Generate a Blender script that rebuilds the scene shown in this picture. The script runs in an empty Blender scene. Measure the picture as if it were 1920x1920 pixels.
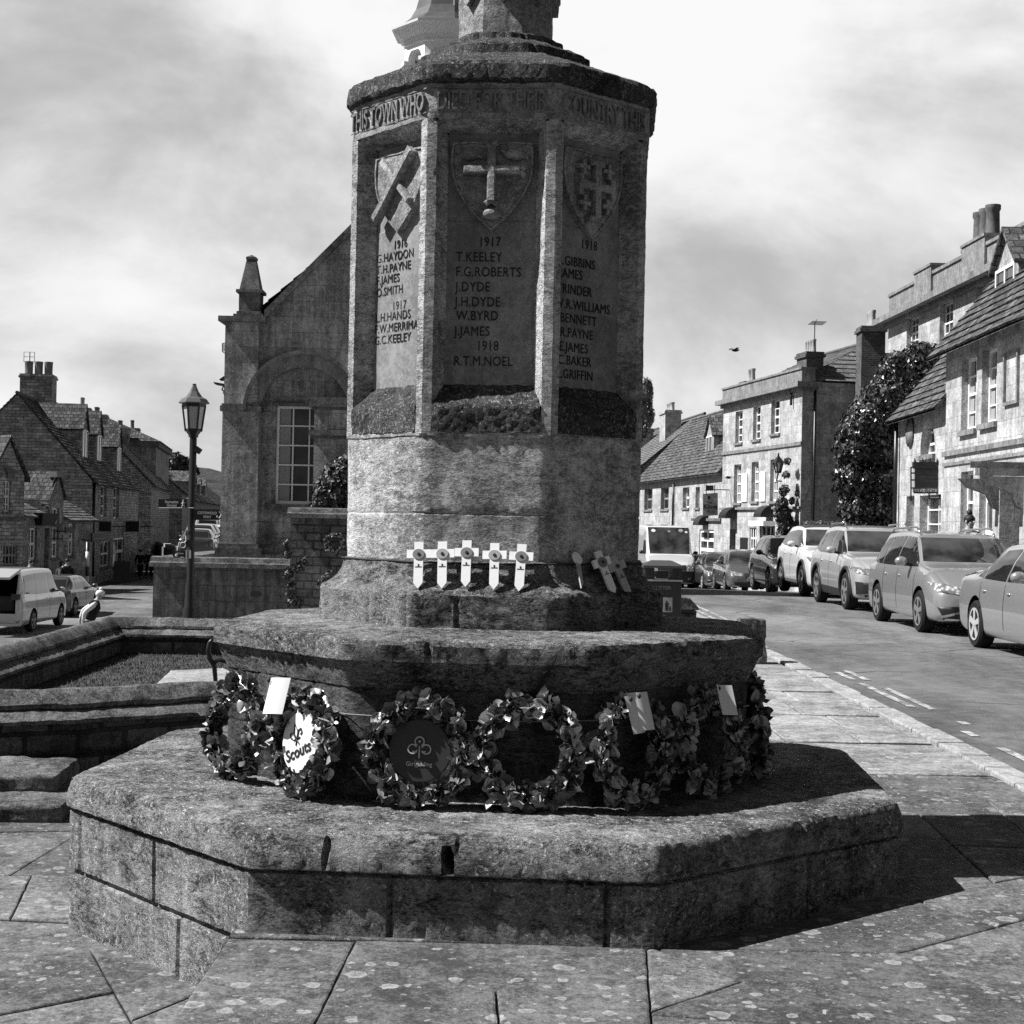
import bpy, bmesh, math, random
from math import sin, cos, tan, pi, radians as R_, sqrt, atan2, hypot
from mathutils import Vector, Matrix, noise
from mathutils.geometry import delaunay_2d_cdt
from mathutils.bvhtree import BVHTree
random.seed(7)
SC = bpy.context.scene
COL = SC.collection
# ------------------------------------------------------------------ camera, sky, sun, exposure
CAM_H, F_PX, PITCH, ROLL = 1.526, 2886.3, 0.006501, 0.0200775
cam = bpy.data.cameras.new('camera'); cam.sensor_width = 36; cam.lens = 36*F_PX/1920
cam.clip_start = 0.05; cam.clip_end = 3000
camo = bpy.data.objects.new('camera', cam); COL.objects.link(camo)
camo.matrix_world = Matrix.Translation((0, 0, CAM_H)) @ Matrix.Rotation(pi/2+PITCH, 4, 'X') @ Matrix.Rotation(ROLL, 4, 'Z')
SC.camera = camo
SUN_EL, SUN_AZ = R_(50.5), R_(4.0)                 # light travels towards +X, a touch away from the camera
sd = Vector((cos(SUN_AZ)*cos(SUN_EL), sin(SUN_AZ)*cos(SUN_EL), -sin(SUN_EL)))
sun = bpy.data.lights.new('sun', 'SUN'); sun.energy = 5.0; sun.angle = R_(0.5); sun.color = (1, 1, 1)
suno = bpy.data.objects.new('sun', sun); COL.objects.link(suno)
suno.rotation_euler = sd.to_track_quat('-Z', 'Y').to_euler()
SC.view_settings.view_transform = 'Standard'; SC.view_settings.look = 'None'
SC.view_settings.exposure = 0.85
SC.cycles.use_denoising = False; SC.cycles.diffuse_bounces = 2; SC.cycles.max_bounces = 6; SC.view_settings.gamma = 1.0
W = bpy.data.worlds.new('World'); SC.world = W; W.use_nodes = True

class NT:
    """tiny node-tree writer"""
    def __init__(s, tree): s.t = tree; tree.nodes.clear()
    def n(s, typ, ins=None, **props):
        nd = s.t.nodes.new(typ)
        for k, v in props.items(): setattr(nd, k, v)
        for k, v in (ins or {}).items():
            sk = nd.inputs[k]
            if isinstance(v, bpy.types.NodeSocket): s.t.links.new(v, sk)
            elif isinstance(v, bpy.types.Node): s.t.links.new(v.outputs[0], sk)
            else: sk.default_value = v
        return nd
    def m(s, op, a, b=0.0, c=0.0, clamp=False):
        return s.n('ShaderNodeMath', {0: a, 1: b, 2: c}, operation=op, use_clamp=clamp).outputs[0]
    def ss(s, x, lo, hi, a=0.0, b=1.0):        # smooth map range
        nd = s.n('ShaderNodeMapRange', {0: x, 1: lo, 2: hi, 3: a, 4: b}, interpolation_type='SMOOTHSTEP'); return nd.outputs[0]
    def mix(s, f, a, b):
        nd = s.t.nodes.new('ShaderNodeMix'); nd.data_type = 'FLOAT'
        for i, v in ((0, f), (2, a), (3, b)):
            if isinstance(v, bpy.types.NodeSocket): s.t.links.new(v, nd.inputs[i])
            else: nd.inputs[i].default_value = v
        return nd.outputs[0]
    def noise(s, vec, scale, detail=5, rough=.6, dist=0.0):
        return s.n('ShaderNodeTexNoise', {'Vector': vec, 'Scale': scale, 'Detail': detail, 'Roughness': rough, 'Distortion': dist}).outputs[0]
    def vor(s, vec, scale, feature='F1', rnd=1.0):
        return s.n('ShaderNodeTexVoronoi', {'Vector': vec, 'Scale': scale, 'Randomness': rnd}, feature=feature)
    def mapping(s, vec, scale=(1, 1, 1), loc=(0, 0, 0), rot=(0, 0, 0)):
        return s.n('ShaderNodeMapping', {'Vector': vec, 'Scale': scale, 'Location': loc, 'Rotation': rot}).outputs[0]
    def vadd(s, a, b, scale):
        sc = s.n('ShaderNodeVectorMath', {0: b, 'Scale': scale}, operation='SCALE').outputs[0]
        return s.n('ShaderNodeVectorMath', {0: a, 1: sc}, operation='ADD').outputs[0]

# sky: clear blue (seen in black and white) overhead and behind, bright broken cloud ahead
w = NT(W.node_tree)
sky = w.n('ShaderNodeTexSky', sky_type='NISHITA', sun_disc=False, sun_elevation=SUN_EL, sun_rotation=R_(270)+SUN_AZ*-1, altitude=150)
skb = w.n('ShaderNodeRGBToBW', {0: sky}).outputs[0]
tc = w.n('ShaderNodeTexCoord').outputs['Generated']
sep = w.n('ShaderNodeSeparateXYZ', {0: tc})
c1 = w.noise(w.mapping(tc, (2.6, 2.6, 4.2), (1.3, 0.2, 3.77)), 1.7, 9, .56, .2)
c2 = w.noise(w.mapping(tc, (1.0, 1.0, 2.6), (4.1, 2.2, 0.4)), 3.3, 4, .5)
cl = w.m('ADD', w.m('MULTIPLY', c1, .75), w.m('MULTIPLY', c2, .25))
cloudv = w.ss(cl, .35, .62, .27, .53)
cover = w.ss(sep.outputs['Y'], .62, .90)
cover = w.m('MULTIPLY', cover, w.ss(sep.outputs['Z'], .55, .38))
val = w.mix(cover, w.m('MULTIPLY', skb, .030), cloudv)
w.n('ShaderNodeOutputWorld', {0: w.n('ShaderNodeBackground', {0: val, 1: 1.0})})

# ------------------------------------------------------------------ picture rays -> places in the world
def ray(px, py):
    u, v = px-960, py-960; c, s = cos(ROLL), sin(ROLL)
    u, v = u*c+v*s, -u*s+v*c
    d = (u/F_PX, 1.0, -v/F_PX); c, s = cos(PITCH), sin(PITCH)
    return Vector((d[0], d[1]*c-d[2]*s, d[1]*s+d[2]*c))
def at(px, py, Y):
    d = ray(px, py); t = Y/d.y
    return Vector((d.x*t, Y, CAM_H+d.z*t))
def atz(px, py, z):
    d = ray(px, py); t = (z-CAM_H)/d.z
    return Vector((d.x*t, d.y*t, z))
def onplane(px, py, p, n):
    d = ray(px, py); o = Vector((0, 0, CAM_H)); t = (Vector(p)-o).dot(n)/d.dot(n)
    return o+d*t

# ------------------------------------------------------------------ mesh builder
def tag(o, label=None, cat=None, group=None, kind=None):
    if label: o['label'] = label
    if cat: o['category'] = cat
    if group: o['group'] = group
    if kind: o['kind'] = kind
    return o
def empty(name, loc=(0, 0, 0), rz=0.0, label=None, cat=None, group=None):
    o = bpy.data.objects.new(name, None); COL.objects.link(o); o.location = loc; o.rotation_euler = (0, 0, rz)
    o.empty_display_size = .2
    return tag(o, label, cat, group)
class MB:
    def __init__(s): s.v = []; s.f = []; s.mi = []; s.cur = 0
    def add(s, vs, fs):
        b = len(s.v); s.v += [Vector(p) for p in vs]; s.f += [tuple(i+b for i in f) for f in fs]; s.mi += [s.cur]*len(fs); return b
    def poly(s, pts): s.add(pts, [tuple(range(len(pts)))])
    def box(s, lo, hi, M=None):
        x0, y0, z0 = lo; x1, y1, z1 = hi
        v = [Vector(p) for p in ((x0,y0,z0),(x1,y0,z0),(x1,y1,z0),(x0,y1,z0),(x0,y0,z1),(x1,y0,z1),(x1,y1,z1),(x0,y1,z1))]
        if M is not None: v = [M @ p for p in v]
        s.add(v, [(0,3,2,1),(4,5,6,7),(0,1,5,4),(1,2,6,5),(2,3,7,6),(3,0,4,7)])
    def prism(s, pts, d):
        n = len(pts); d = Vector(d); p = [Vector(q) for q in pts]
        s.add(p+[q+d for q in p], [tuple(range(n))[::-1], tuple(range(n, 2*n))]+[(i, (i+1) % n, n+(i+1) % n, n+i) for i in range(n)])
    def grid(s, p00, p10, p11, p01, nu, nv):
        p00, p10, p11, p01 = map(Vector, (p00, p10, p11, p01)); vs = []; fs = []
        for j in range(nv+1):
            a = p00.lerp(p01, j/nv); b = p10.lerp(p11, j/nv)
            vs += [a.lerp(b, i/nu) for i in range(nu+1)]
        for j in range(nv):
            for i in range(nu):
                q = j*(nu+1)+i; fs.append((q, q+1, q+nu+2, q+nu+1))
        s.add(vs, fs)
    def rings(s, rings, close=True, cap0=False, cap1=False):
        n = len(rings[0]); vs = [p for r in rings for p in r]; fs = []
        for j in range(len(rings)-1):
            for i in range(n if close else n-1):
                k = (i+1) % n; fs.append((j*n+i, j*n+k, (j+1)*n+k, (j+1)*n+i))
        if cap0: fs.append(tuple(range(n))[::-1])
        if cap1: fs.append(tuple(range((len(rings)-1)*n, len(rings)*n)))
        s.add(vs, fs)
    def tube(s, path, r, n=8, caps=True):
        path = [Vector(p) for p in path]; rs = r if isinstance(r, (list, tuple)) else [r]*len(path); out = []
        up = None
        for i, p in enumerate(path):
            t = (path[min(i+1, len(path)-1)]-path[max(i-1, 0)]).normalized()
            if up is None: up = Vector((0, 0, 1)) if abs(t.z) < .9 else Vector((1, 0, 0))
            a = t.cross(up).normalized(); b = a.cross(t).normalized(); up = b
            out.append([p+(a*cos(2*pi*k/n)+b*sin(2*pi*k/n))*rs[i] for k in range(n)])
        s.rings(out, True, caps, caps)
    def lathe(s, prof, n=16, c=(0, 0, 0), axis='z', rot=0.0, caps=True):
        c = Vector(c); out = []
        for r, z in prof:
            ring = []
            for k in range(n):
                a = rot+2*pi*k/n
                p = (r*cos(a), r*sin(a), z)
                if axis == 'y': p = (p[0], p[2], p[1])
                if axis == 'x': p = (p[2], p[0], p[1])
                ring.append(c+Vector(p))
            out.append(ring)
        s.rings(out, True, caps, caps)
    def blob(s, c, r, n=10, m=7, M=None):
        c = Vector(c); rr = Vector(r) if hasattr(r, '__len__') else Vector((r, r, r)); out = []
        for j in range(m+1):
            t = pi*(j+.02*(j == 0)-.02*(j == m))/m
            out.append([c+((M @ Vector((rr.x*sin(t)*cos(2*pi*k/n), rr.y*sin(t)*sin(2*pi*k/n), -rr.z*cos(t)))) if M is not None else Vector((rr.x*sin(t)*cos(2*pi*k/n), rr.y*sin(t)*sin(2*pi*k/n), -rr.z*cos(t)))) for k in range(n)])
        s.rings(out, True, True, True)
    def shape(s, outer, holes, fr, step=0.0):
        """flat region with holes; fr maps (u,v) -> point"""
        polys = [outer]+list(holes); vs = []; es = []; 
        for P in polys:
            b = len(vs); vs += [Vector((p[0], p[1])) for p in P]; es += [(b+i, b+(i+1) % len(P)) for i in range(len(P))]
        if step:
            xs = [p[0] for p in outer]; ys = [p[1] for p in outer]
            nx = int((max(xs)-min(xs))/step); ny = int((max(ys)-min(ys))/step)
            for i in range(1, nx):
                for j in range(1, ny):
                    q = (min(xs)+step*i, min(ys)+step*j)
                    if inpoly(q, outer) and edist(q, outer) > step*.4 and not any(inpoly(q, h) for h in holes): vs.append(Vector(q))
        r = delaunay_2d_cdt(vs, es, [], 0, 1e-5)
        V, Fc = r[0], r[2]; keep = []
        for f in Fc:
            c = (sum(V[i].x for i in f)/len(f), sum(V[i].y for i in f)/len(f))
            if inpoly(c, outer) and not any(inpoly(c, h) for h in holes): keep.append(tuple(f))
        s.add([fr(p.x, p.y) for p in V], keep)
    def displace(s, amp, scale, amp2=0, scale2=1):
        for i, p in enumerate(s.v):
            d = noise.noise_vector(p*scale)*amp
            if amp2: d = d+noise.noise_vector(p*scale2+Vector((9, 3, 5)))*amp2
            s.v[i] = p+d
    def xform(s, M): s.v = [M @ p for p in s.v]
    def build(s, name, mat, parent=None, smooth=False, label=None, merge=False, bevel=0, sharp=None, kind=None):
        me = bpy.data.meshes.new(name); me.from_pydata([tuple(p) for p in s.v], [], s.f)
        mats = mat if isinstance(mat, (list, tuple)) else [mat]
        for m_ in mats: me.materials.append(m_)
        if len(mats) > 1: me.polygons.foreach_set('material_index', s.mi)
        if merge or bevel:
            bm = bmesh.new(); bm.from_mesh(me); bmesh.ops.remove_doubles(bm, verts=bm.verts, dist=1e-4)
            bmesh.ops.recalc_face_normals(bm, faces=bm.faces)
            if bevel:
                ed = [e for e in bm.edges if len(e.link_faces) == 2 and e.calc_face_angle(0) > .5]
                bmesh.ops.bevel(bm, geom=ed, offset=bevel, segments=2, profile=.6, affect='EDGES', clamp_overlap=True)
            bm.to_mesh(me); bm.free()
        uv = me.uv_layers.new(name='UVMap').data; vs = me.vertices; lp = me.loops
        for p in me.polygons:
            n = p.normal
            if abs(n.z) > .82: e = None
            else:
                l = hypot(n.x, n.y) or 1; e = (-n.y/l, n.x/l)
                sl = 1/max(.3, sqrt(max(0.05, 1-n.z*n.z)))
            for li in p.loop_indices:
                q = vs[lp[li].vertex_index].co
                uv[li].uv = (q.x, q.y) if e is None else (q.x*e[0]+q.y*e[1], q.z*sl)
        if smooth:
            me.shade_smooth()
            if sharp is not None: me.set_sharp_from_angle(angle=R_(sharp))
        o = bpy.data.objects.new(name, me); COL.objects.link(o)
        if parent: o.parent = parent
        if label: o['label'] = label
        if kind: o['kind'] = kind
        return o
def inpoly(p, P):
    x, y = p; c = False; j = len(P)-1
    for i in range(len(P)):
        a, b = P[i], P[j]
        if (a[1] > y) != (b[1] > y) and x < (b[0]-a[0])*(y-a[1])/(b[1]-a[1])+a[0]: c = not c
        j = i
    return c
def edist(p, P):
    best = 1e9
    for i in range(len(P)):
        a = Vector(P[i][:2]); b = Vector(P[(i+1) % len(P)][:2]); q = Vector(p); d = b-a
        t = max(0, min(1, (q-a).dot(d)/max(d.length_squared, 1e-12))); best = min(best, (a+d*t-q).length)
    return best
def copy_tree(o, parent=None):
    c = o.copy(); COL.objects.link(c)
    if parent: c.parent = parent; c.matrix_parent_inverse = o.matrix_parent_inverse
    for ch in list(o.children): copy_tree(ch, c)
    return c
def text_mesh(mb, body, size, fr, ext=0.003, bold=0.0, align='LEFT', sx=1.0, spacing=1.0):
    """letters as real solids; fr maps (u, v, w) to a point, w outwards"""
    cu = bpy.data.curves.new('t', 'FONT'); cu.body = body; cu.size = size; cu.extrude = ext; cu.offset = bold
    cu.align_x = align; cu.resolution_u = 3; cu.space_character = spacing
    o = bpy.data.objects.new('t', cu); COL.objects.link(o)
    dg = bpy.context.evaluated_depsgraph_get(); dg.update()
    me = bpy.data.meshes.new_from_object(o.evaluated_get(dg))
    mb.add([fr(v.co.x*sx, v.co.y, v.co.z) for v in me.vertices], [tuple(p.vertices) for p in me.polygons])
    bpy.data.objects.remove(o); bpy.data.curves.remove(cu); bpy.data.meshes.remove(me)
def smooth01(x): x = max(0.0, min(1.0, x)); return x*x*(3-2*x)

# ------------------------------------------------------------------ materials (all neutral greys: the photograph is black and white)
def new_mat(name):
    m = bpy.data.materials.new(name); m.use_nodes = True; return m, NT(m.node_tree)
def finish(t, col, rough=.85, bump=None, bstr=.5, bdist=.01, spec=.3, metal=0.0, coat=0.0, alpha=None):
    b = t.n('ShaderNodeBsdfPrincipled', {'Base Color': col if not isinstance(col, float) else (col, col, col, 1), 'Roughness': rough, 'Specular IOR Level': spec, 'Metallic': metal, 'Coat Weight': coat, 'Coat Roughness': .03})
    if bump is not None:
        t.t.links.new(t.n('ShaderNodeBump', {'Height': bump, 'Strength': bstr, 'Distance': bdist}).outputs[0], b.inputs['Normal'])
    t.n('ShaderNodeOutputMaterial', {0: b})
def plain(name, v, rough=.6, spec=.4, metal=0.0, coat=0.0, var=0.0, vs=6.0, bump=0.0):
    m, t = new_mat(name); col = float(v); bp = None
    if var or bump:
        nz = t.noise(t.n('ShaderNodeTexCoord').outputs['Object'], vs, 6, .65)
        if var: col = t.ss(nz, .25, .75, v*(1-var), v*(1+var))
        if bump: bp = nz
    finish(t, col, rough, bp, bump, .01, spec, metal, coat); return m
def stone(name, lo=.12, hi=.38, sc=1.0, lichen=0.0, lval=.6, lsc=9.0, dark=0.0, dval=.05, bump=.6, bdist=.012, brick=None, mortar=.55, bvar=.35, streak=0.0, spots=0.0, layer=0.0, rough=.92, island=0.0, crack=0.0):
    m, t = new_mat(name); tcn = t.n('ShaderNodeTexCoord'); co = tcn.outputs['Object']; uv = tcn.outputs['UV']
    if layer:   # bedding layers seen edge on
        co2 = t.mapping(co, (1, 1, 1+layer))
    else: co2 = co
    n1 = t.noise(co, 2.3*sc, 8, .68); n2 = t.noise(co2, 34*sc, 6, .72); n3 = t.noise(co2, 9*sc, 7, .7, .6); n4 = t.noise(co2, 95*sc, 4, .7)
    h = t.m('ADD', t.m('ADD', t.m('MULTIPLY', n1, .26), t.m('MULTIPLY', n4, .24)), t.m('ADD', t.m('MULTIPLY', n2, .26), t.m('MULTIPLY', n3, .24)))
    col = t.ss(h, .425, .585, lo, hi)
    height = t.m('ADD', t.m('MULTIPLY', n2, .6), t.m('ADD', t.m('MULTIPLY', n4, .35), t.m('MULTIPLY', n3, .9)))
    if island:
        ri = t.n('ShaderNodeNewGeometry').outputs['Random Per Island']
        col = t.m('MULTIPLY', col, t.m('ADD', t.m('MULTIPLY', ri, island), 1-island*.5))
    if brick:
        uvd = t.vadd(uv, t.n('ShaderNodeTexNoise', {'Vector': co, 'Scale': 2.2, 'Detail': 3}).outputs[1], .06 if brick[0] < .7 else .02)
        bt = t.n('ShaderNodeTexBrick', {'Vector': uvd, 'Color1': (0, 0, 0, 1), 'Color2': (1, 1, 1, 1), 'Mortar': (.5, .5, .5, 1), 'Scale': 1.0, 'Mortar Size': brick[2], 'Mortar Smooth': .3, 'Bias': 0.0, 'Brick Width': brick[0], 'Row Height': brick[1]})
        rv = t.n('ShaderNodeRGBToBW', {0: bt.outputs[0]}).outputs[0]
        col = t.m('MULTIPLY', col, t.m('ADD', t.m('MULTIPLY', rv, bvar*2), 1-bvar))
        fac = bt.outputs['Fac']
        col = t.mix(fac, col, t.m('MULTIPLY', col, mortar))
        height = t.m('ADD', height, t.m('MULTIPLY', t.m('SUBTRACT', 1.0, fac), 1.5))
        height = t.m('ADD', height, t.m('MULTIPLY', rv, .7))
    if streak:
        ns = t.noise(t.mapping(co, (5, 5, .45)), 1.6, 6, .7)
        col = t.m('MULTIPLY', col, t.ss(ns, .36, .66, 1-streak, 1.0))
    if dark:
        nd_ = t.noise(co, 1.1*sc, 9, .7, .4)
        col = t.mix(t.m('MULTIPLY', t.ss(nd_, .66-dark*.3, .80-dark*.3), .9), col, dval)
    if lichen:
        vd = t.vadd(co, t.n('ShaderNodeTexNoise', {'Vector': co, 'Scale': 28*sc, 'Detail': 4}).outputs[1], .05)
        msk = t.ss(t.noise(co, 3.1*sc, 6, .7), .66-lichen*.32, .74-lichen*.32)
        v1 = t.ss(t.noise(vd, lsc*5.5, 6, .8), .49, .60)
        lm = t.m('MULTIPLY', t.m('MULTIPLY', v1, msk), .85)
        col = t.mix(lm, col, lval); height = t.m('ADD', height, t.m('MULTIPLY', lm, .5))
    if spots:  # round crustose lichen
        vd = t.vadd(co, t.n('ShaderNodeTexNoise', {'Vector': co, 'Scale': 30.0, 'Detail': 3}).outputs[1], .035)
        for sc_, thr in ((8.5, .36), (14.0, .34), (24.0, .32)):
            vn = t.vor(vd, sc_); cx = t.n('ShaderNodeSeparateColor', {0: vn.outputs['Color']})
            rad = t.m('MULTIPLY', t.ss(cx.outputs[0], 1-spots, 1.0), thr)
            inside = t.ss(t.m('SUBTRACT', rad, vn.outputs['Distance']), 0, .035)
            ringv = t.mix(t.ss(t.m('DIVIDE', vn.outputs['Distance'], t.m('MAXIMUM', rad, .01)), .3, .95), .45, 1.0)
            k = t.m('MULTIPLY', t.m('MULTIPLY', inside, ringv), t.ss(n2, .38, .55, .45, .85))
            col = t.mix(k, col, lval)
    if crack:
        vd = t.vadd(co, t.n('ShaderNodeTexNoise', {'Vector': co, 'Scale': 3.0, 'Detail': 6}).outputs[1], .25)
        ve = t.vor(vd, crack, 'DISTANCE_TO_EDGE').outputs['Distance']
        kk = t.m('MULTIPLY', t.ss(ve, .016, .0), t.ss(n1, .48, .58))
        col = t.mix(kk, col, .02); height = t.m('SUBTRACT', height, t.m('MULTIPLY', kk, 2.0))
    finish(t, col, rough, height, bump, bdist, .25); return m

M = {}
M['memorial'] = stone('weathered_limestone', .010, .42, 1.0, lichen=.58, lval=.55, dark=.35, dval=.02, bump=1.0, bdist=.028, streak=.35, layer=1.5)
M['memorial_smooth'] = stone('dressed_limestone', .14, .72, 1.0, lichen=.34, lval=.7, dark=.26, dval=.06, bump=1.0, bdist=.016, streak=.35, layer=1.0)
M['drum'] = stone('drum_stone_painted_shade', .008, .17, 1.0, lichen=.4, lval=.25, dark=.4, dval=.012, bump=1.0, bdist=.018, streak=.35, layer=1.5)  # memorial stone in a darker copy: the drum's shade is put into the colour
M['panel'] = stone('panel_stone', .16, .30, .8, dark=.3, dval=.11, bump=.35, bdist=.006, streak=.2)
M['shield'] = stone('shield_stone', .13, .42, 1.2, lichen=.3, lval=.4, dark=.3, dval=.03, bump=.9, bdist=.014)
M['crust'] = stone('lichen_crust', .010, .12, 1.6, lichen=.85, lval=.50, lsc=12, dark=.3, dval=.01, bump=1.0, bdist=.03)
M['step'] = stone('step_stone', .014, .50, 1.0, lichen=.68, lval=.66, lsc=8, dark=.40, dval=.02, bump=1.0, bdist=.032, layer=1.2, streak=.45)
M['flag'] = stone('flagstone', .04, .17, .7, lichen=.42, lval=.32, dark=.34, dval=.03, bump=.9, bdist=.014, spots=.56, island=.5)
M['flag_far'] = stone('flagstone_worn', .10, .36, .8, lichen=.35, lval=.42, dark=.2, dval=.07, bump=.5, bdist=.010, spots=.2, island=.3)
M['letter'] = plain('letter_paint', .016, .8, .2)
M['earth'] = plain('joint_earth', .02, .95, .1, var=.6, vs=30, bump=.6)
M['coping'] = stone('coping_stone', .025, .22, 1.2, lichen=.55, lval=.34, lsc=8, dark=.5, dval=.02, bump=1.0, bdist=.02)
M['rubble'] = stone('rubble_wall', .04, .17, 1.0, lichen=.3, dark=.4, lval=.3, bump=.9, bdist=.03, brick=(.34, .17, .018), mortar=.35, bvar=.3)
M['black_iron'] = plain('black_iron', .010, .38, .5)
M['white_card'] = plain('white_card', .60, .7, .2)
# ------------------------------------------------------------------ terrain
def gz(x, y):
    zr = -.07-.038*max(0, min(y, 66)-37)-.008*max(0, y-66)
    low = -.30-1.92*smooth01((y-9)/30)*smooth01((-x-3.5)/6.0)
    s = smooth01((-x-.55)/.4)
    if y > 100 : low += .004*(y-100)
    return zr*(1-s)+low*s
def ground_sheet(name, xs, ys, dz, mat, hgt=gz):
    mb = MB(); vs = [(x, y, hgt(x, y)+dz) for y in ys for x in xs]; n = len(xs)
    mb.add(vs, [(j*n+i, j*n+i+1, (j+1)*n+i+1, (j+1)*n+i) for j in range(len(ys)-1) for i in range(n-1)])
    o = mb.build(name, mat, smooth=True); o['kind'] = 'structure'; return o
def rng(a, b, n): return [a+(b-a)*i/n for i in range(n+1)]
m, t = new_mat('asphalt'); co = t.n('ShaderNodeTexCoord').outputs['Object']
n1 = t.noise(t.mapping(co, (1, .35, 1)), .8, 8, .7, .5); n2 = t.noise(co, 60, 4, .8); n3 = t.noise(co, 5, 6, .7)
h = t.m('ADD', t.m('MULTIPLY', n1, .5), t.m('ADD', t.m('MULTIPLY', n2, .25), t.m('MULTIPLY', n3, .25)))
ve = t.vor(t.vadd(co, t.n('ShaderNodeTexNoise', {'Vector': co, 'Scale': .9, 'Detail': 5}).outputs[1], .6), .35, 'DISTANCE_TO_EDGE').outputs['Distance']
pt = t.vor(co, .22).outputs['Color']; ptv = t.n('ShaderNodeRGBToBW', {0: pt}).outputs[0]
ac = t.m('MULTIPLY', t.ss(h, .36, .64, .06, .20), t.ss(ptv, .2, .8, .82, 1.12)); ac = t.mix(t.m('MULTIPLY', t.ss(ve, .012, .002), t.ss(n1, .50, .60)), ac, .04)
finish(t, ac, .9, n2, .7, .012, .2); M['asphalt'] = m
M['soil'] = plain('bare_ground', .05, .95, .1, var=.5, vs=2)
ground_sheet('ground', [-400, -200, -120, -80, -60]+rng(-50, -12, 19)+rng(-11.5, 12, 94)[:]+[16, 22, 40, 80, 200, 400], [-15, 0]+rng(2, 60, 58)+[66, 72, 80, 90, 100, 115, 130, 160, 220, 320, 500, 900], -.05, M['soil'])
KX = 3.16   # kerb line
ground_sheet('road', [KX+.1, 4, 5, 6, 7, 8, 9, 10, 11.5, 13], [-3]+rng(0, 66, 66)+rng(70, 180, 22), 0.0, M['asphalt'], lambda x, y: gz(x, y)+.03*sin((x-KX)/5*pi))
ground_sheet('town_road', rng(-21, -7.6, 14), rng(20, 125, 40), 0.0, M['asphalt'])
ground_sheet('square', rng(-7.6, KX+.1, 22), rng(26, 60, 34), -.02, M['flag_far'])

# flagstones: one sheet of slabs, each cut out of its polygon
def split(P, a, b):
    n = Vector((-(b-a).y, (b-a).x)); A = []; B = []
    for i in range(len(P)):
        p, q = P[i], P[(i+1) % len(P)]; dp, dq = (p-a).dot(n), (q-a).dot(n)
        (A if dp >= 0 else B).append(p)
        if dp*dq < 0:
            x = p.lerp(q, dp/(dp-dq)); A.append(x); B.append(x)
    return A, B
def cut(polys, lines, z):
    for l in lines:
        a, b = (atz(l[0], l[1], z).xy, atz(l[2], l[3], z).xy); mid = (a+b)/2
        for i, P in enumerate(polys):
            if inpoly(mid, P):
                A, B = split(P, a, b)
                if len(A) > 2 and len(B) > 2: polys[i:i+1] = [A, B]
                break
    return polys
def slab(mb, P, z, gap, thick, tilt=.004, wob=.009):
    c = sum(P, Vector((0, 0)))/len(P); Q = []
    for i in range(len(P)):                                   # subdivide so that edges wander a little
        a, b = P[i], P[(i+1) % len(P)]; k = max(1, int((b-a).length/.09))
        Q += [a.lerp(b, j/k) for j in range(k)]
    area = sum(P[i].x*P[(i+1) % len(P)].y-P[(i+1) % len(P)].x*P[i].y for i in range(len(P)))
    if area < 0: Q = Q[::-1]
    n = len(Q); off = random.uniform(0, 50)
    tx, ty = random.uniform(-tilt, tilt), random.uniform(-tilt, tilt)
    def inset(d):
        out = []
        for i in range(n):
            e1 = (Q[i]-Q[i-1]).normalized(); e2 = (Q[(i+1) % n]-Q[i]).normalized()
            nn = Vector((-(e1+e2).y, (e1+e2).x)); nn.normalize(); k = 1/max(.6, abs(nn.dot(Vector((-e2.y, e2.x)))))
            out.append(Q[i]+nn*(d*k+wob*noise.noise((Q[i].x*9+off, Q[i].y*9, 0))*.6))
        return out
    zz = lambda p, d: z-d+(p.x-c.x)*tx+(p.y-c.y)*ty
    mb.rings([[(p.x, p.y, zz(p, d)) for p in inset(g)] for g, d in ((gap, thick), (gap, .007), (gap+.003, .0025), (gap+.010, .0))], True, False, True)
V2 = lambda x, y: Vector((x, y))
front = [[V2(-1.0, 3.2), V2(3.05, 3.2), V2(3.05, 9.6), V2(-1.0, 9.6)]]
cut(front, [(440, 1757, 1228, 1776), (665, 1765, 590, 1920), (1212, 1781, 1222, 1920), (645, 1845, 1210, 1868), (1225, 1776, 1590, 1915), (1375, 1845, 1240, 1890), (1240, 1903, 1560, 1925),
    (1228, 1776, 1920, 1645), (1540, 1755, 1900, 1862), (1870, 1737, 1670, 1790), (1725, 1690, 1920, 1752), (1690, 1495, 1920, 1705), (1785, 1585, 1920, 1590), (1700, 1490, 1920, 1507), (1825, 1478, 1920, 1560), (930, 1857, 936, 1920),
    (1000, 1600, 1000, 1500), (1500, 1700, 1450, 1640)], 0.0)
mb = MB()
for P in front: slab(mb, P, 0.0, .0028, .33)
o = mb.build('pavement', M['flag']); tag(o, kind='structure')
mb = MB(); y = 9.6
while y < 27:
    d = random.uniform(.45, .95); x = -1.4; sk = random.uniform(-.03, .03)
    while x < 3.02:
        l = min(random.uniform(.5, 1.3), 3.05-x)
        if 3.05-x-l < .3: l = 3.05-x
        slab(mb, [V2(x, y+sk*x), V2(x+l, y+sk*(x+l)), V2(x+l, y+d+sk*(x+l)), V2(x, y+d+sk*x)], 0.0, .0065, .2); x += l
    y += d
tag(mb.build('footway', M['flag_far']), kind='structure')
mb = MB(); mb.box((-1.0, 3.0, -.4), (3.05, 27, -.012)); tag(mb.build('paving_bed', M['earth']), kind='structure')
lowz = -.28
low = [[V2(-1.08, 2.8), V2(-1.08, 11.2), V2(-5.2, 11.2), V2(-5.2, 2.8)]]
cut(low, [(0, 1722, 215, 1730), (0, 1560, 110, 1558), (0, 1641, 110, 1641), (20, 1640, 110, 1585), (0, 1818, 170, 1780), (170, 1780, 250, 1920), (230, 1920, 330, 1880), (0, 1900, 200, 1860), (60, 1640, 20, 1722)], lowz)
mb = MB()
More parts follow.
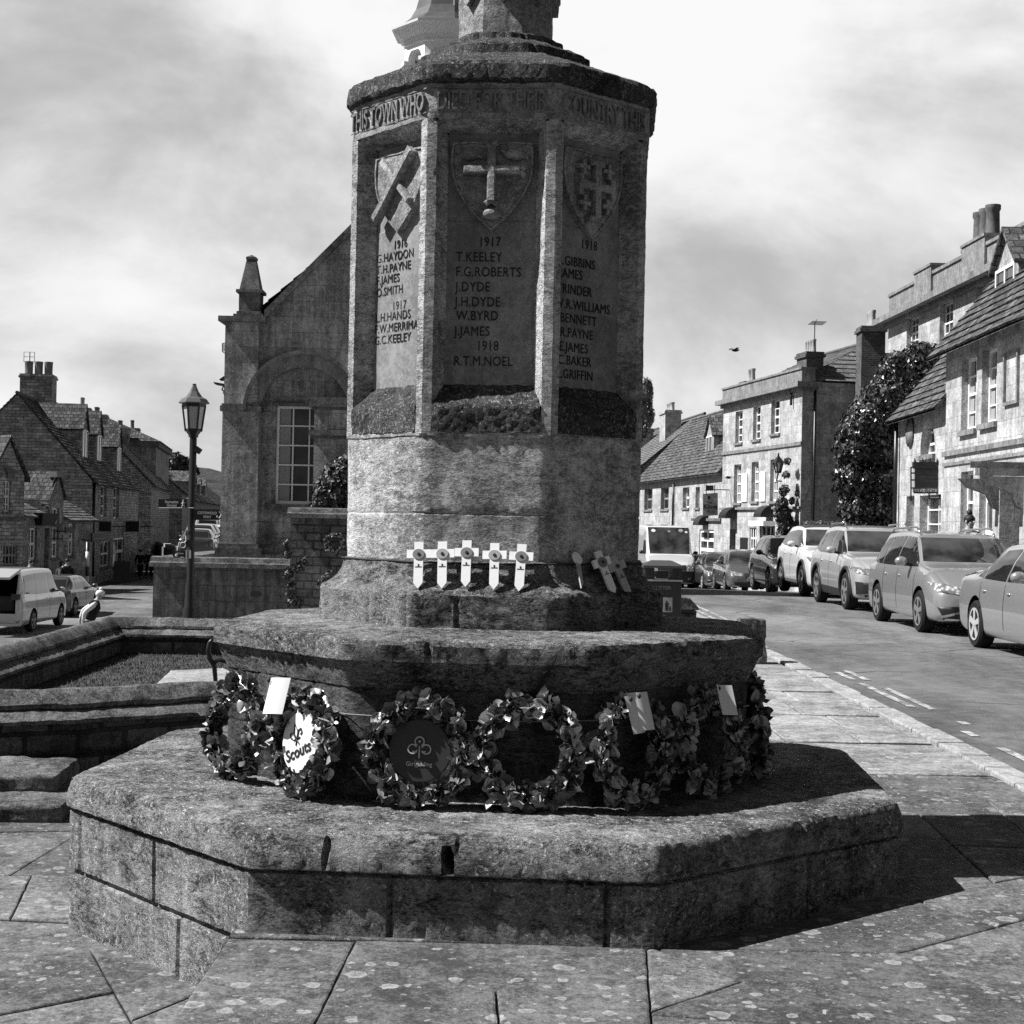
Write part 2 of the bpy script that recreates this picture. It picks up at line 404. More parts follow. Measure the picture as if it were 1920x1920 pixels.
for P in low: slab(mb, P, lowz, .003, .1)
tag(mb.build('lower_pavement', M['flag']), kind='structure')
mb = MB(); mb.box((-5.2, 2.8, -.5), (-1.08, 11.2, lowz-.012)); tag(mb.build('lower_paving_bed', M['earth']), kind='structure')
# kerb stones along the road
mb = MB(); y = 2.0; random.seed(3)
while y < 27:
    l = random.uniform(.35, .75)
    bm_ = MB(); bm_.box((3.07, y+.008, -.3), (KX+.10+random.uniform(-.012, .02), y+l-.008, .012+random.uniform(-.008, .008))); mb.add(bm_.v, bm_.f); y += l
mb.displace(.006, 9)
M['kerb'] = stone('kerb_stone', .16, .40, 1.3, lichen=.5, lval=.7, dark=.2, dval=.08, bump=.6)
tag(mb.build('kerb', M['kerb'], bevel=.012), kind='structure')
# worn double lines, only where paint is left
m, t = new_mat('worn_line_paint'); co = t.n('ShaderNodeTexCoord').outputs['Object']
finish(t, t.ss(t.noise(co, 7, 8, .75), .42, .58, .13, .40), .8, None, 0, 0, .2); M['line'] = m
mb = MB()
for x0, y0, y1 in ((.42, 8.9, 9.7), (.42, 10.2, 11.3), (.56, 10.0, 10.7), (.42, 11.9, 12.2), (.56, 12.6, 12.8), (.42, 13.8, 15.8), (.56, 13.6, 15.4), (.42, 16.2, 17.0), (.56, 16.1, 17.2), (.30, 22.5, 31), (.48, 23.0, 31)):
    for k in range(8):
        a = y0+(y1-y0)*k/8; b = y0+(y1-y0)*(k+1)/8
        z = lambda y: gz(KX+x0, y)+.03*sin((x0)/5*pi)+.006
        mb.poly([(KX+x0, a, z(a)), (KX+x0+.075, a, z(a)), (KX+x0+.075, b, z(b)), (KX+x0, b, z(b))])
tag(mb.build('road_lines', M['line']), kind='structure')

# ------------------------------------------------------------------ the war memorial
MX, MY, MYAW = -.0739, 7.3804, -.06938
mem = empty('war_memorial', (MX, MY, 0), MYAW, 'tall weathered octagonal stone war memorial on two steps with carved shields and name panels', 'war memorial')
MW = Matrix.Translation((MX, MY, 0)) @ Matrix.Rotation(MYAW, 4, 'Z'); MWi = MW.inverted()
C225 = cos(pi/8)
def ocorner(k, R): a = R_(-157.5+45*k); return Vector((R*cos(a), R*sin(a), 0))
def face_frame(f, ap):
    a = R_(-135+45*f); n = Vector((cos(a), sin(a), 0)); t_ = Vector((-sin(a), cos(a), 0))
    return lambda u, v, w_=0.0: n*(ap+w_)+t_*u+Vector((0, 0, v))
def face_px(f, ap, px, py):
    """pixel -> (u, z) on face f of the memorial"""
    a = R_(-135+45*f); n = Vector((cos(a), sin(a), 0)); t_ = Vector((-sin(a), cos(a), 0))
    p = MWi @ onplane(px, py, MW @ (n*ap), MW.to_3x3() @ n)
    return p.dot(t_), p.z
def octa(mb, prof, nseg=24, joints=(), wear=.010, seams=()):
    """eight-sided stone drum; joints = (face, u 0..1, zmin, zmax, depth, width) cut into it"""
    rings = []
    for (R, z) in prof:
        ring = []
        for f in range(8):
            a, b = ocorner(f, R), ocorner(f+1, R); W_ = (b-a).length
            for i in range(nseg):
                u = i/nseg; p = a.lerp(b, u); e = min(u, 1-u)*W_; d = 0.0
                if e < .045: d -= wear*(1-e/.045)**2
                for (jf, ju, z0, z1, dep, wd) in joints:
                    if jf == f and z0 <= z <= z1 and abs(u-ju)*W_ < wd: d -= dep
                nn = Vector((p.x, p.y, 0)).normalized()
                ring.append(p+nn*d+Vector((0, 0, z)))
        rings.append(ring)
    mb.rings(rings, True, False, True)
def rprof(pts, step=.03):
    out = [pts[0]]
    for a, b in zip(pts, pts[1:]):
        k = max(1, int(hypot(b[0]-a[0], b[1]-a[1])/step)); out += [(a[0]+(b[0]-a[0])*i/k, a[1]+(b[1]-a[1])*i/k) for i in range(1, k+1)]
    return out
R1, R2 = 1.953, 1.264
J_top = [(1, .20, .25, .365, .03, .010), (1, .495, .255, .34, .16, .018), (1, .52, .34, .40, .02, .01), (2, .56, .25, .40, .02, .008), (0, .995, .25, .3, .01, .01)]
J_bot = [(1, .352, -.5, .235, .02, .009), (1, .44, -.5, .235, .006, .006), (1, .886, -.5, .235, .03, .010), (2, .59, -.5, .235, .03, .009), (0, .52, -.02, .235, .02, .012), (0, .07, -.02, .235, .015, .010), (0, .66, -.5, -.04, .015, .008)]
mb = MB()
octa(mb, rprof([(R1-.016, -.42), (R1-.016, -.055), (R1-.034, -.045), (R1-.034, -.03), (R1-.012, -.02), (R1-.010, .222), (R1-.04, .233), (R1-.07, .245)], .024), 96, J_bot, wear=.003)
mb.displace(.003, 3, .003, 40); mb.build('lower_step_course', M['step'], mem, True, sharp=28)
mb = MB()
octa(mb, rprof([(R1-.06, .232), (R1-.004, .238), (R1+.010, .246), (R1+.012, .29), (R1-.008, .348), (R1-.020, .366), (R1-.040, .377), (R1-.07, .380), (R1-.3, .383), (1.4, .388), (1.1, .392)], .028), 96, J_top, wear=.007)
mb.displace(.004, 2.5, .0045, 36); mb.build('upper_step_course', M['step'], mem, True, sharp=28)
mb = MB()
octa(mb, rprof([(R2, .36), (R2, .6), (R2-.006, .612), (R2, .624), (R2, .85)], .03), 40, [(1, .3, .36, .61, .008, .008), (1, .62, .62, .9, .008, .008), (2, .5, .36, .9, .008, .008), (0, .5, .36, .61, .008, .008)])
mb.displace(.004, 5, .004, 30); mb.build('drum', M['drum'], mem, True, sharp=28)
mb = MB()
octa(mb, rprof([(R2-.02, .835), (R2+.006, .845), (1.318, .945), (1.336, .958), (1.339, 1.022), (1.330, 1.039), (1.308, 1.046), (1.24, 1.052), (.75, 1.068)], .022), 56, [(1, .34, .95, 1.1, .01, .007), (2, .4, .95, 1.1, .008, .007)], wear=.006)
mb.displace(.003, 3, .004, 40); mb.build('upper_step', M['memorial'], mem, True, sharp=28)
mb = MB()
octa(mb, rprof([(.856, 1.05), (.858, 1.205), (.846, 1.222), (.812, 1.238), (.782, 1.262), (.762, 1.292), (.752, 1.32), (.748, 1.345), (.738, 1.352)], .018), 40, [(1, .34, 1.0, 1.2, .01, .008), (0, .6, 1, 1.2, .008, .008)], wear=.02)
mb.displace(.005, 7, .005, 34); mb.build('base_moulding', M['memorial'], mem, True, sharp=28)
RS = .739; APS = RS*C225; WS = 2*RS*sin(pi/8)
mb = MB()
octa(mb, rprof([(RS-.008, 1.34), (RS-.004, 1.55), (RS-.009, 1.557), (RS-.004, 1.566), (RS-.002, 1.893), (RS+.003, 1.898), (RS+.003, 1.907), (RS-.02, 1.91)], .03), 24, [(0, .15, 1.75, 1.9, .006, .01)])
mb.displace(.004, 8, .003, 30); mb.build('pedestal', M['memorial_smooth'], mem, True, sharp=28)
# recessed shaft: corner mullions, splayed reveals, sloping sills
mu, spl, dep = .043, .044, .085
zs0, zs1, zt = 2.03, 2.13, 3.285
frame_mb, sill_mb, panel_objs = MB(), MB(), []
for f in range(8):
    F = face_frame(f, APS); h = WS/2
    for s_ in (-1, 1):
        x0, x1, x2 = s_*h, s_*(h-mu), s_*(h-mu-spl)
        frame_mb.grid(F(x0, 1.905), F(x1, 1.905), F(x1, zt), F(x0, zt), 3, 60)
        frame_mb.grid(F(x1, zs0), F(x2, zs1, -dep), F(x2, zt-.05, -dep), F(x1, zt), 5, 60)
    frame_mb.grid(F(-h+mu, zt), F(h-mu, zt), F(h-mu-spl, zt-.05, -dep), F(-h+mu+spl, zt-.05, -dep), 16, 4)
    frame_mb.grid(F(-h+mu, 1.905), F(h-mu, 1.905), F(h-mu, 1.915), F(-h+mu, 1.915), 16, 1)
    sill_mb.grid(F(-h+mu, 1.915, .004), F(h-mu, 1.915, .004), F(h-mu, zs0, .004), F(-h+mu, zs0, .004), 30, 8)
    sill_mb.grid(F(-h+mu, zs0, .004), F(h-mu, zs0, .004), F(h-mu-spl, zs1, -dep), F(-h+mu+spl, zs1, -dep), 30, 10)
frame_mb.displace(.0018, 7, .0022, 45); frame_mb.build('shaft_frame', M['memorial_smooth'], mem, True, sharp=25, merge=True)
sill_mb.displace(.005, 12, .007, 45); sill_mb.build('sloping_sill', M['crust'], mem, True, sharp=60, merge=True)
APP = APS-dep
HS = 1.0
def shield_outline(w_, h_):
    P = [(-w_/2, 0), (-w_/4, .006), (0, .0), (w_/4, .006), (w_/2, 0)]
    for i in range(1, 12):
        a = i/12; P.append((w_/2*(1-a**2.3)*(1+.10*sin(pi*a)), -h_*(a**.92)))
    P.append((0, -h_))
    P += [(-x, y_) for x, y_ in P[5:-1][::-1]]
    return P
def bar(mb, F, u0, v0, u1, v1, w_, t0, t1):
    d = Vector((u1-u0, v1-v0)); L = d.length; d /= L; n = Vector((-d.y, d.x)); P = [(u0+n.x*w_/2*s1, v0+n.y*w_/2*s1) for s1 in (-1, 1)]+[(u1+n.x*w_/2*s1, v1+n.y*w_/2*s1) for s1 in (1, -1)]
    P2 = [(u0+d.x*.006+n.x*(w_/2-.006)*s1, v0+d.y*.006+n.y*(w_/2-.006)*s1) for s1 in (-1, 1)]+[(u1-d.x*.006+n.x*(w_/2-.006)*s1, v1-d.y*.006+n.y*(w_/2-.006)*s1) for s1 in (1, -1)]
    mb.rings([[F(*p, t0) for p in P], [F(*p, t1-.005) for p in P], [F(*p, t1) for p in P2]], True, True, True)
TEXT = {1: (['1917', 'T.KEELEY', 'F.G.ROBERTS', 'J.DYDE', 'J.H.DYDE', 'W.BYRD', 'J.JAMES', '1918', 'R.T.M.NOEL'], [(918, 462), (855, 490), (854, 518), (854, 546), (853, 574), (855, 600), (852, 629), (914, 657), (850, 685)]),
        0: (['1916', 'G.HAYDON', 'T.H.PAYNE', 'F.JAMES', 'O.SMITH', '1917', 'L.H.HANDS', 'F.W.MERRIMAN', 'G.C.KEELEY'], [(751, 465), (707, 494), (707, 515), (706, 535), (706, 557), (749, 580), (704, 605), (703, 626), (703, 647)]),
        2: (['1918', 'F.A.GIBBINS', 'H.JAMES', 'J.TRINDER', 'W.R.WILLIAMS', 'R.BENNETT', 'H.R.PAYNE', 'G.E.JAMES', 'H.C.BAKER', 'A.L.GRIFFIN'], [(1104, 468), (1032, 492), (1034, 516), (1036, 546), (1040, 575), (1036, 601), (1034, 628), (1032, 655), (1030, 680), (1028, 706)])}
for f in range(8):
    F = face_frame(f, APP); hw = WS/2-mu-spl+.004
    pm = MB(); pm.grid(F(-hw, zs1-.004), F(hw, zs1-.004), F(hw, 2.848), F(-hw, 2.848), 12, 30); pm.grid(F(-hw, 2.852, -.004), F(hw, 2.852, -.004), F(hw, zt-.04, -.004), F(-hw, zt-.04, -.004), 12, 14)
    pm.grid(F(-hw, 2.848), F(hw, 2.848), F(hw, 2.852, -.004), F(-hw, 2.852, -.004), 12, 1)
    pm.displace(.0025, 6); po = pm.build('name_panel', M['panel'], mem, True)
    SW, SH = .352, (.362 if f == 0 else .385); ztop = 3.19
    S = shield_outline(SW, SH); sm = MB()
    S2 = [(x*.95, y_*.958-.007) for x, y_ in S]; S3 = [(x*.935, y_*.945-.009) for x, y_ in S]
    Fz = lambda u, v, w_=0.0, F=F: F(u, ztop+v, w_)
    sm.rings([[Fz(x, y_, -.005) for x, y_ in S], [Fz(x, y_, .020) for x, y_ in S], [Fz(x, y_, .029) for x, y_ in S], [Fz(x, y_, .029) for x, y_ in S2], [Fz(x, y_, .021) for x, y_ in S3]], True, True, False)
    sm.shape(S3, [], lambda u, v, Fz=Fz: Fz(u, v, .021+.004*cos(u/SW*pi)), .022)
    sm.displace(.002, 18, .0015, 50); so = sm.build('shield', M['shield'], mem, True, sharp=28)
    cm = MB(); 
    if f % 4 == 0:                                           # saltire
        bar(cm, Fz, -.15, -.29, .12, -.005, .040, .02, .063); bar(cm, Fz, -.12, -.02, .10, -.235, .036, .02, .049)
    elif f % 4 == 1:                                         # cross with split ends and small birds
        bar(cm, Fz, 0, -.02, 0, -.265, .036, .02, .074); bar(cm, Fz, -.125, -.125, .125, -.125, .036, .02, .071)
        for (u, v, du, dv) in ((-.125, -.125, -.02, .015), (-.125, -.125, -.02, -.026), (.125, -.125, .02, .015), (.125, -.125, .02, -.026), (0, -.255, -.026, -.02), (0, -.255, .026, -.02), (0, -.02, .026, .016), (0, -.03, -.026, .016)):
            bar(cm, Fz, u, v, u+du, v+dv, .022, .02, .063)
        for (u, v) in ((-.10, -.055), (.10, -.055), (0, -.315)):
            cm.blob(Fz(u, v, .042), (.046, .026, .026), 8, 6); bar(cm, Fz, u-.035, v+.004, u-.056, v+.02, .012, .035, .052); bar(cm, Fz, u+.03, v-.004, u+.058, v-.012, .014, .035, .050)
            bar(cm, Fz, u-.02, v+.01, u+.03, v+.022, .012, .035, .057)
    elif f % 4 == 2:                                         # large cross between four small ones
        bar(cm, Fz, 0, -.05, 0, -.30, .034, .02, .067); bar(cm, Fz, -.10, -.155, .10, -.155, .034, .02, .064)
        for (u, v, a) in ((0, -.05, 0), (0, -.30, 0), (-.10, -.155, 1), (.10, -.155, 1)):
            bar(cm, Fz, u-(.045 if not a else 0), v-(.045 if a else 0), u+(.045 if not a else 0), v+(.045 if a else 0), .024, .02, .061)
        for (u, v) in ((-.078, -.075), (.078, -.075), (-.07, -.235), (.07, -.235)):
            bar(cm, Fz, u-.034, v, u+.034, v, .018, .02, .057); bar(cm, Fz, u, v-.034, u, v+.034, .018, .02, .059)
    else:
        bar(cm, Fz, 0, -.02, 0, -.33, .05, .02, .044); bar(cm, Fz, -.14, -.12, .14, -.12, .05, .02, .044)
    cm.displace(.003, 25); cm.build('shield_charge', M['shield'], so, True, sharp=40)
    if f in TEXT:
        for s_, (px, py) in zip(*TEXT[f]):
            tm = MB()
            u, v = face_px(f, APP, px, py); al = 'CENTER' if s_.isdigit() else 'LEFT'
            text_mesh(tm, s_, .060 if f != 0 else .056, lambda a, b, c, u=u, v=v, F=F: F(u+a, v+b, .0012+c*.6), .0022, 0.0, al, .80 if f == 1 else .92 if f == 0 else .84, 1.05)
            tm.build('inscription', M['letter'], po)
M['letters_raised'] = stone('raised_letter_stone', .09, .26, 1.0, dark=.2, dval=.06, bump=.6)
# lettered frieze
mb = MB(); octa(mb, rprof([(RS+.004, 3.282), (RS+.008, 3.30), (RS+.006, 3.44)], .03), 30); mb.displace(.004, 9, .003, 30)
fz = mb.build('frieze', M['shield'], mem, True, sharp=28)
FT = {0: 'THIS TOWN WHO', 1: 'DIED FOR THEIR', 2: 'COUNTRY THIS'}
for f in range(3):
    F = face_frame(f, (RS+.006)*C225); tm = MB()
    text_mesh(tm, FT[f], .118, lambda a, b, c, F=F: F(a-.003, 3.320+b, .001+c), .011, .0015, 'CENTER', .555 if f != 2 else .60, 1.0)
    for v in (3.306, 3.412): tm.grid(F(-WS/2, v, .004), F(WS/2, v, .004), F(WS/2, v+.006, .004), F(-WS/2, v+.006, .004), 8, 1)
    tm.displace(.002, 30); tm.build('raised_lettering', M['letters_raised'], fz)
mb = MB()
octa(mb, rprof([(.735, 3.434), (.768, 3.442), (.778, 3.452), (.780, 3.510), (.768, 3.530), (.70, 3.556), (.47, 3.650), (.44, 3.656), (.436, 3.70), (.42, 3.712), (.32, 3.755), (.30, 3.762), (.296, 3.79), (.275, 3.802), (.2, 3.81)], .025), 26, wear=.02)
mb.displace(.004, 7, .008, 32); mb.build('cap', M['crust'], mem, True, sharp=28)
mb = MB(); RU = .238; octa(mb, rprof([(RU, 3.79), (RU-.002, 4.3), (RU-.02, 5.6), (RU+.05, 5.66), (RU+.05, 5.78), (RU-.03, 5.84)], .04), 14, wear=.0); mb.displace(.005, 9, .003, 40)
mb.build('upper_shaft', M['shield'], mem, True, sharp=28)
for f in (0, 1, 2, 3, 7):
    F = face_frame(f, (RU-.002)*C225); sm = MB()
    S = shield_outline(.155, .21); Fz = lambda u, v, w_=0.0, F=F: F(u, 4.155+v, w_)
    sm.rings([[Fz(x, y_, -.004) for x, y_ in S], [Fz(x, y_, .03) for x, y_ in S]], True, True, True)
    bar(sm, Fz, -.05, -.09, -.02, -.12, .02, .02, .038); bar(sm, Fz, .05, -.09, .02, -.12, .02, .02, .038); bar(sm, Fz, 0, -.03, 0, -.15, .02, .02, .04)
    sm.displace(.003, 25); sm.build('small_shield', M['shield'], mem, True, sharp=28)
mb = MB()   # cross at the head of the shaft, above the picture
mb.box((-.09, -.09, 5.84), (.09, .09, 7.1)); mb.box((-.42, -.085, 6.5), (.42, .085, 6.68)); mb.displace(.004, 9)
mb.build('cross_head', M['shield'], mem, bevel=.015)
# ------------------------------------------------------------------ poppy wreaths
def leafmat(name, lo, hi, rough=.38, spec=.5):
    m, t = new_mat(name); ri = t.n('ShaderNodeNewGeometry').outputs['Random Per Island']
    finish(t, t.m('ADD', t.m('MULTIPLY', t.m('POWER', ri, 1.7), hi-lo), lo), rough, None, 0, 0, spec); return m
M['petal'] = leafmat('poppy_petal', .012, .55, .28, .8)
M['petal_dark'] = leafmat('dark_leaf_petal', .03, .5, .45, .4)
M['badge_dark'] = plain('dark_badge', .035, .5, .4); M['badge_light'] = plain('light_badge', .62, .5, .4)
M['mark_light'] = plain('badge_print_light', .45, .6, .3); M['mark_dark'] = plain('badge_print_dark', .02, .6, .3)
def petal(mb, pos, d, up, L, wd, cup, curl):
    """a cupped poppy petal growing from pos along d, facing up"""
    d = d.normalized(); s_ = d.cross(up).normalized(); u = s_.cross(d).normalized(); vs = []; nu, nv = 4, 4
    for j in range(nv+1):
        a = j/nv; wv = wd*(sin(pi*(.12+.80*a))**.55)*.5
        for i in range(nu+1):
            b = i/nu*2-1
            h_ = cup*(b*b)*wd*.5+curl*a*a*L+.006*sin(7*b+a*5+pos.x*90)
            vs.append(pos+d*(a*L*(1-.14*b*b))+s_*(b*wv)+u*h_)
    mb.add(vs, [(j*(nu+1)+i, j*(nu+1)+i+1, (j+1)*(nu+1)+i+1, (j+1)*(nu+1)+i) for j in range(nv) for i in range(nu)])
def make_wreath(name, label, loc, rz, lean, Ro=.215, tube=.046, mat='petal', nring=34, group='poppy wreaths laid on the memorial', seed=1, psize=1.06, sx=1.0):
    """wreath standing in its own x-z plane, facing -y; origin at its lowest point"""
    rnd = random.Random(seed); t = empty(name, loc, rz, label, 'wreath', group); t.rotation_euler = (lean, 0, rz); t.scale = (sx, 1, 1)
    Rc = Ro-tube; c = Vector((0, 0, Ro)); mb = MB()
    ringp = [c+Vector((Rc*cos(2*pi*k/36), 0.0, Rc*sin(2*pi*k/36))) for k in range(37)]
    b = MB(); b.tube(ringp, .026, 10); b.build('backing_ring', M['mark_dark'], t)
    for k in range(nring):
        for q, ph in enumerate((-80, -48, -16, 16, 48, 80)):
            th = 2*pi*(k+rnd.uniform(-.4, .4)+.5*(q % 2))/nring; ph_ = R_(ph+rnd.uniform(-12, 12))
            rad = Vector((cos(th), 0, sin(th))); tan_ = Vector((-sin(th), 0, cos(th)))
            outv = rad*sin(ph_)+Vector((0, -1, 0))*cos(ph_)
            pos = c+rad*Rc+outv*.021
            ph2 = Vector((0, -1, 0))*-sin(ph_)+rad*cos(ph_)
            dirv = (outv*rnd.uniform(.10, .50)+tan_*(1 if (k+q) % 3 else -1)*rnd.uniform(.5, 1.0)+ph2*rnd.uniform(-.8, .8))
            upv = (outv+Vector((rnd.uniform(-.5, .5), rnd.uniform(-.5, .3), rnd.uniform(-.5, .5))))
            petal(mb, pos, dirv, upv, rnd.uniform(.042, .060)*psize, rnd.uniform(.042, .062)*psize, rnd.uniform(.1, .9), rnd.uniform(-.5, .6))
    mb.build('petals', M[mat], t, True)
    for k in range(0, nring, 2):                             # black flower centres
        th = 2*pi*(k+rnd.uniform(-.3, .3))/nring; rr = Rc+rnd.uniform(-.02, .02); cb = MB()
        cb.blob(c+Vector((rr*cos(th), -.047, rr*sin(th))), (.009, .006, .009), 6, 4); cb.build('flower_centre', M['mark_dark'], t)
    return t, c, Rc
def disc(t, c, r, mat, y=-.012):
    d = MB(); d.lathe([(r, y+.004), (r, y), (r*.97, y-.003)], 40, c, 'y'); return d.build('badge', mat, t)
def card(t, x, z, w_, h_, tilt, bend=.012, y=-.085, name='card'):
    mb = MB(); vs = []; n = 8
    for j in range(n+1):
        for i in range(n+1):
            a = (i/n-.5)*w_; b = (j/n-.5)*h_; p = Vector((a*cos(tilt)-b*sin(tilt)+x, y+bend*(4*(i/n-.5)**2)-(.5-j/n)*.03, a*sin(tilt)+b*cos(tilt)+z)); vs.append(p)
    f = [(j*(n+1)+i, j*(n+1)+i+1, (j+1)*(n+1)+i+1, (j+1)*(n+1)+i) for j in range(n) for i in range(n)]
    mb.add(vs, f); mb.add([p+Vector((0, .0012, 0)) for p in vs], [q[::-1] for q in f])
    o = mb.build(name, M['white_card'], t, True)
    pin = MB(); pin.blob((x+sin(tilt)*-.3*h_-w_*.25*cos(tilt), y-.012+.02, z+h_*.40), (.008, .008, .010), 8, 6); pin.build('pin', M['mark_dark'], o)
    return o
AP2 = R2*C225
def wreath_on(f, px, py_bot, name, label, **k):
    u, z = face_px(f, AP2+.10, px, py_bot); F = face_frame(f, AP2)
    p = MW @ F(u, .0, k.pop('off', .142)); p.z = .392
    return make_wreath(name, label, p, R_(-45+45*f)+MYAW, k.pop('lean', R_(-7)), **k)
wreath_on(0, 449, 1430, 'poppy_wreath', 'plain poppy wreath without badge or card, leftmost on the left face of the drum', seed=2, Ro=.222)
t, c, Rc = wreath_on(0, 578, 1465, 'poppy_wreath', 'poppy wreath with a light round badge lettered Scouts and a white card', seed=3, Ro=.218)
bd = disc(t, c, .125, M['badge_light'], -.03)
mk = MB(); Fb = lambda u, v, w_=0.0: c+Vector((u*cos(.42)-v*sin(.42), -.036-w_, u*sin(.42)+v*cos(.42)))
text_mesh(mk, 'Scouts', .068, lambda a, b, cc: Fb(a-.10, b-.055, cc), .001, .001); mk.build('lettering', M['mark_dark'], bd)
mk = MB()
for pts in ([(0, .015), (-.014, .045), (0, .085), (.014, .045), (0, .015)], [(-.006, .02), (-.02, .05), (-.038, .052), (-.042, .035), (-.03, .028)], [(.006, .02), (.02, .05), (.038, .052), (.042, .035), (.03, .028)], [(-.024, .018), (.024, .018)], [(0, .015), (-.012, -.006)], [(0, .015), (.012, -.006)]):
    mk.tube([Fb(a-.01, b, 0) for a, b in pts], .0028, 5)
mk.build('emblem', M['mark_dark'], bd)
card(t, -.15, .39, .145, .15, .1, .03, -.10)
t, c, Rc = wreath_on(1, 787, 1492, 'poppy_wreath', 'poppy wreath with a dark badge bearing a trefoil above the word Girlguiding', seed=4, Ro=.222)
bd = disc(t, c, .125, M['badge_dark'], -.02)
mk = MB()
for cx, cz in ((0, .036), (-.027, .006), (.027, .006)):
    a0 = {0: -60, -.027: 20, .027: 160}[cx]
    mk.tube([c+Vector((cx+.018*cos(R_(a0+q)), -.027, cz+.018*sin(R_(a0+q)))) for q in (range(0, 301, 15) if cx == 0 else (range(10, 331, 16) if cx < 0 else range(0, -321, -16)))], .0030, 5)
mk.tube([c+Vector((0, -.027, .018)), c+Vector((0, -.027, -.03))], .003, 5); mk.tube([c+Vector((.026, -.027, -.004)), c+Vector((.012, -.027, -.004))], .003, 5); mk.tube([c+Vector((-.026, -.027, -.004)), c+Vector((-.010, -.027, -.004))], .003, 5)
mk.blob(c+Vector((0, -.026, .036)), (.005, .003, .005), 6, 4)
mk.build('emblem', M['mark_light'], bd)
mk = MB(); text_mesh(mk, 'Girlguiding', .024, lambda a, b, cc: c+Vector((a, -.0245-cc, b-.060)), .001, .0004, 'CENTER'); mk.build('lettering', M['mark_light'], bd)
wreath_on(1, 988, 1497, 'poppy_wreath', 'large plain poppy wreath with an open centre, right of the trefoil wreath', seed=5, Ro=.228)
t, c, Rc = wreath_on(2, 1178, 1490, 'poppy_wreath', 'shaded poppy wreath with a folded white card pinned on top', seed=6, Ro=.226, sx=.95)
card(t, .01, .385, .125, .15, .0, .035, -.09); card(t, -.035, .375, .07, .15, .06, .01, -.075)
t, c, Rc = wreath_on(2, 1322, 1475, 'poppy_wreath', 'shaded poppy wreath with a small flat white card, nearest the right edge of the drum', seed=7, Ro=.226, sx=.95)
card(t, .02, .40, .10, .125, -.08, -.015, -.09)
t, c, Rc = wreath_on(3, 1432, 1452, 'poppy_wreath', 'poppy wreath seen edge on round the right corner of the drum', seed=8, Ro=.225, off=.075)
F3 = face_frame(3, AP2)
q = MW.to_3x3() @ Vector((0, 0, 0))
card(t, .16, .235, .10, .12, .6, .01, -.06)
# thin cord that ties the wreaths and crosses on
M['cord'] = plain('twine', .30, .8, .2)
def cord(name, R, z, label, sag=.004, loops=(), r=.003, mat='cord'):
    pts = []
    for f in range(8):
        a, b = ocorner(f, R), ocorner(f+1, R)
        for i in range(10):
            p = a.lerp(b, i/10); pts.append(MW @ (p+Vector((0, 0, z-sag*sin(pi*i/10)+.003*noise.noise(p*5)))))
    pts.append(pts[0]); mb = MB(); mb.tube(pts, r, 5, False); tag(mb.build(name, M[mat], None, True), label, 'cord')
cord('tie_cord', R2+.008, .735, 'thin pale cord tied round the memorial drum behind the wreaths', .012, r=.0022)
M['wire'] = plain('dark_twine', .03, .7, .2)
cord('tie_cord', RS+.012, 1.346, 'dark twine tied round the foot of the shaft behind the wooden crosses', .003, r=.0045, mat='wire')
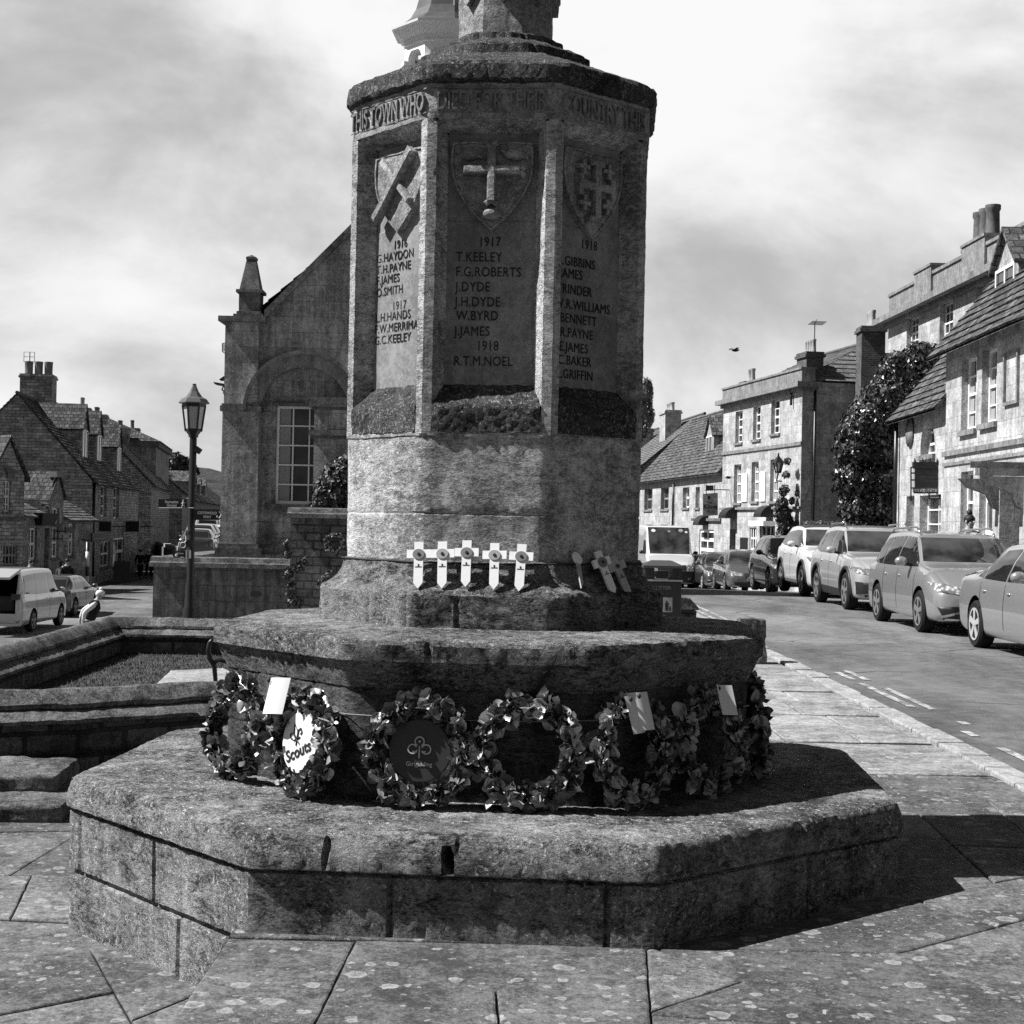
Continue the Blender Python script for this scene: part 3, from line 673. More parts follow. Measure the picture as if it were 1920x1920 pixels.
# ------------------------------------------------------------------ wooden remembrance crosses
M['cross_wood'] = plain('pale_cross_wood', .74, .7, .2, var=.10, vs=14); M['cross_wood_old'] = plain('greyed_cross_wood', .36, .8, .2, var=.3, vs=14)
M['paper_poppy'] = plain('paper_poppy', .17, .7, .3); M['paper_poppy_pale'] = plain('faded_paper_poppy', .30, .7, .3)
GRP = 'wooden remembrance crosses tied to the shaft'
def wood_cross(f, top, bot, label, wood='cross_wood', pop='paper_poppy', wd=.040, arm=.104, poppy_r=.024, roll_fix=True, scale=1.0):
    ap = APS
    u0, z0 = face_px(f, ap+.022, *top); u1, z1 = face_px(f, ap+.085, *bot); F = face_frame(f, ap)
    a = MW @ F(u0, z0, .024); b = MW @ F(u1, z1, .095)
    zax = (a-b); L = zax.length; zax.normalize(); n = MW.to_3x3() @ (F(0, 0, 1)-F(0, 0, 0)); xax = n.cross(zax)*-1; xax = zax.cross(n)*-1; xax.normalize(); yax = zax.cross(xax).normalized()
    if yax.dot(n) > 0: xax, yax = -xax, -yax
    t = empty('remembrance_cross', b, 0, label, 'cross', GRP)
    t.matrix_world = Matrix.Translation(b) @ Matrix((xax, yax, zax)).transposed().to_4x4()
    w2 = wd/2; za = L*.655; ha = wd*.95; mb = MB(); P = [(0, 0), (w2, .026), (w2, za), (arm/2, za), (arm/2, za+ha), (w2, za+ha), (w2, L), (-w2, L), (-w2, za+ha), (-arm/2, za+ha), (-arm/2, za), (-w2, za), (-w2, .026)]
    front = [(x, -.006, z) for x, z in P]
    mb.shape(P, [], lambda u, v: Vector((u, -.006, v))); mb.shape(P, [], lambda u, v: Vector((u, .006, v)))
    for i in range(len(P)):
        p, q = P[i], P[(i+1) % len(P)]; mb.poly([(p[0], -.006, p[1]), (q[0], -.006, q[1]), (q[0], .006, q[1]), (p[0], .006, p[1])])
    mb.build('wood', M[wood], t, merge=True)
    if pop:
        zc = za+ha*.45; pm = MB(); ring = []
        for k in range(24):
            an = 2*pi*k/24; r = poppy_r*(1+.10*cos(2*an)); ring.append((r*cos(an), r*sin(an)*1.08+zc))
        pm.rings([[(x, -.007, z) for x, z in ring], [(x*.97, -.0105, zc+(z-zc)*.97) for x, z in ring]], True, False, True)
        po = pm.build('poppy', M[pop], t); cm = MB(); cm.lathe([(.007, -.011), (.007, -.0135), (.005, -.015)], 12, (0, 0, zc), 'y'); cm.build('centre', M['mark_dark'], po)
    lm = MB(); zt_ = za*.70
    lm.box((-w2*.72, -.0075, zt_), (w2*.72, -.0062, zt_+.0028)); lm.box((-.003, -.0075, zt_+.005), (.003, -.0062, zt_+.014)); lm.build('printed_line', M['mark_dark'], t)
    return t
# sloping pose: tops touch the shaft, feet stand on the flare
wood_cross(1, (786, 1017), (784, 1104), 'pale wooden cross leftmost of the row, its left arm over the shaft corner')
wood_cross(1, (830, 1016), (829, 1104), 'pale wooden cross with a faded light poppy, second from the left end of the row', pop='paper_poppy_pale')
wood_cross(1, (876, 1014), (873, 1101), 'pale wooden cross set highest, in the middle of the row of five')
wood_cross(1, (928, 1019), (926, 1106), 'pale wooden cross standing just right of the highest cross in the row', pop='paper_poppy_pale')
wood_cross(1, (979, 1021), (973, 1109), 'pale wooden cross at the right end of the row of five, foot leaning left')
wood_cross(2, (1119, 1034), (1149, 1115), 'leaning pale wooden cross with a dark poppy, on the right face of the shaft')
wood_cross(2, (1147, 1043), (1178, 1119), 'greyed leaning wooden cross with a small poppy, at the right of the leaning pair', wood='cross_wood_old', poppy_r=.011)
# round headed peg
u0, z0 = face_px(2, APS+.024, 1081, 1048); u1, z1 = face_px(2, APS+.09, 1088, 1103); F = face_frame(2, APS)
a, b = MW @ F(u0, z0, .028), MW @ F(u1, z1, .10); t = empty('remembrance_peg', b, 0, 'round headed wooden remembrance peg alone on the right face of the shaft', 'wooden peg')
zax = (a-b).normalized(); n = MW.to_3x3() @ (F(0, 0, 1)-F(0, 0, 0)); xax = (n.cross(zax)).normalized(); yax = zax.cross(xax).normalized()
if yax.dot(n) > 0: xax, yax = -xax, -yax
t.matrix_world = Matrix.Translation(b) @ Matrix((xax, yax, zax)).transposed().to_4x4(); L = (a-b).length
mb = MB(); mb.lathe([(.029, -.004), (.030, 0), (.029, .004)], 20, (0, 0, L+.004), 'y'); mb.build('head', M['cross_wood'], t)
mb = MB(); mb.prism([(-.004, -.003, 0), (.013, -.003, .03), (.014, -.003, L-.016), (-.012, -.003, L-.016)], (0, .007, 0)); mb.build('stake', M['cross_wood_old'], t)

# ------------------------------------------------------------------ grass enclosure and its coped walls
zc = .28
def coped_wall(name, pts, ztop, zbase, label, inward=1, w_=.42, h2=.20):
    """stepped saddle coping over squared rubble; pts = outer top edge, in plan"""
    t = empty(name, (pts[0].x, pts[0].y, zbase), 0, label, 'wall'); o = Vector((pts[0].x, pts[0].y, zbase))
    def off(d):
        out = []
        for i, p in enumerate(pts):
            e = []
            if i: e.append((pts[i]-pts[i-1]).normalized())
            if i < len(pts)-1: e.append((pts[i+1]-pts[i]).normalized())
            tv = sum(e, Vector((0, 0))).normalized(); nv = Vector((-tv.y, tv.x)); k = 1/max(.5, nv.dot(Vector((-e[0].y, e[0].x)))); out.append(p+nv*d*k)
        return out
    def strip(mb, prof, seg=.12, jit=True):
        # prof: list of (d, z); swept along the wall
        lines = [(off(d), z) for d, z in prof]; rings = []
        for i in range(len(pts)-1):
            k = max(1, int((pts[i+1]-pts[i]).length/seg))
            for j in range(k+(1 if i == len(pts)-2 else 0)):
                rings.append([Vector((l[i].lerp(l[i+1], j/k).x, l[i].lerp(l[i+1], j/k).y, z))-o for l, z in lines])
        mb.rings(rings, True, True, True)
    c = MB(); strip(c, [(.10, ztop-.130), (.075, ztop-.126), (.078, ztop-.095), (.125, ztop-.045), (.17, ztop-.006), (.19, ztop), (w_-.19, ztop), (w_-.17, ztop-.006), (w_-.125, ztop-.045), (w_-.078, ztop-.095), (w_-.075, ztop-.126), (w_-.10, ztop-.130)], .06); c.displace(.007, 4, .008, 22); c.build('ridge_coping', M['coping'], t, True, sharp=30)
    c = MB(); strip(c, [(.0, ztop-.225), (-.02, ztop-.222), (-.02, ztop-.195), (.04, ztop-.155), (.10, ztop-.128), (w_-.10, ztop-.128), (w_-.04, ztop-.155), (w_+.02, ztop-.195), (w_+.02, ztop-.222), (w_, ztop-.225)], .06); c.displace(.007, 4, .008, 22); c.build('lower_coping', M['coping'], t, True, sharp=30)
    c = MB(); strip(c, [(.05, zbase-.1), (.05, ztop-.22), (w_-.05, ztop-.22), (w_-.05, zbase-.1)], .2); c.displace(.006, 4, .01, 14); c.build('rubble_face', M['rubble'], t)
    return t
pA = [atz(px, py, zc).xy for px, py in ((-260, 1306), (130, 1297), (395, 1283), (640, 1272))]
coped_wall('garden_wall', pA, zc, -.32, 'low lichened stone wall with double coping, nearest the camera beside the memorial steps')
pB = [atz(px, py, zc).xy for px, py in ((-190, 1281), (0, 1224), (232, 1159), (640, 1166))]
coped_wall('garden_wall', pB, zc, -.3, 'low coped stone wall at the far side of the grass plot, with the seated person behind it')
M['grass_ground'] = plain('turf', .055, .95, .1, var=.6, vs=9, bump=.6)
P = [Vector((p.x, p.y)) for p in pA]+[Vector((p.x, p.y)) for p in pB[::-1]]
mb = MB(); mb.shape([tuple(p) for p in P], [], lambda u, v: Vector((u, v, -.15+.012*noise.noise((u*3, v*3, 0)))), .12)
tag(mb.build('turf', M['grass_ground'], None, True), kind='structure')
m, t_ = new_mat('grass_blade'); ri = t_.n('ShaderNodeNewGeometry').outputs['Random Per Island']; finish(t_, t_.ss(ri, 0, 1, .03, .11), .7, None, 0, 0, .2); M['blade'] = m
mb = MB(); rnd = random.Random(5); xs = [p.x for p in P]; ys = [p.y for p in P]; k = 0; bb = [tuple(p) for p in P]
while k < 34000:
    x, y = rnd.uniform(max(min(xs), -6.3), min(max(xs), -1.9)), rnd.uniform(min(ys)+.3, max(ys))
    if not inpoly((x, y), bb): continue
    k += 1; h_ = rnd.uniform(.012, .034); a = rnd.uniform(0, 2*pi); l = Vector((cos(a), sin(a), 0))*h_*rnd.uniform(.2, .9); s_ = Vector((-sin(a), cos(a), 0))*.004
    p = Vector((x, y, -.152)); mb.add([p-s_, p+s_, p+l+Vector((0, 0, h_))], [(0, 1, 2)])
tag(mb.build('grass', M['blade']), kind='stuff')
q = [atz(px, py, -.12) for px, py in ((270, 1302), (318, 1258), (420, 1253), (520, 1300))]
mb = MB(); slab(mb, [p.xy for p in q], -.115, .01, .05); tag(mb.build('plot_path', M['flag_far']), kind='structure')
# mounting block of two stones at the left edge
q0 = atz(40, 1540, lowz)
t = empty('mounting_block', (q0.x, q0.y, lowz), .08, 'low two stepped lichened stone block against the garden wall, at the left edge', 'stone block')
mb = MB(); mb.box((-1.6, .16, .10), (.33, .75, .23)); o = MB(); 
def rough_box(lo, hi, amp=.012, n=12, r=.03):
    """stone block with rounded, uneven arrises"""
    q = MB(); lo, hi = Vector(lo), Vector(hi); S = hi-lo; r = min(r, min(S)*.45)
    for ax in range(3):
        u, v = (ax+1) % 3, (ax+2) % 3
        for s_ in (0, 1):
            p = [Vector((0, 0, 0)) for _ in range(4)]
            for k, (a, b) in enumerate(((0, 0), (1, 0), (1, 1), (0, 1)) if s_ else ((0, 0), (0, 1), (1, 1), (1, 0))):
                p[k][ax] = lo[ax]+S[ax]*s_; p[k][u] = lo[u]+S[u]*a; p[k][v] = lo[v]+S[v]*b
            e1, e2 = (p[1]-p[0]).length, (p[3]-p[0]).length; q.grid(*p, max(n, int(e1/.05)), max(n, int(e2/.05)))
    for i, p in enumerate(q.v):
        c_ = Vector([min(max(p[k], lo[k]+r), hi[k]-r) for k in range(3)]); d = p-c_
        if d.length > 1e-6: q.v[i] = c_+d.normalized()*r if sum(abs(d[k]) > 1e-6 for k in range(3)) > 1 else p
    q.displace(amp, 5, amp*.7, 19); return q
rough_box((-1.6, -.05, -.01), (.24, .9, .11), .012).build('lower_stone', M['coping'], t, True, sharp=40)
rough_box((-1.6, .35, .10), (.12, 1.1, .21), .014).build('upper_stone', M['coping'], t, True, sharp=40)
mb = MB(); mb.box((-1.6, .08, -.05), (.15, .9, .02)); mb.build('footing', M['rubble'], t)
# curved iron arm of a bench behind the drum
q0 = atz(392, 1300, .0)
t = empty('iron_bench', (atz(396, 1262, -.12).x, atz(396, 1262, -.12).y-2.2, -.25), 0, 'black iron bench hidden behind the memorial drum, only its curved arm showing at the left', 'bench')
p0 = t.location
B_ = lambda px, py: at(px, py, p0.y)-p0
mb = MB(); mb.tube([B_(400, 1197), B_(393, 1205), B_(390, 1220), B_(394, 1236), B_(402, 1250), B_(404, 1275), B_(405, 1330), B_(405, 1380)], [.014, .020, .024, .024, .022, .02, .02, .02], 10); mb.tube([B_(401, 1243), B_(410, 1237), B_(430, 1243)], [.022, .02, .018], 8)
mb.build('arm', M['black_iron'], t, True)
mb = MB(); mb.box((.85, .05, .30), (1.55, .42, .34)); mb.build('seat', M['black_iron'], t)
mb = MB(); mb.tube([B_(405, 1210)+Vector((1.2, 0, 0)), B_(405, 1380)+Vector((1.2, 0, 0))], .02, 8); mb.build('leg', M['black_iron'], t)
# stone bollard on the kerb, and litter bin with a stub of wall
b0 = atz(1408, 1243, 0.0)
t = rough_box((-.17, -.15, -.05), (.15, .15, .50), .022); t.v = [Vector((p.x*(1-.12*max(0, p.z)), p.y*(1-.12*max(0, p.z)), p.z)) for p in t.v]
o = t.build('stone_bollard', M['coping'], None, True, sharp=40); o.location = b0; tag(o, 'short worn stone bollard at the kerb behind the memorial step', 'bollard')
bin_Y = 23.4
b0 = at(1238, 1190, bin_Y); t = empty('litter_bin', (b0.x, b0.y, -.12), .02, 'black square litter bin with a canopy top, between the memorial and the road', 'litter bin')
Wd = .275
mb = MB(); mb.box((-Wd, -Wd, 0), (Wd, Wd, .80)); mb.build('body', M['black_iron'], t, bevel=.015)
mb = MB(); mb.box((-Wd-.012, -Wd-.012, .80), (Wd+.012, Wd+.012, .825)); mb.build('rim', plain('bin_rim', .35, .5), t)
mb = MB()
for x in (-1, 1):
    for y in (-1, 1): mb.box((x*Wd-.06*(x > 0), y*Wd-.06*(y > 0), .825), (x*Wd+.06*(x < 0), y*Wd+.06*(y < 0), 1.02))
mb.box((-Wd, -Wd+.02, .825), (-Wd+.14, Wd-.02, 1.01)); mb.box((Wd-.14, -Wd+.02, .825), (Wd, Wd-.02, 1.01)); mb.build('corner_post', M['black_iron'], t)
mb = MB(); e = Wd+.03; mb.rings([[(-e, -e, 1.0), (e, -e, 1.0), (e, e, 1.0), (-e, e, 1.0)], [(-e, -e, 1.035), (e, -e, 1.035), (e, e, 1.035), (-e, e, 1.035)], [(-.14, -.14, 1.11), (.14, -.14, 1.11), (.14, .14, 1.11), (-.14, .14, 1.11)]], True, True, True)
mb.build('canopy', plain('bin_lid', .06, .4), t)
mb = MB(); text_mesh(mb, 'LITTER', .075, lambda a, b, c_: Vector((a, -Wd-.003-c_, .68+b)), .001, .001, 'CENTER'); mb.build('lettering', plain('bin_letter', .16, .5), t)
mb = MB(); mb.box((-.02, -Wd-.006, .34), (.14, -Wd, .56)); o = mb.build('notice', plain('bin_notice', .30, .5), t)
mb = MB()
mb.blob((.055, -Wd-.008, .50), (.016, .003, .016), 8, 5); mb.prism([(.035, -Wd-.011, .36), (.075, -Wd-.011, .36), (.085, -Wd-.011, .48), (.03, -Wd-.011, .48)], (0, .004, 0)); mb.prism([(.09, -Wd-.011, .36), (.12, -Wd-.011, .36), (.115, -Wd-.011, .42), (.095, -Wd-.011, .42)], (0, .004, 0))
mb.build('pictogram', M['mark_dark'], o)
b0 = at(1288, 1182, 24.2)
t = empty('wall_end', (b0.x, b0.y, -.15), 0, 'stub of low stone wall with a sloping cap beside the litter bin', 'wall')
rough_box((-.5, -.2, -.1), (.13, .2, .36), .012).build('stone_base', M['rubble'], t, True, sharp=40)
mb = MB(); mb.prism([(-.5, -.24, .36), (.16, -.24, .36), (.14, -.24, .41), (.0, -.24, .55), (-.5, -.24, .56)], (0, .48, 0)); mb.displace(.01, 5); mb.build('cap_stone', M['coping'], t, bevel=.02)
# ------------------------------------------------------------------ buildings
M['ashlar'] = stone('honey_ashlar', .25, .60, .5, dark=.28, dval=.14, bump=.4, bdist=.02, brick=(.62, .30, .008), mortar=.75, bvar=.16, streak=.25)
M['ashlar_dark'] = stone('grey_ashlar', .16, .52, .6, lichen=.25, lval=.26, dark=.35, dval=.05, bump=.5, bdist=.02, brick=(.75, .36, .006), mortar=.6, bvar=.14, streak=.4)
M['coursed'] = stone('coursed_stone', .17, .52, .6, dark=.25, dval=.06, bump=.8, bdist=.03, brick=(.42, .16, .014), mortar=.55, bvar=.35, streak=.2)
M['slates'] = stone('stone_slates', .05, .22, 1.2, lichen=.45, lval=.32, dark=.4, dval=.03, bump=1.0, bdist=.04, brick=(.26, .24, .02), mortar=.25, bvar=.5)
M['slates_dark'] = stone('dark_slates', .04, .15, 1.2, lichen=.3, lval=.2, dark=.4, dval=.02, bump=1.0, bdist=.04, brick=(.26, .24, .02), mortar=.25, bvar=.5)
M['slates_smooth'] = stone('blue_slates', .09, .20, .8, bump=.5, bdist=.02, brick=(.25, .2, .012), mortar=.6, bvar=.2)
M['trim'] = stone('dressed_trim', .14, .34, .8, dark=.3, dval=.07, bump=.5, streak=.3)
M['trim_dark'] = stone('dark_trim', .05, .20, 1.0, lichen=.3, lval=.2, dark=.4, dval=.02, bump=.8)
M['white_paint'] = plain('white_paint', .82, .45, .4); M['grey_paint'] = plain('grey_paint', .25, .5, .4)
M['lead'] = plain('lead_sheet', .08, .6, .4, var=.3, vs=3)
M['pot'] = plain('chimney_pot', .13, .8, .2, var=.4, vs=5); M['pot_pale'] = plain('pale_chimney_pot', .34, .8, .2, var=.3, vs=5)
M['door_dark'] = plain('dark_door', .012, .5, .4); M['brick'] = stone('dark_brick', .05, .12, 1.0, bump=.6, brick=(.22, .075, .01), mortar=1.5, bvar=.3)
m, t = new_mat('window_glass'); nz = t.noise(t.n('ShaderNodeTexCoord').outputs['Object'], 1.3, 2, .5)
finish(t, t.ss(nz, .35, .7, .008, .05), .06, nz, .04, .05, .5); M['glass'] = m
M['curtain'] = plain('pale_curtain', .3, .8, .2)

class House:
    def __init__(s, name, label, P0, P1, zb, cat='house', group=None, wall='ashlar'):
        s.P0 = Vector((P0.x, P0.y)); s.P1 = Vector((P1.x, P1.y)); d = s.P1-s.P0; s.W = d.length; s.a = atan2(d.y, d.x); s.zb = zb
        s.o = empty(name, (P0.x, P0.y, zb), s.a, label, cat, group); s.M = Matrix.Translation((P0.x, P0.y, zb)) @ Matrix.Rotation(s.a, 4, 'Z'); s.Mi = s.M.inverted()
        s.n = s.M.to_3x3() @ Vector((0, -1, 0)); s.wall = wall; s.holes = []; s.eholes = {0: [], 1: []}
    def px(s, px, py, y=0.0):
        p = s.Mi @ onplane(px, py, s.M @ Vector((0, y, 0)), s.n); return p.x, p.z
    def pxe(s, px, py, end):                                   # on an end wall -> (y, z)
        p = s.Mi @ onplane(px, py, s.M @ Vector((0 if end == 0 else s.W, 0, 0)), s.M.to_3x3() @ Vector((1, 0, 0))); return p.y, p.z
    def F(s, end=None):
        if end is None: return lambda u, v, w_=0.0: Vector((u, w_, v))
        if end == 0: return lambda u, v, w_=0.0: Vector((w_, u, v))
        return lambda u, v, w_=0.0: Vector((s.W-w_, u, v))
    def rect(s, l, t_, r, b, end=None):
        cx, cy = (l+r)/2, (t_+b)/2; f = (lambda x, y: s.pxe(x, y, end)) if end is not None else s.px
        u0, u1 = f(l, cy)[0], f(r, cy)[0]; v1, v0 = f(cx, t_)[1], f(cx, b)[1]
        return min(u0, u1), v0, max(u0, u1), v1
    def window(s, box, end=None, nx=2, ny=4, dep=.16, sill=True, px=True, frame='white_paint', arch=False, bar=.028, edge=.06, name='window', curtain=False, proud=.0):
        u0, v0, u1, v1 = s.rect(*box, end) if px else box
        F = s.F(end); H_ = [(u0, v0), (u1, v0), (u1, v1), (u0, v1)]
        if arch:
            r = (u1-u0)/2; H_ = [(u0, v0), (u1, v0)]+[(u0+r+r*cos(pi*k/12), v1-r+r*sin(pi*k/12)) for k in range(13)]
        (s.holes if end is None else s.eholes[end]).append((H_, dep+.05))
        mb = MB()
        def bx(a0, b0, a1, b1, d0, d1): mb.prism([F(a0, b0, d0), F(a1, b0, d0), F(a1, b1, d0), F(a0, b1, d0)], F(0, 0, d1)-F(0, 0, d0))
        d0, d1 = dep-.04, dep+.02
        bx(u0, v0, u0+edge, v1, d0, d1); bx(u1-edge, v0, u1, v1, d0, d1); bx(u0+edge, v0, u1-edge, v0+edge*1.3, d0, d1); bx(u0+edge, v1-edge, u1-edge, v1, d0, d1)
        for i in range(1, nx):
            x = u0+(u1-u0)*i/nx; bx(x-bar/2, v0+edge, x+bar/2, v1-edge, d0+.006, d1-.006)
        for j in range(1, ny):
            z = v0+(v1-v0)*j/ny; b_ = bar/2*(1.7 if j*2 == ny else 1); bx(u0+edge, z-b_, u1-edge, z+b_, d0+(.0 if j*2 == ny else .009), d1-.009)
        w_ = mb.build(name, M[frame], s.o)
        g = MB(); g.shape(H_, [], lambda u, v: F(u, v, dep+.005)); g.build('pane', M['glass'], w_)
        if curtain:
            c_ = MB(); ww = (u1-u0)*.22
            for a0, a1 in ((u0+edge, u0+edge+ww), (u1-edge-ww, u1-edge)):
                c_.rings([[F(a0+(a1-a0)*i/10, z, dep+.003-.001*(i % 2)) for i in range(11)] for z in (v0+edge, v1-edge)], False)
            c_.build('curtain', M['curtain'], w_)
        if sill:
            sm = MB(); sm.prism([F(u0-.08, v0-.10, -.07), F(u1+.08, v0-.10, -.07), F(u1+.08, v0+.002, -.07), F(u0-.08, v0+.002, -.07)], F(0, 0, dep-.045)-F(0, 0, -.07)); sm.build('sill', M['trim'] if s.wall == 'ashlar' else M['trim_dark'], w_)
        return w_, (u0, v0, u1, v1)
    def walls(s, D, ze, zr=None, front=True, ends=(0, 1), gable_front=None, back=True, ridge=None):
        """D depth, ze eave height, zr ridge height of gables in the end walls (local z)"""
        rd = ridge if ridge is not None else D/2
        def one(outline, holes, F, name):
            mb = MB(); mb.shape(outline, [h for h, d in holes], lambda u, v: F(u, v))
            for h, d in holes:
                for i in range(len(h)):
                    a, b = h[i], h[(i+1) % len(h)]; mb.poly([F(*a), F(*b), F(*b, d), F(*a, d)])
            return mb
        mb = one([(0, -1.5), (s.W, -1.5), (s.W, ze), (0, ze)] if gable_front is None else [(0, -1.5), (s.W, -1.5), (s.W, ze), (gable_front[0], gable_front[1]), (0, ze)], s.holes, s.F(), 'f')
        for e in (0, 1):
            out = [(0, -1.5), (D, -1.5), (D, ze)]+([(rd, zr)] if zr else [])+[(0, ze)]
            m2 = one(out, s.eholes[e], s.F(e), 'e'); 
            if e in ends: mb.add(m2.v, m2.f)
        if back: mb.poly([(0, D, -1.5), (s.W, D, -1.5), (s.W, D, ze), (0, D, ze)])
        return mb.build('wall', M[s.wall], s.o)
    def roof(s, D, ze, zr, mat='slates', ov=.22, verge=.10, rows=None, hip=(0, 0), ridge=None, name='roof', x0=0.0, x1=None):
        x1 = s.W if x1 is None else x1; rd = ridge if ridge is not None else D/2; mb = MB()
        sl = (zr-ze)/rd; sl2 = (zr-ze)/(D-rd); za, zb2 = ze-ov*sl*.6, ze-ov*sl2*.6
        A0, A1 = Vector((x0-verge, -ov, za)), Vector((x1+verge, -ov, za)); B0, B1 = Vector((x0-verge+hip[0], rd, zr)), Vector((x1+verge-hip[1], rd, zr))
        C0, C1 = Vector((x0-verge, D+ov, zb2)), Vector((x1+verge, D+ov, zb2)); up = Vector((0, 0, .04))
        def slope(a0, a1, b1, b0):
            L = ((b0+b1)/2-(a0+a1)/2).length; n = rows or max(4, int(L/.24)); nn = (a1-a0).cross(b0-a0).normalized(); nn = nn if nn.z > 0 else -nn
            for j in range(n):
                p0, p1, q0, q1 = a0.lerp(b0, j/n), a1.lerp(b1, j/n), a0.lerp(b0, (j+1)/n), a1.lerp(b1, (j+1)/n); k = max(2, int((p1-p0).length/.45)); lf = .055
                lower, upper = [], []
                for i in range(k+1):
                    jz = .018*noise.noise((i*.9+j*7.3, j*1.7, L)); w_ = nn*(lf+jz)
                    lower.append(p0.lerp(p1, i/k)+w_); upper.append(q0.lerp(q1, i/k)+nn*.022)
                base = [p-nn*.045 for p in lower]
                mb.rings([base, lower, upper], False)
        slope(A0, A1, B1, B0); slope(C1, C0, B0, B1)
        if hip[0]: slope(C0, A0, B0, B0)
        if hip[1]: slope(A1, C1, B1, B1)
        e = .07                                                # underside, so the eaves have thickness
        mb.poly([A0-up, A1-up, B1-up, B0-up]); mb.poly([C0-up, C1-up, B1-up, B0-up])
        if not hip[0]: mb.poly([A0-up, B0-up, B0+up, A0+up]); mb.poly([C0-up, B0-up, B0+up, C0+up])
        if not hip[1]: mb.poly([A1-up, B1-up, B1+up, A1+up]); mb.poly([C1-up, B1-up, B1+up, C1+up])
        r = mb.build(name, M[mat], s.o)
        rm = MB(); rm.tube([B0+Vector((0, 0, .06)), B1+Vector((0, 0, .06))], .09, 6); rm.build('ridge_tiles', M['trim_dark' if mat != 'slates_smooth' else 'lead'], r)
        return r
    def chimney(s, x, y, z0, z1, wx, wy, pots=3, mat=None, pot='pot', ph=.55, along='x', pr=.13, taper=.85, parent=None):
        mb = MB(); mb.box((x-wx/2, y-wy/2, z0), (x+wx/2, y+wy/2, z1-.22))
        mb.box((x-wx/2-.07, y-wy/2-.07, z1-.22), (x+wx/2+.07, y+wy/2+.07, z1-.10)); mb.box((x-wx/2-.02, y-wy/2-.02, z1-.10), (x+wx/2+.02, y+wy/2+.02, z1))
        mb.box((x-wx/2-.05, y-wy/2-.05, z0+(z1-z0)*.42), (x+wx/2+.05, y+wy/2+.05, z0+(z1-z0)*.42+.09))
        c = mb.build('chimney', M[mat or s.wall], s.o)
        for i in range(pots):
            t_ = (i+.5)/pots-.5; p = (x+(t_*wx*.92 if along == 'x' else 0), y+(t_*wy*.92 if along == 'y' else 0), z1)
            b = MB(); b.lathe([(pr, 0), (pr*.92, ph*.15), (pr*taper, ph*.8), (pr, ph*.86), (pr, ph), (pr*.7, ph), (pr*.7, ph*.8)], 12, p); b.build('chimney_pot', M[pot if i % 2 or pot == 'pot' else pot], c, True, sharp=40)
        return c
    def band(s, v0, v1, proud=.06, u0=None, u1=None, name='string_course', mat='trim', ends=()):
        mb = MB(); mb.box(((-proud if u0 is None else u0), -proud, v0), ((s.W+proud if u1 is None else u1), .02, v1))
        for e, D in ends:
            x = (0, s.W)[e]; mb.box((x-proud if e == 0 else x-.02, .021, v0+.002), (x+.02 if e == 0 else x+proud, D, v1-.002))
        return mb.build(name, M[mat], s.o)
    def pipe(s, px, py0, py1, r=.05):
        u, v1 = s.px(px, py0); v0 = s.px(px, py1)[1]; mb = MB(); mb.tube([(u, -.09, v0), (u, -.09, v1)], r, 8); mb.build('drainpipe', M['black_iron'], s.o, True)
    def dormer(s, u, w_, y0, z0, h, rise, D=2.2, mat='slates', wall=None, px=False):
        """small gabled dormer facing the street; front at depth y0"""
        mb = MB(); a, b = u-w_/2, u+w_/2
        mb.poly([(a, y0, z0), (b, y0, z0), (b, y0, z0+h), (u, y0, z0+h+rise), (a, y0, z0+h)]); mb.poly([(a, y0, z0), (a, y0+D, z0+.4), (a, y0+D, z0+h), (a, y0, z0+h)]); mb.poly([(b, y0, z0), (b, y0+D, z0+.4), (b, y0+D, z0+h), (b, y0, z0+h)])
        d = mb.build('dormer', M[wall or s.wall], s.o)
        r = MB()
        for sg in (-1, 1):
            e = Vector((u+sg*(w_/2+.14), y0-.12, z0+h-.10)); q = Vector((u, y0-.12, z0+h+rise+.05)); dy = Vector((0, D+.3, 0))
            for (p0, p1) in ((e, q),): r.prism([p0, p1, p1+Vector((0, 0, .09)), p0+Vector((0, 0, .09))], dy)
        r.build('dormer_roof', M[mat], d)
        wm = MB(); i = .12; z1 = z0+h-.02
        wm.box((a+i, y0-.05, z0+.12), (a+i+.06, y0, z1)); wm.box((b-i-.06, y0-.05, z0+.12), (b-i, y0, z1)); wm.box((a+i+.06, y0-.05, z0+.12), (b-i-.06, y0, z0+.2)); wm.box((a+i+.06, y0-.05, z1-.06), (b-i-.06, y0, z1)); wm.box((u-.03, y0-.05, z0+.2), (u+.03, y0, z1-.06))
        wm.build('dormer_window', M['white_paint'], d)
        g = MB(); g.box((a+i+.06, y0-.02, z0+.2), (b-i-.06, y0-.005, z1-.06)); g.build('dormer_pane', M['glass'], d)
        return d

# ---- right side of the street, near to far
A, B = at(1770, 900, 31.5), Vector((8.45, 17.0, 0))
h = House('stone_house', 'sunlit stone house with tall sash windows and a bracketed door hood, at the right edge', A, B, gz(8.8, 28), group='houses along the right side of the street'); zb = h.zb
ze = 5.3-zb
for b in ((1803, 669, 1831, 806), (1841, 652, 1869, 793)): h.window(b, nx=2, ny=4, dep=.17, curtain=True)
h.window((1945, 600, 1990, 760), nx=2, ny=4, dep=.3)
for b in ((1801, 884, 1824, 1000), (1836, 876, 1861, 1002)): h.window(b, nx=1, ny=2, dep=.17, sill=False)
dr = h.rect(1874, 905, 1912, 1010); h.holes.append(([(dr[0], -.1), (dr[2], -.1), (dr[2], dr[3]), (dr[0], dr[3])], .5))
mb = MB(); mb.box((dr[0], .45, -.1), (dr[2], .49, dr[3])); mb.build('door', M['door_dark'], h.o)
h.walls(7.5, ze, ze+4.75)
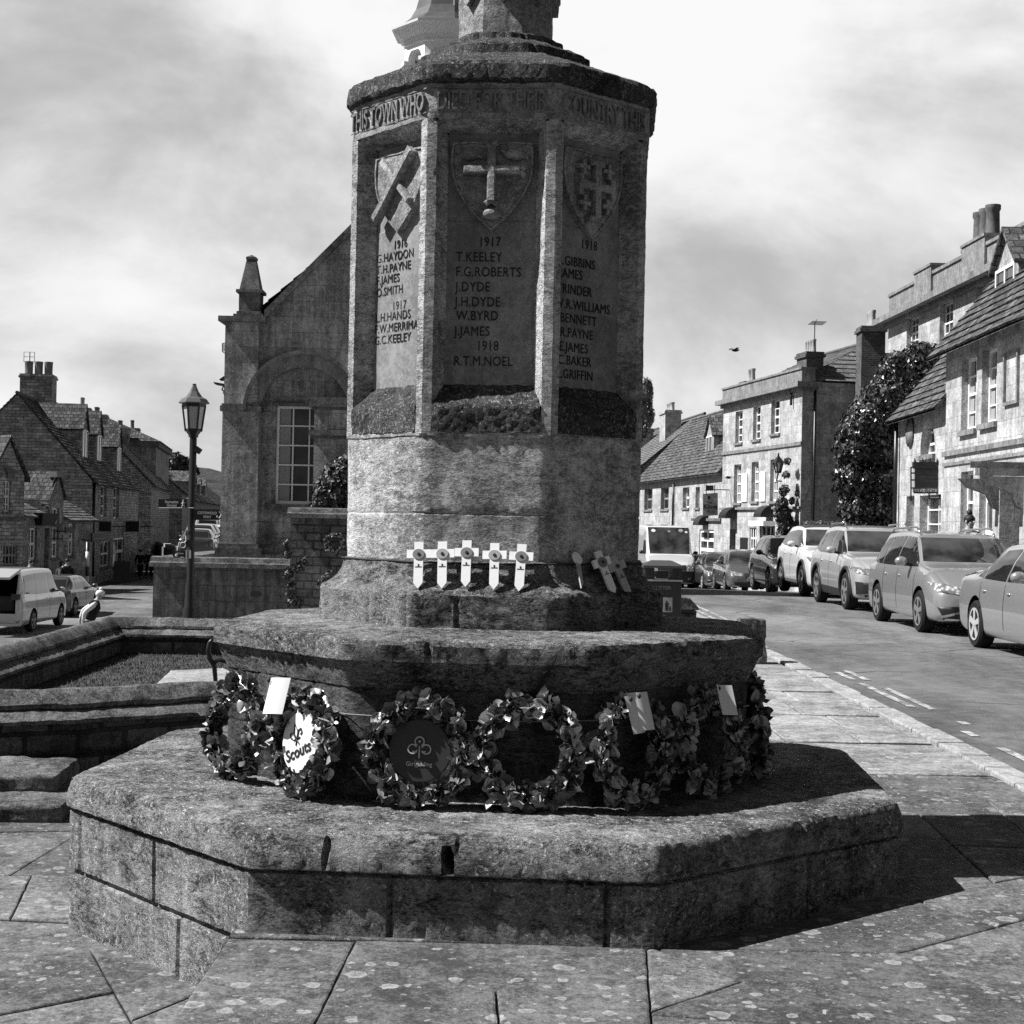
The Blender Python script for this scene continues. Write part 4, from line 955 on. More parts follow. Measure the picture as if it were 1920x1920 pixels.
h.roof(7.5, ze, ze+4.75, 'slates', ov=.35, verge=.12)
u0, v0 = h.px(1822, 872, -1.0); u1 = dr[2]+.25; v1 = h.px(1850, 871, -.6)[1]
mb = MB(); mb.box((u0-.1, -1.0, v1-.08), (u1+.3, 0, v1+.03)); mb.box((u0+.05, -.88, v1-.2), (u1+.15, 0, v1-.08)); hd = mb.build('door_hood', M['trim_dark'], h.o)
for u in (dr[0]-.22, dr[2]+.03):
    mb = MB(); mb.prism([(u, -.7, v1-.2), (u, 0, v1-.2), (u, 0, v1-.75), (u, -.10, v1-.72), (u, -.2, v1-.48), (u, -.55, v1-.36)], (.2, 0, 0)); mb.build('bracket', M['trim'], hd)
sc = h.px(1830, 842)[1]; h.band(sc-.05, sc+.05, .05); 
sc = h.px(1840, 862)[1]; h.band(sc-.03, sc+.03, .03, name='lower_string_course')
r_ = h.rect(1887, 665, 1910, 752); mb = MB(); 
for q in ((r_[0]-.06, r_[1]-.06, r_[2]+.06, r_[1]), (r_[0]-.06, r_[3], r_[2]+.06, r_[3]+.06), (r_[0]-.06, r_[1], r_[0], r_[3]), (r_[2], r_[1], r_[2]+.06, r_[3])): mb.box((q[0], -.05, q[1]), (q[2], .01, q[3]))
mb.build('blind_panel', M['trim'], h.o)
u, z = h.px(1902, 545, .9); 
h.dormer(u, 1.5, .75, h.px(1900, 556, .75)[1]-.15, .82, .62, D=2.0)
for i, (px_, py_) in enumerate(((1800, 640), (1860, 610))): pass
h7 = h
A, B = at(1682, 900, 36.0), at(1770, 900, 31.5)
h = House('cottage', 'small sunlit cottage with an arched upper window behind the hanging sign', A, Vector((B.x+.02, B.y+.02, 0)), gz(9, 33), group='houses along the right side of the street'); zb = h.zb
ze = 4.2-zb
h.window((1726, 786, 1753, 853), nx=2, ny=3, arch=True, dep=.22, bar=.05)
for b in ((1699, 930, 1714, 1010), (1724, 928, 1764, 1010)): h.window(b, nx=2, ny=3, dep=.22, sill=False)
h.walls(5.4, ze, ze+3.4); h.roof(5.4, ze, ze+3.4, 'slates', ov=.25)
h.pipe(1688, 786, 1010)
u, v = h.px(1708, 810); mb = MB(); mb.lathe([(.34, -.05), (.34, -.02), (.22, .0)], 24, (u, 0, v), 'y'); mb.build('oval_plaque', M['trim'], h.o, True)
# hanging sign on an iron frame
u, v = h.px(1757, 900); sb = h.M @ Vector((u, 0, v)); sg = empty('hanging_sign', (sb.x, sb.y, sb.z), 0, 'black hanging sign in an iron frame lettered Chipping Campden, on the cottage', 'sign')
Q = lambda px, py, y=sb.y-.1: at(px, py, y)-sb
def flat_px(mb, x0, y0, x1, y1, th=.04, Y=None):
    Y = Y or sb.y-.1; mb.prism([at(x0, y1, Y)-sb, at(x1, y1, Y)-sb, at(x1, y0, Y)-sb, at(x0, y0, Y)-sb], (0, th, 0))
mb = MB(); flat_px(mb, 1716, 879, 1771, 914, .05); mb.build('board', M['black_iron'], sg)
mb = MB(); flat_px(mb, 1713, 866, 1777, 876, .12); mb.prism([Q(1713, 876), Q(1777, 876), Q(1771, 880), Q(1716, 880)], (0, .1, 0)); mb.build('head_board', M['black_iron'], sg)
mb = MB(); flat_px(mb, 1715.2, 878, 1716.6, 915, .06); flat_px(mb, 1770.4, 878, 1771.8, 915, .06); flat_px(mb, 1715, 914.2, 1772, 915.6, .06); mb.build('pale_edge', M['grey_paint'], sg)
mb = MB()
for path in (((1708, 876), (1708, 940)), ((1708, 876), (1714, 876)), ((1780, 866), (1780, 935)), ((1774, 876), (1774, 942)), ((1708, 915), (1776, 915)), ((1713, 924), (1776, 924)), ((1742, 930), (1776, 930)), ((1742, 935), (1776, 935)), ((1742, 924), (1742, 936)), ((1762, 924), (1762, 936)), ((1708, 887), (1716, 887)), ((1708, 900), (1716, 900)), ((1774, 888), (1782, 888)), ((1774, 900), (1782, 900))):
    mb.tube([Q(*p) for p in path], .016, 5)
for x in (1716, 1731, 1745, 1758, 1776): mb.tube([Q(x, 867), Q(x-1, 858)], [.03, .005], 5)
mb.tube([Q(1780, 890), Q(1780, 890)+Vector((.5, .1, 0))], .016, 5); mb.tube([Q(1780, 930), Q(1780, 930)+Vector((.5, .1, 0))], .016, 5)
mb.build('iron_frame', M['black_iron'], sg)
mb = MB(); flat_px(mb, 1713.5, 916.4, 1771, 923.2, .02); st_ = mb.build('letter_strip', M['white_paint'], sg)
k_ = .0117
def ptext(body, px, py, hpx, mat, name, Y, parent, origin, sxx=1.0, al='CENTER', bold=.0):
    s_ = (at(px, py-hpx, Y)-at(px, py, Y)).length/.72; mb = MB(); p0 = at(px, py, Y)-origin
    text_mesh(mb, body, s_, lambda a, b, c_: p0+Vector((a, -.004-c_, b)), .002, bold*s_, al, sxx); return mb.build(name, mat, parent)
ptext('CHIPPING CAMPDEN', 1744, 897, 4.4, plain('sign_letter_dim', .07, .5), 'lettering', sb.y-.1, sg, sb, .78); ptext('COTSWOLD BAR', 1744, 904, 4.4, bpy.data.materials['sign_letter_dim'], 'lettering', sb.y-.1, sg, sb, .8)
ptext('BED ROOMS', 1742, 923, 6, M['black_iron'], 'lettering', sb.y-.12, st_, sb, 1.35, bold=.01)

# tall three storey house set back behind, cornice and parapet against the sky
A, B = at(1664, 700, 53.0), at(1960, 600, 38.5)
h = House('tall_house', 'tall three storey house with a deep cornice and stepped parapet, set back behind the ivy', A, B, -1.0, group='houses along the right side of the street')
vz = h.px(1700, 582)[1]; ze = vz
for b in ((1700, 594, 1722, 650), (1762, 566, 1787, 640), (1830, 533, 1856, 600)): h.window(b, nx=3, ny=4, dep=.2)
h.walls(8, ze, None)
h.band(ze-.32, ze-.18, .15, name='cornice', ends=((0, 8),)); h.band(ze-.18, ze+.02, .42, name='cornice', ends=((0, 8),))
mb = MB(); mb.box((-.02, .02, ze+.02), (h.W, .35, ze+.75)); mb.box((-.02, .351, ze+.02), (.3, 8, ze+.75))
for a, b_ in ((0, 3.2), (5.0, 8.0), (10.0, 16)): mb.box((a-.05, -.03, ze+.751), (b_, .4, ze+.85)); 
for a, b_ in ((3.2, 5.0), (8.0, 10.0)): mb.box((a, -.06, ze+.021), (b_, .42, ze+1.02)); mb.box((a-.05, -.1, ze+1.021), (b_+.05, .46, ze+1.10))
mb.build('parapet', M['trim'], h.o)
mb = MB(); mb.poly([(0, .3, ze+.3), (h.W, .3, ze+.3), (h.W, 8, ze+.3), (0, 8, ze+.3)]); mb.build('roof', M['lead'], h.o)
u, z = h.px(1843, 452, 1.5); h.chimney(u, 1.6, ze, h.px(1843, 452, 1.5)[1], 1.9, .8, 3, mat='trim', pot='pot', ph=1.0, pr=.24)

# house hidden by ivy: only its chimney and eaves show
A, B = at(1590, 900, 57), Vector((12.1, 44.5, 0))
h = House('ivy_house', 'narrow house almost hidden under dark ivy, with a brick topped chimney', A, B, -1.0, group='houses along the right side of the street')
h.walls(3.2, 5.2, 6.6); h.roof(3.2, 5.2, 6.6, 'slates_smooth')
u, z1 = h.px(1633, 614, 1.2); mb = MB()
h.chimney(u, 1.2, 3.5, z1, 1.05, .9, 4, mat='brick', pot='pot_pale', ph=.62, pr=.11)

# hotel: three storeys, near end wall in shade
A, B = at(1357, 750, 70.0), at(1505, 712, 60.0)
h = House('hotel', 'sunlit three storey hotel front with parapet, pale shutters and shaded end wall', A, B, gz(10, 62), cat='hotel', group='houses along the right side of the street')
ze = h.px(1480, 722)[1]
for b in ((1379, 771, 1392, 830), (1412, 761, 1426, 824), (1446, 749, 1462, 813)): h.window(b, nx=2, ny=4, dep=.2, bar=.05)
for b in ((1376, 871, 1389.5, 943), (1409, 866, 1422, 940), (1444, 861, 1460, 940)): h.window(b, nx=2, ny=4, dep=.2, bar=.05, curtain=True)
for b in ((1405, 989, 1418, 1050), (1425, 985, 1450, 1045)): h.window(b, nx=3, ny=3, dep=.1, bar=.07, sill=False)
for b in ((1392, 888, 1402, 941), (1426.5, 884, 1436, 940)):
    q = h.rect(*b); mb = MB(); mb.box((q[0], -.05, q[1]), (q[2], .0, q[3])); mb.build('shutter', M['white_paint'], h.o)
q = h.rect(1368, 992, 1379, 1050); h.holes.append(([(q[0], q[1]), (q[2], q[1]), (q[2], q[3]), (q[0], q[3])], .4)); mb = MB(); mb.box((q[0], .35, q[1]), (q[2], .39, q[3])); mb.build('door', M['door_dark'], h.o)
q = h.rect(1388, 1008, 1402, 1050); mb = MB(); mb.box((q[0], -.02, q[1]), (q[2], 0, q[3])); mb.build('niche', M['door_dark'], h.o)
h.walls(5.2, ze, None)
h.band(ze-.35, ze-.2, .12, name='cornice', ends=((1, .6),)); h.band(ze-.2, ze, .32, name='cornice', ends=((1, .7),))
mb = MB(); mb.box((-.05, -.05, ze), (h.W+.05, .5, ze+.5)); mb.box((-.1, -.1, ze+.5), (h.W+.1, .55, ze+.58)); mb.build('parapet', M['trim'], h.o)
sc = h.px(1480, 834)[1]; h.band(sc-.07, sc+.07, .06); sc = h.px(1480, 952)[1]; h.band(sc-.05, sc+.05, .10, name='fascia')
q = h.rect(1424, 977, 1453, 986); mb = MB(); mb.box((q[0], -.5, q[1]), (q[2], 0, q[3])); mb.build('bay_hood', M['white_paint'], h.o)
for b in ((1369, 960, 1382, 972), (1436, 955, 1450, 970)):
    q = h.rect(*b); mb = MB(); mb.prism([(q[0], -.55*sin(R_(15*k)), q[1]+.5*(cos(R_(15*k)))) for k in range(7)]+[(q[0], 0, q[1])], (q[2]-q[0], 0, 0)); mb.build('awning', M['door_dark'], h.o)
h.roof(6.4, ze+.05, ze+1.75, 'slates_smooth', ov=0.0, verge=0, hip=(1.5, 1.6))
h.pipe(1488, 730, 760)
mb = MB(); x = h.W+.08; mb.tube([(x, .5, -.2), (x, .5, ze-.3)], .055, 8); mb.build('drainpipe', M['black_iron'], h.o, True)
u, z1 = h.px(1482, 678, .3); h.chimney(h.W-.7, .55, ze, h.px(1482, 672, .5)[1], 1.1, .7, 4, mat='brick', pot='pot_pale', ph=.5, pr=.1)
h.chimney(.3, 1.2, ze-.5, h.px(1366, 728, 1.2)[1], .8, .9, 2, mat='brick', pot='pot_pale', ph=.6, pr=.12)
hot = h
mb = MB(); z1 = h.px(1482, 672, .5)[1]; mb.tube([(h.W-.25, .55, z1), (h.W-.25, .55, z1+1.15)], .02, 5)
mb.tube([(h.W-.3, .55, z1+1.05), (h.W+.6, .3, z1+1.15)], .012, 4)
for k in range(7): mb.tube([(h.W+.05+.08*k, .15+.05*k*0, z1+1.02+.012*k), (h.W+.05+.08*k, .75, z1+1.02+.012*k)], .008, 4)
mb.build('aerial', M['black_iron'], h.o)

# lower range of the hotel
A, B = at(1198, 900, 91.0), at(1357.5, 880, 70.1)
h = House('cottage_range', 'long low sunlit stone range with a slate roof and one dormer, left of the hotel', A, B, gz(8, 80), group='houses along the right side of the street')
ze = 4.15-h.zb
for b in ((1208, 916, 1223, 956), (1239, 914, 1254, 955), (1280, 914, 1292, 952), (1304, 913, 1312, 952)): h.window(b, nx=2, ny=2, dep=.25, frame='white_paint' if b[0] > 1270 else 'grey_paint', bar=.06)
h.window((1311, 993, 1338, 1050), nx=2, ny=3, dep=.1, bar=.16, edge=.14, sill=False)
h.walls(6.4, ze, ze+3.6); h.roof(6.4, ze, ze+3.6, 'slates', ov=.3)
h.pipe(1266, 906, 990, .06)
u, z = h.px(1328, 858, 1.0); h.dormer(h.px(1331, 850, .9)[0], 1.6, .9, h.px(1330, 862, .9)[1], 1.2, .9, D=2.2)
q = h.rect(1300, 972, 1358, 975); mb = MB(); mb.box((q[0], -.12, q[1]-.05), (q[2]-.3, 0, q[1]+.08)); mb.build('string_course', M['trim_dark'], h.o)
u, v = h.px(1322, 985); mb = MB(); mb.prism([(u-.5, -.5*sin(R_(15*k)), v+.5*(cos(R_(15*k)))) for k in range(7)]+[(u-.5, 0, v)], (1.2, 0, 0)); mb.build('awning', M['door_dark'], h.o)
Y = 68.5; sb = at(1332, 968, Y); sg = empty('hotel_sign', sb, 0, 'pale hanging hotel sign on an iron bracket, with a crest and two lines of lettering', 'sign')
mb = MB(); mb.prism([at(1318, 968, Y)-sb, at(1346, 966, Y)-sb, at(1346, 924, Y)-sb, at(1318, 926, Y)-sb], (0, .06, 0)); mb.build('board', plain('sign_stone_grey', .20, .6), sg)
ptext('The', 1330, 944, 5, M['letter'], 'lettering', Y, sg, sb); ptext('Kings', 1332, 954, 9, M['letter'], 'lettering', Y, sg, sb, 1.0, 'CENTER', .02); ptext('Hotel', 1332, 961, 4.5, M['letter'], 'lettering', Y, sg, sb)
mb = MB(); c = at(1329.5, 933.5, Y-.02)-sb; mb.prism([c+Vector(p) for p in ((-.06, 0, .08), (-.06, 0, -.02), (0, 0, -.1), (.06, 0, -.02), (.06, 0, .08))], (0, .02, 0)); mb.build('crest', M['letter'], sg)
mb = MB(); mb.tube([at(1322, 919, Y)-sb, at(1350, 918, Y)-sb, at(1350, 918, Y)-sb+Vector((.5, .4, 0))], .02, 5); mb.tube([at(1324, 909, Y)-sb, at(1324, 926, Y)-sb], .02, 5); mb.tube([at(1340, 909, Y)-sb, at(1340, 926, Y)-sb], .02, 5)
mb.prism([at(1324, 920, Y)-sb, at(1338, 920, Y)-sb, at(1338, 910, Y)-sb, at(1324, 910, Y)-sb], (0, .05, 0)); mb.build('bracket', M['black_iron'], sg)

# farthest gabled house on the right
B = at(1200, 880, 92.0); A = Vector((B.x-1.7, 112.0, 0))
h = House('gabled_house', 'tall gabled house beyond the low range, with four pale chimney pots', A, B, -1.6, group='houses along the right side of the street', wall='coursed')
ze = 4.9-h.zb; D = 2*h.pxe(1321, 780, 1)[0]; zr = h.pxe(1321, 777, 1)[1]
h.walls(D, ze, zr); h.roof(D, ze, zr, 'slates_smooth', ov=.3)
h.chimney(h.W-4.5, D*.34, ze, 8.55-h.zb+.15, 2.0, 1.0, 4, mat='ashlar', pot='pot_pale', ph=.5, pr=.14)
h.chimney(h.W-12, D*.3, ze, 8.0-h.zb, 1.6, .9, 2, mat='ashlar_dark')
# ------------------------------------------------------------------ town hall behind the memorial
TY = 35.0
T = lambda px, py, Y=TY: at(px, py, Y)
A = T(424, 700); B = T(1080, 700)
h = House('town_hall', 'grey stone town hall gable with blind arch, corner obelisk and white cupola behind the memorial', A, B, gz(0, 35)-.3, cat='town hall', wall='ashlar_dark'); th = h
zv = T(495, 597).z-h.zb; ap = (h.W/2, zv+(h.W/2-.85)*1.03)
ux = lambda px, py: h.px(px, py)
# blind arch: opening reveals a recess with the window in it
al, ar = ux(486, 800)[0], ux(654, 800)[0]; aspr = ux(570, 772)[1]; ab = ux(500, 1040)[1]; rr = (ar-al)/2
arch = [(al, ab), (ar, ab)]+[(al+rr+rr*cos(pi*k/20), aspr+rr*sin(pi*k/20)) for k in range(21)]
h.holes.append((arch, .28))
D = 16.0
mb = MB(); hl = h.holes
mb.shape([(0, -1.5), (h.W, -1.5), (h.W, zv), (h.W-.85, zv), ap, (.85, zv), (0, zv)], [arch], lambda u, v: Vector((u, 0, v)))
for i in range(len(arch)):
    a, b = arch[i], arch[(i+1) % len(arch)]; mb.poly([(a[0], 0, a[1]), (b[0], 0, b[1]), (b[0], .28, b[1]), (a[0], .28, a[1])])
wl, wb_, wr_, wt = h.rect(514, 760, 588, 945)[:4]; wr_ = wl+1.12
wh = [(wl, wb_), (wr_, wb_), (wr_, wt), (wl, wt)]
mb.shape([(al-.05, ab-.05), (ar+.05, ab-.05), (ar+.05, aspr+rr+.05), (al-.05, aspr+rr+.05)], [wh], lambda u, v: Vector((u, .27, v)))
for i in range(4):
    a, b = wh[i], wh[(i+1) % 4]; mb.poly([(a[0], .27, a[1]), (b[0], .27, b[1]), (b[0], .45, b[1]), (a[0], .45, a[1])])
for x in (0, h.W): mb.poly([(x, 0, -1.5), (x, D, -1.5), (x, D, zv-.1), (x, 0, zv-.1)])
mb.poly([(0, D, -1.5), (h.W, D, -1.5), (h.W, D, zv), ap[:1]+(D, ap[1]), (0, D, zv)])
mb.build('wall', M['ashlar_dark'], h.o)
def framebox(mb, u0, v0, u1, v1, y0, y1): mb.box((u0, y0, v0), (u1, y1, v1))
mb = MB(); e_ = .055
framebox(mb, wl, wb_, wl+e_, wt, .33, .40); framebox(mb, wr_-e_, wb_, wr_, wt, .33, .40); framebox(mb, wl+e_, wb_, wr_-e_, wb_+.07, .33, .40); framebox(mb, wl+e_, wt-e_, wr_-e_, wt, .33, .40)
for i in (1, 2): x = wl+(wr_-wl)*i/3; framebox(mb, x-.016, wb_+.07, x+.016, wt-e_, .345, .39)
for j in range(1, 5): z = wb_+(wt-wb_)*j/5; framebox(mb, wl+e_, z-.016, wr_-e_, z+.016, .35, .385)
wo = mb.build('window', M['white_paint'], h.o); g = MB(); g.box((wl, .40, wb_), (wr_, .42, wt)); g.build('pane', M['glass'], wo)
cb = MB(); cb.rings([[(wl+.06+.05*i, .398-.006*(i % 2), z) for i in range(6)] for z in (wb_+.05, wt-.05)], False); cb.build('curtain', M['curtain'], wo)
mb = MB(); mb.box((wl-.1, .16, wt), (wr_+.1, .27, wt+.06)); mb.box((wl-.15, .1, wb_-.12), (wr_+.2, .27, wb_)); mb.build('sill', M['trim_dark'], wo)
am = MB(); r2 = rr+.36                                       # archivolt, a raised band on the wall face
ring = lambda r, y: [(al+rr+r*cos(pi*k/24), y, aspr+r*sin(pi*k/24)) for k in range(25)]
am.rings([ring(rr, 0), ring(rr, -.06), ring(r2-.09, -.07), ring(r2-.07, -.20), ring(r2, -.21), ring(r2, 0)], False); am.build('archivolt', M['trim'], h.o)
# corner piers with impost, base and obelisk
pw = ux(489, 700)[0]
for sx in (0, 1):
    X = (lambda x: x) if sx == 0 else (lambda x: h.W-x)
    def pb(mb, x0, y0, z0, x1, y1, z1):
        a, b = sorted((X(x0), X(x1))); mb.box((a, y0, z0), (b, y1, z1))
    zi = ux(455, 762)[1]; zb_ = ux(450, 1020)[1]; zc2 = ux(450, 595)[1]
    mb = MB(); pb(mb, -.04, -.13, -1.5, pw, .6, zi-.12); pb(mb, -.02, -.11, zi, pw-.04, .6, zc2-.12); pr = mb.build('corner_pier', M['ashlar_dark'], h.o)
    mb = MB(); pb(mb, -.09, -.19, zi-.121, pw+.05, .6, zi+.001); pb(mb, -.06, -.16, zi+.002, pw+.02, .6, zi+.05); mb.build('impost', M['trim_dark'], pr)
    mb = MB(); pb(mb, -.08, -.18, zb_-.08, pw+.05, .6, zb_+.01); pb(mb, -.13, -.24, zb_-.30, pw+.10, .6, zb_-.081); mb.build('pier_base', M['trim_dark'], pr)
    mb = MB(); pb(mb, -.16, -.26, zc2-.119, pw+.12, .75, zc2+.0); mb.build('pier_cap', M['trim_dark'], pr)
    cx = X(ux(467, 580)[0]); z0, z1, z2, z3 = zc2, ux(467, 586)[1], ux(467, 545)[1], ux(467, 480)[1]
    mb = MB(); mb.box((cx-.34, -.1, z0), (cx+.34, .58, z1-.04)); mb.box((cx-.28, -.04, z1-.04), (cx+.28, .52, z1+.03)); mb.box((cx-.24, .0, z1+.03), (cx+.24, .48, z2-.04)); mb.box((cx-.30, -.06, z2-.04), (cx+.30, .54, z2+.03))
    sq = lambda r, z: [(cx-r, .24-r, z), (cx+r, .24-r, z), (cx+r, .24+r, z), (cx-r, .24+r, z)]
    mb.rings([sq(.235, z2+.03), sq(.105, z3-.06), sq(.12, z3-.05), sq(.12, z3), sq(.01, z3+.06)], True, False, True); mb.displace(.008, 5); mb.build('obelisk', M['trim_dark'], h.o)
# coped verges and slate roof
mb = MB()
for sg in (0, 1):
    X = (lambda x: x) if sg == 0 else (lambda x: h.W-x)
    a0, a1 = Vector((X(.85), -.08, zv-.02)), Vector((X(ap[0]), -.08, ap[1])); up = Vector((0, 0, .2)); mb.prism([a0, a1, a1+up, a0+up], (0, .5, 0))
mb.build('verge_coping', M['trim_dark'], h.o)
h.W_, h.W = h.W, h.W; h.roof(1, 0, 1, 'slates_dark') if False else None
mb = MB()
for sg in (0, 1):
    X = (lambda x: x) if sg == 0 else (lambda x: h.W-x)
    for j in range(14):
        p = lambda q: (X(ap[0]*q), zv-.3+(ap[1]-zv+.25)*q); a, b = p(j/14), p((j+1)/14)
        mb.rings([[(a[0], .4, a[1]-.05), (a[0], D+.2, a[1]-.05)], [(a[0], .4, a[1]+.04), (a[0], D+.2, a[1]+.04)], [(b[0], .4, b[1]+.01), (b[0], D+.2, b[1]+.01)]], False)
mb.build('roof', M['slates_dark'], h.o)
# white timber cupola with a bell-shaped lead roof
cc = at(836, 60, 43.0); cy = 43.0-TY; cx = (h.Mi @ cc).x; k = 42.0/F_PX; zq = lambda py: at(836, py, 41.9).z-h.zb
o8 = lambda r, z: [(cx+r*k*cos(R_(22.5+45*i-4)), cy+r*k*sin(R_(22.5+45*i-4)), z) for i in range(8)]
cu = MB(); zt0, zt1 = zq(126), zq(100); ri = 80
cu.rings([o8(ri, zq(86)), o8(ri, zq(76)), o8(ri+3, zq(75)), o8(ri+3, zq(72)), o8(ri, zq(71)), o8(ri+1, zq(63)), o8(ri+8, zq(60)), o8(98, zq(50)), o8(101, zq(47)), o8(107, zq(45)), o8(108, zq(41)), o8(60, zq(38))], True, True, True)
base = MB(); base.rings([o8(84, ap[1]-2.6), o8(84, zq(165))], True, True, True); base.build('cupola_base', M['lead'], h.o)
for i in range(8):
    a0 = R_(22.5+45*i-4); a1 = R_(22.5+45*(i+1)-4); p0 = Vector((cx+ri*k*cos(a0), cy+ri*k*sin(a0), 0)); p1 = Vector((cx+ri*k*cos(a1), cy+ri*k*sin(a1), 0)); w2 = (p1-p0).length; t_ = (p1-p0)/w2; n_ = Vector((t_.y, -t_.x, 0))
    c_ = (p0+p1)/2; r = w2*.34; zs = zq(104); z0 = zq(165); z1 = zq(85.9)
    op = [(-r, z0), (r, z0)]+[(r*cos(pi*q/12), zs+r*sin(pi*q/12)) for q in range(13)]
    cu.shape([(-w2/2, z0-.001), (w2/2, z0-.001), (w2/2, z1), (-w2/2, z1)], [op], lambda u, v: c_+t_*u+Vector((0, 0, v)))
    for q in range(len(op)-1): cu.poly([c_+t_*op[q+1][0]+Vector((0, 0, op[q+1][1])), c_+t_*op[(q+2) % len(op)][0]+Vector((0, 0, op[(q+2) % len(op)][1])), c_+t_*op[(q+2) % len(op)][0]*.9-c_*0+Vector((0, 0, op[(q+2) % len(op)][1]))-(c_-Vector((cx, cy, 0)))*.18, c_+t_*op[q+1][0]*.9+Vector((0, 0, op[q+1][1]))-(c_-Vector((cx, cy, 0)))*.18])
    m1 = MB(); rot = Matrix.Translation(p0+Vector((0, 0, zs))) @ Matrix.Rotation(a0, 4, 'Z'); m1.box((-.14, -.16, -.10), (.06, .16, -.0), rot); cu.add(m1.v, m1.f)
co_ = cu.build('cupola', M['white_paint'], h.o)
inn = MB(); inn.lathe([(.26, zq(150)), (.2, zq(112)), (.05, zq(106))], 14, (cx, cy, 0)); inn.build('bell', M['black_iron'], co_, True)
rf = MB(); rf.rings([o8(107, zq(40.9)), o8(88, zq(33)), o8(70, zq(18)), o8(60, zq(0)), o8(52, zq(-30)), o8(34, zq(-66)), o8(10, zq(-90)), o8(3, zq(-130))], True, True, True); rf.build('cupola_roof', plain('dark_lead', .05, .6, .4, var=.5, vs=2), co_)
wm = MB(); xw = (h.Mi @ T(1197, 800)).x; zw = 4.75-h.zb; wm.box((h.W+.01, .25, -1.5), (xw, 9, zw)); wm.build('added_low_wing', M['ashlar_dark'], h.o); wm = MB(); wm.box((h.W+.01, .1, zw), (xw+.05, 9.1, zw+.18)); wm.build('added_wing_coping', M['trim_dark'], h.o)  # made-up wing hidden by the memorial, height set for its shadow on the road
# things fixed to its left corner
L_ = T(412, 720); fo = empty('wall_lantern', (L_.x, L_.y+.4, L_.z), 0, 'dark canopy lamp bracketed to the left corner of the town hall', 'lamp')
W0 = Vector((L_.x, L_.y+.4, L_.z)); q = lambda px, py: at(px, py, TY+.4)-W0
mb = MB(); mb.prism([q(411, 711), q(424, 702), q(424, 712), q(412, 713)], (0, .25, 0)); mb.prism([q(400, 716), q(424, 720), q(424, 724), q(402, 720)], (0, .35, 0)); mb.build('canopy', M['black_iron'], fo)
mb = MB(); mb.tube([q(424, 738), q(416, 730), q(420, 722)], .02, 5); mb.tube([q(424, 742), q(418, 736)], .015, 5); mb.build('bracket', M['black_iron'], fo)
W0 = at(420, 652, TY+.3); fo = empty('wall_box', W0, 0, 'small pale bracketed box lamp high on the left corner of the town hall', 'lamp'); q = lambda px, py: at(px, py, TY+.3)-W0
mb = MB(); mb.prism([q(418, 658), q(423.5, 658), q(423.5, 645), q(418, 645)], (0, .12, 0)); mb.build('box', M['white_paint'], fo); mb = MB(); mb.tube([q(417, 644), q(417, 659), q(424, 664)], .012, 5); mb.tube([q(417, 644), q(424, 643)], .012, 5); mb.build('bracket', M['black_iron'], fo)
# ---- leaf clumps (ivy, shrubs, tree crowns)
def leafm(name, lo, hi, rough=.45, spec=.35):
    return leafmat(name, lo, hi, rough, spec)
M['ivy'] = leafm('ivy_leaf', .015, .075, .35, .5); M['shrub'] = leafm('shrub_leaf', .025, .10); M['far_leaf'] = leafm('far_leaf', .03, .08)
def leaves(mb, n, sampler, size, rnd, droop=.4):
    for _ in range(n):
        p, nrm = sampler(); s_ = size*rnd.uniform(.6, 1.4)
        nn = (nrm+Vector((rnd.uniform(-1, 1), rnd.uniform(-1, 1), rnd.uniform(-.7, 1)))*.75).normalized(); d = Vector((rnd.uniform(-1, 1), rnd.uniform(-1, 1), rnd.uniform(-1, .3)-droop)); d = (d-nn*d.dot(nn)).normalized(); e = d.cross(nn)
        mb.add([p-d*s_*.5, p+e*s_*.34+nn*s_*.08, p+d*s_*.5, p-e*s_*.34+nn*s_*.08], [(0, 1, 2, 3)])
def ellip_sampler(cs, rnd, shell=.55):
    tot = [r[0]*r[1]+r[1]*r[2]+r[0]*r[2] for c, r in cs]
    def f():
        c, r = rnd.choices(cs, tot)[0]
        while True:
            d = Vector((rnd.gauss(0, 1), rnd.gauss(0, 1), rnd.gauss(0, 1))).normalized()
            if d.z > -.9: break
        k = rnd.uniform(shell, 1.06)**.6*(1+.30*noise.noise(d*2.3+Vector(c)))
        return Vector(c)+Vector((d.x*r[0], d.y*r[1], d.z*r[2]))*k, d
    return f
def plant(name, label, cat, base, cs, n, size, mat, core=.72, seed=1, group=None, trunk=None):
    rnd = random.Random(seed); t = empty(name, base, 0, label, cat, group); b = Vector(base); cs = [(Vector(c)-b, r) for c, r in cs]
    mb = MB(); leaves(mb, n, ellip_sampler(cs, rnd), size, rnd)
    if core:
        for c, r in cs:
            cm = MB(); cm.blob(c, Vector(r)*core, 12, 9); cm.displace(max(r)*.12, 1.6/max(r)); mb.add(cm.v, cm.f)
    mb.build('foliage' if not trunk else 'crown', M[mat], t)
    tm = MB()
    if trunk:
        for path, r in trunk: tm.tube([Vector(p)-b for p in path], r, 8)
        tm.build('trunk', M['bark'], t, True)
    return t
M['bark'] = plain('bark', .05, .9, .1, var=.4, vs=8, bump=.6)
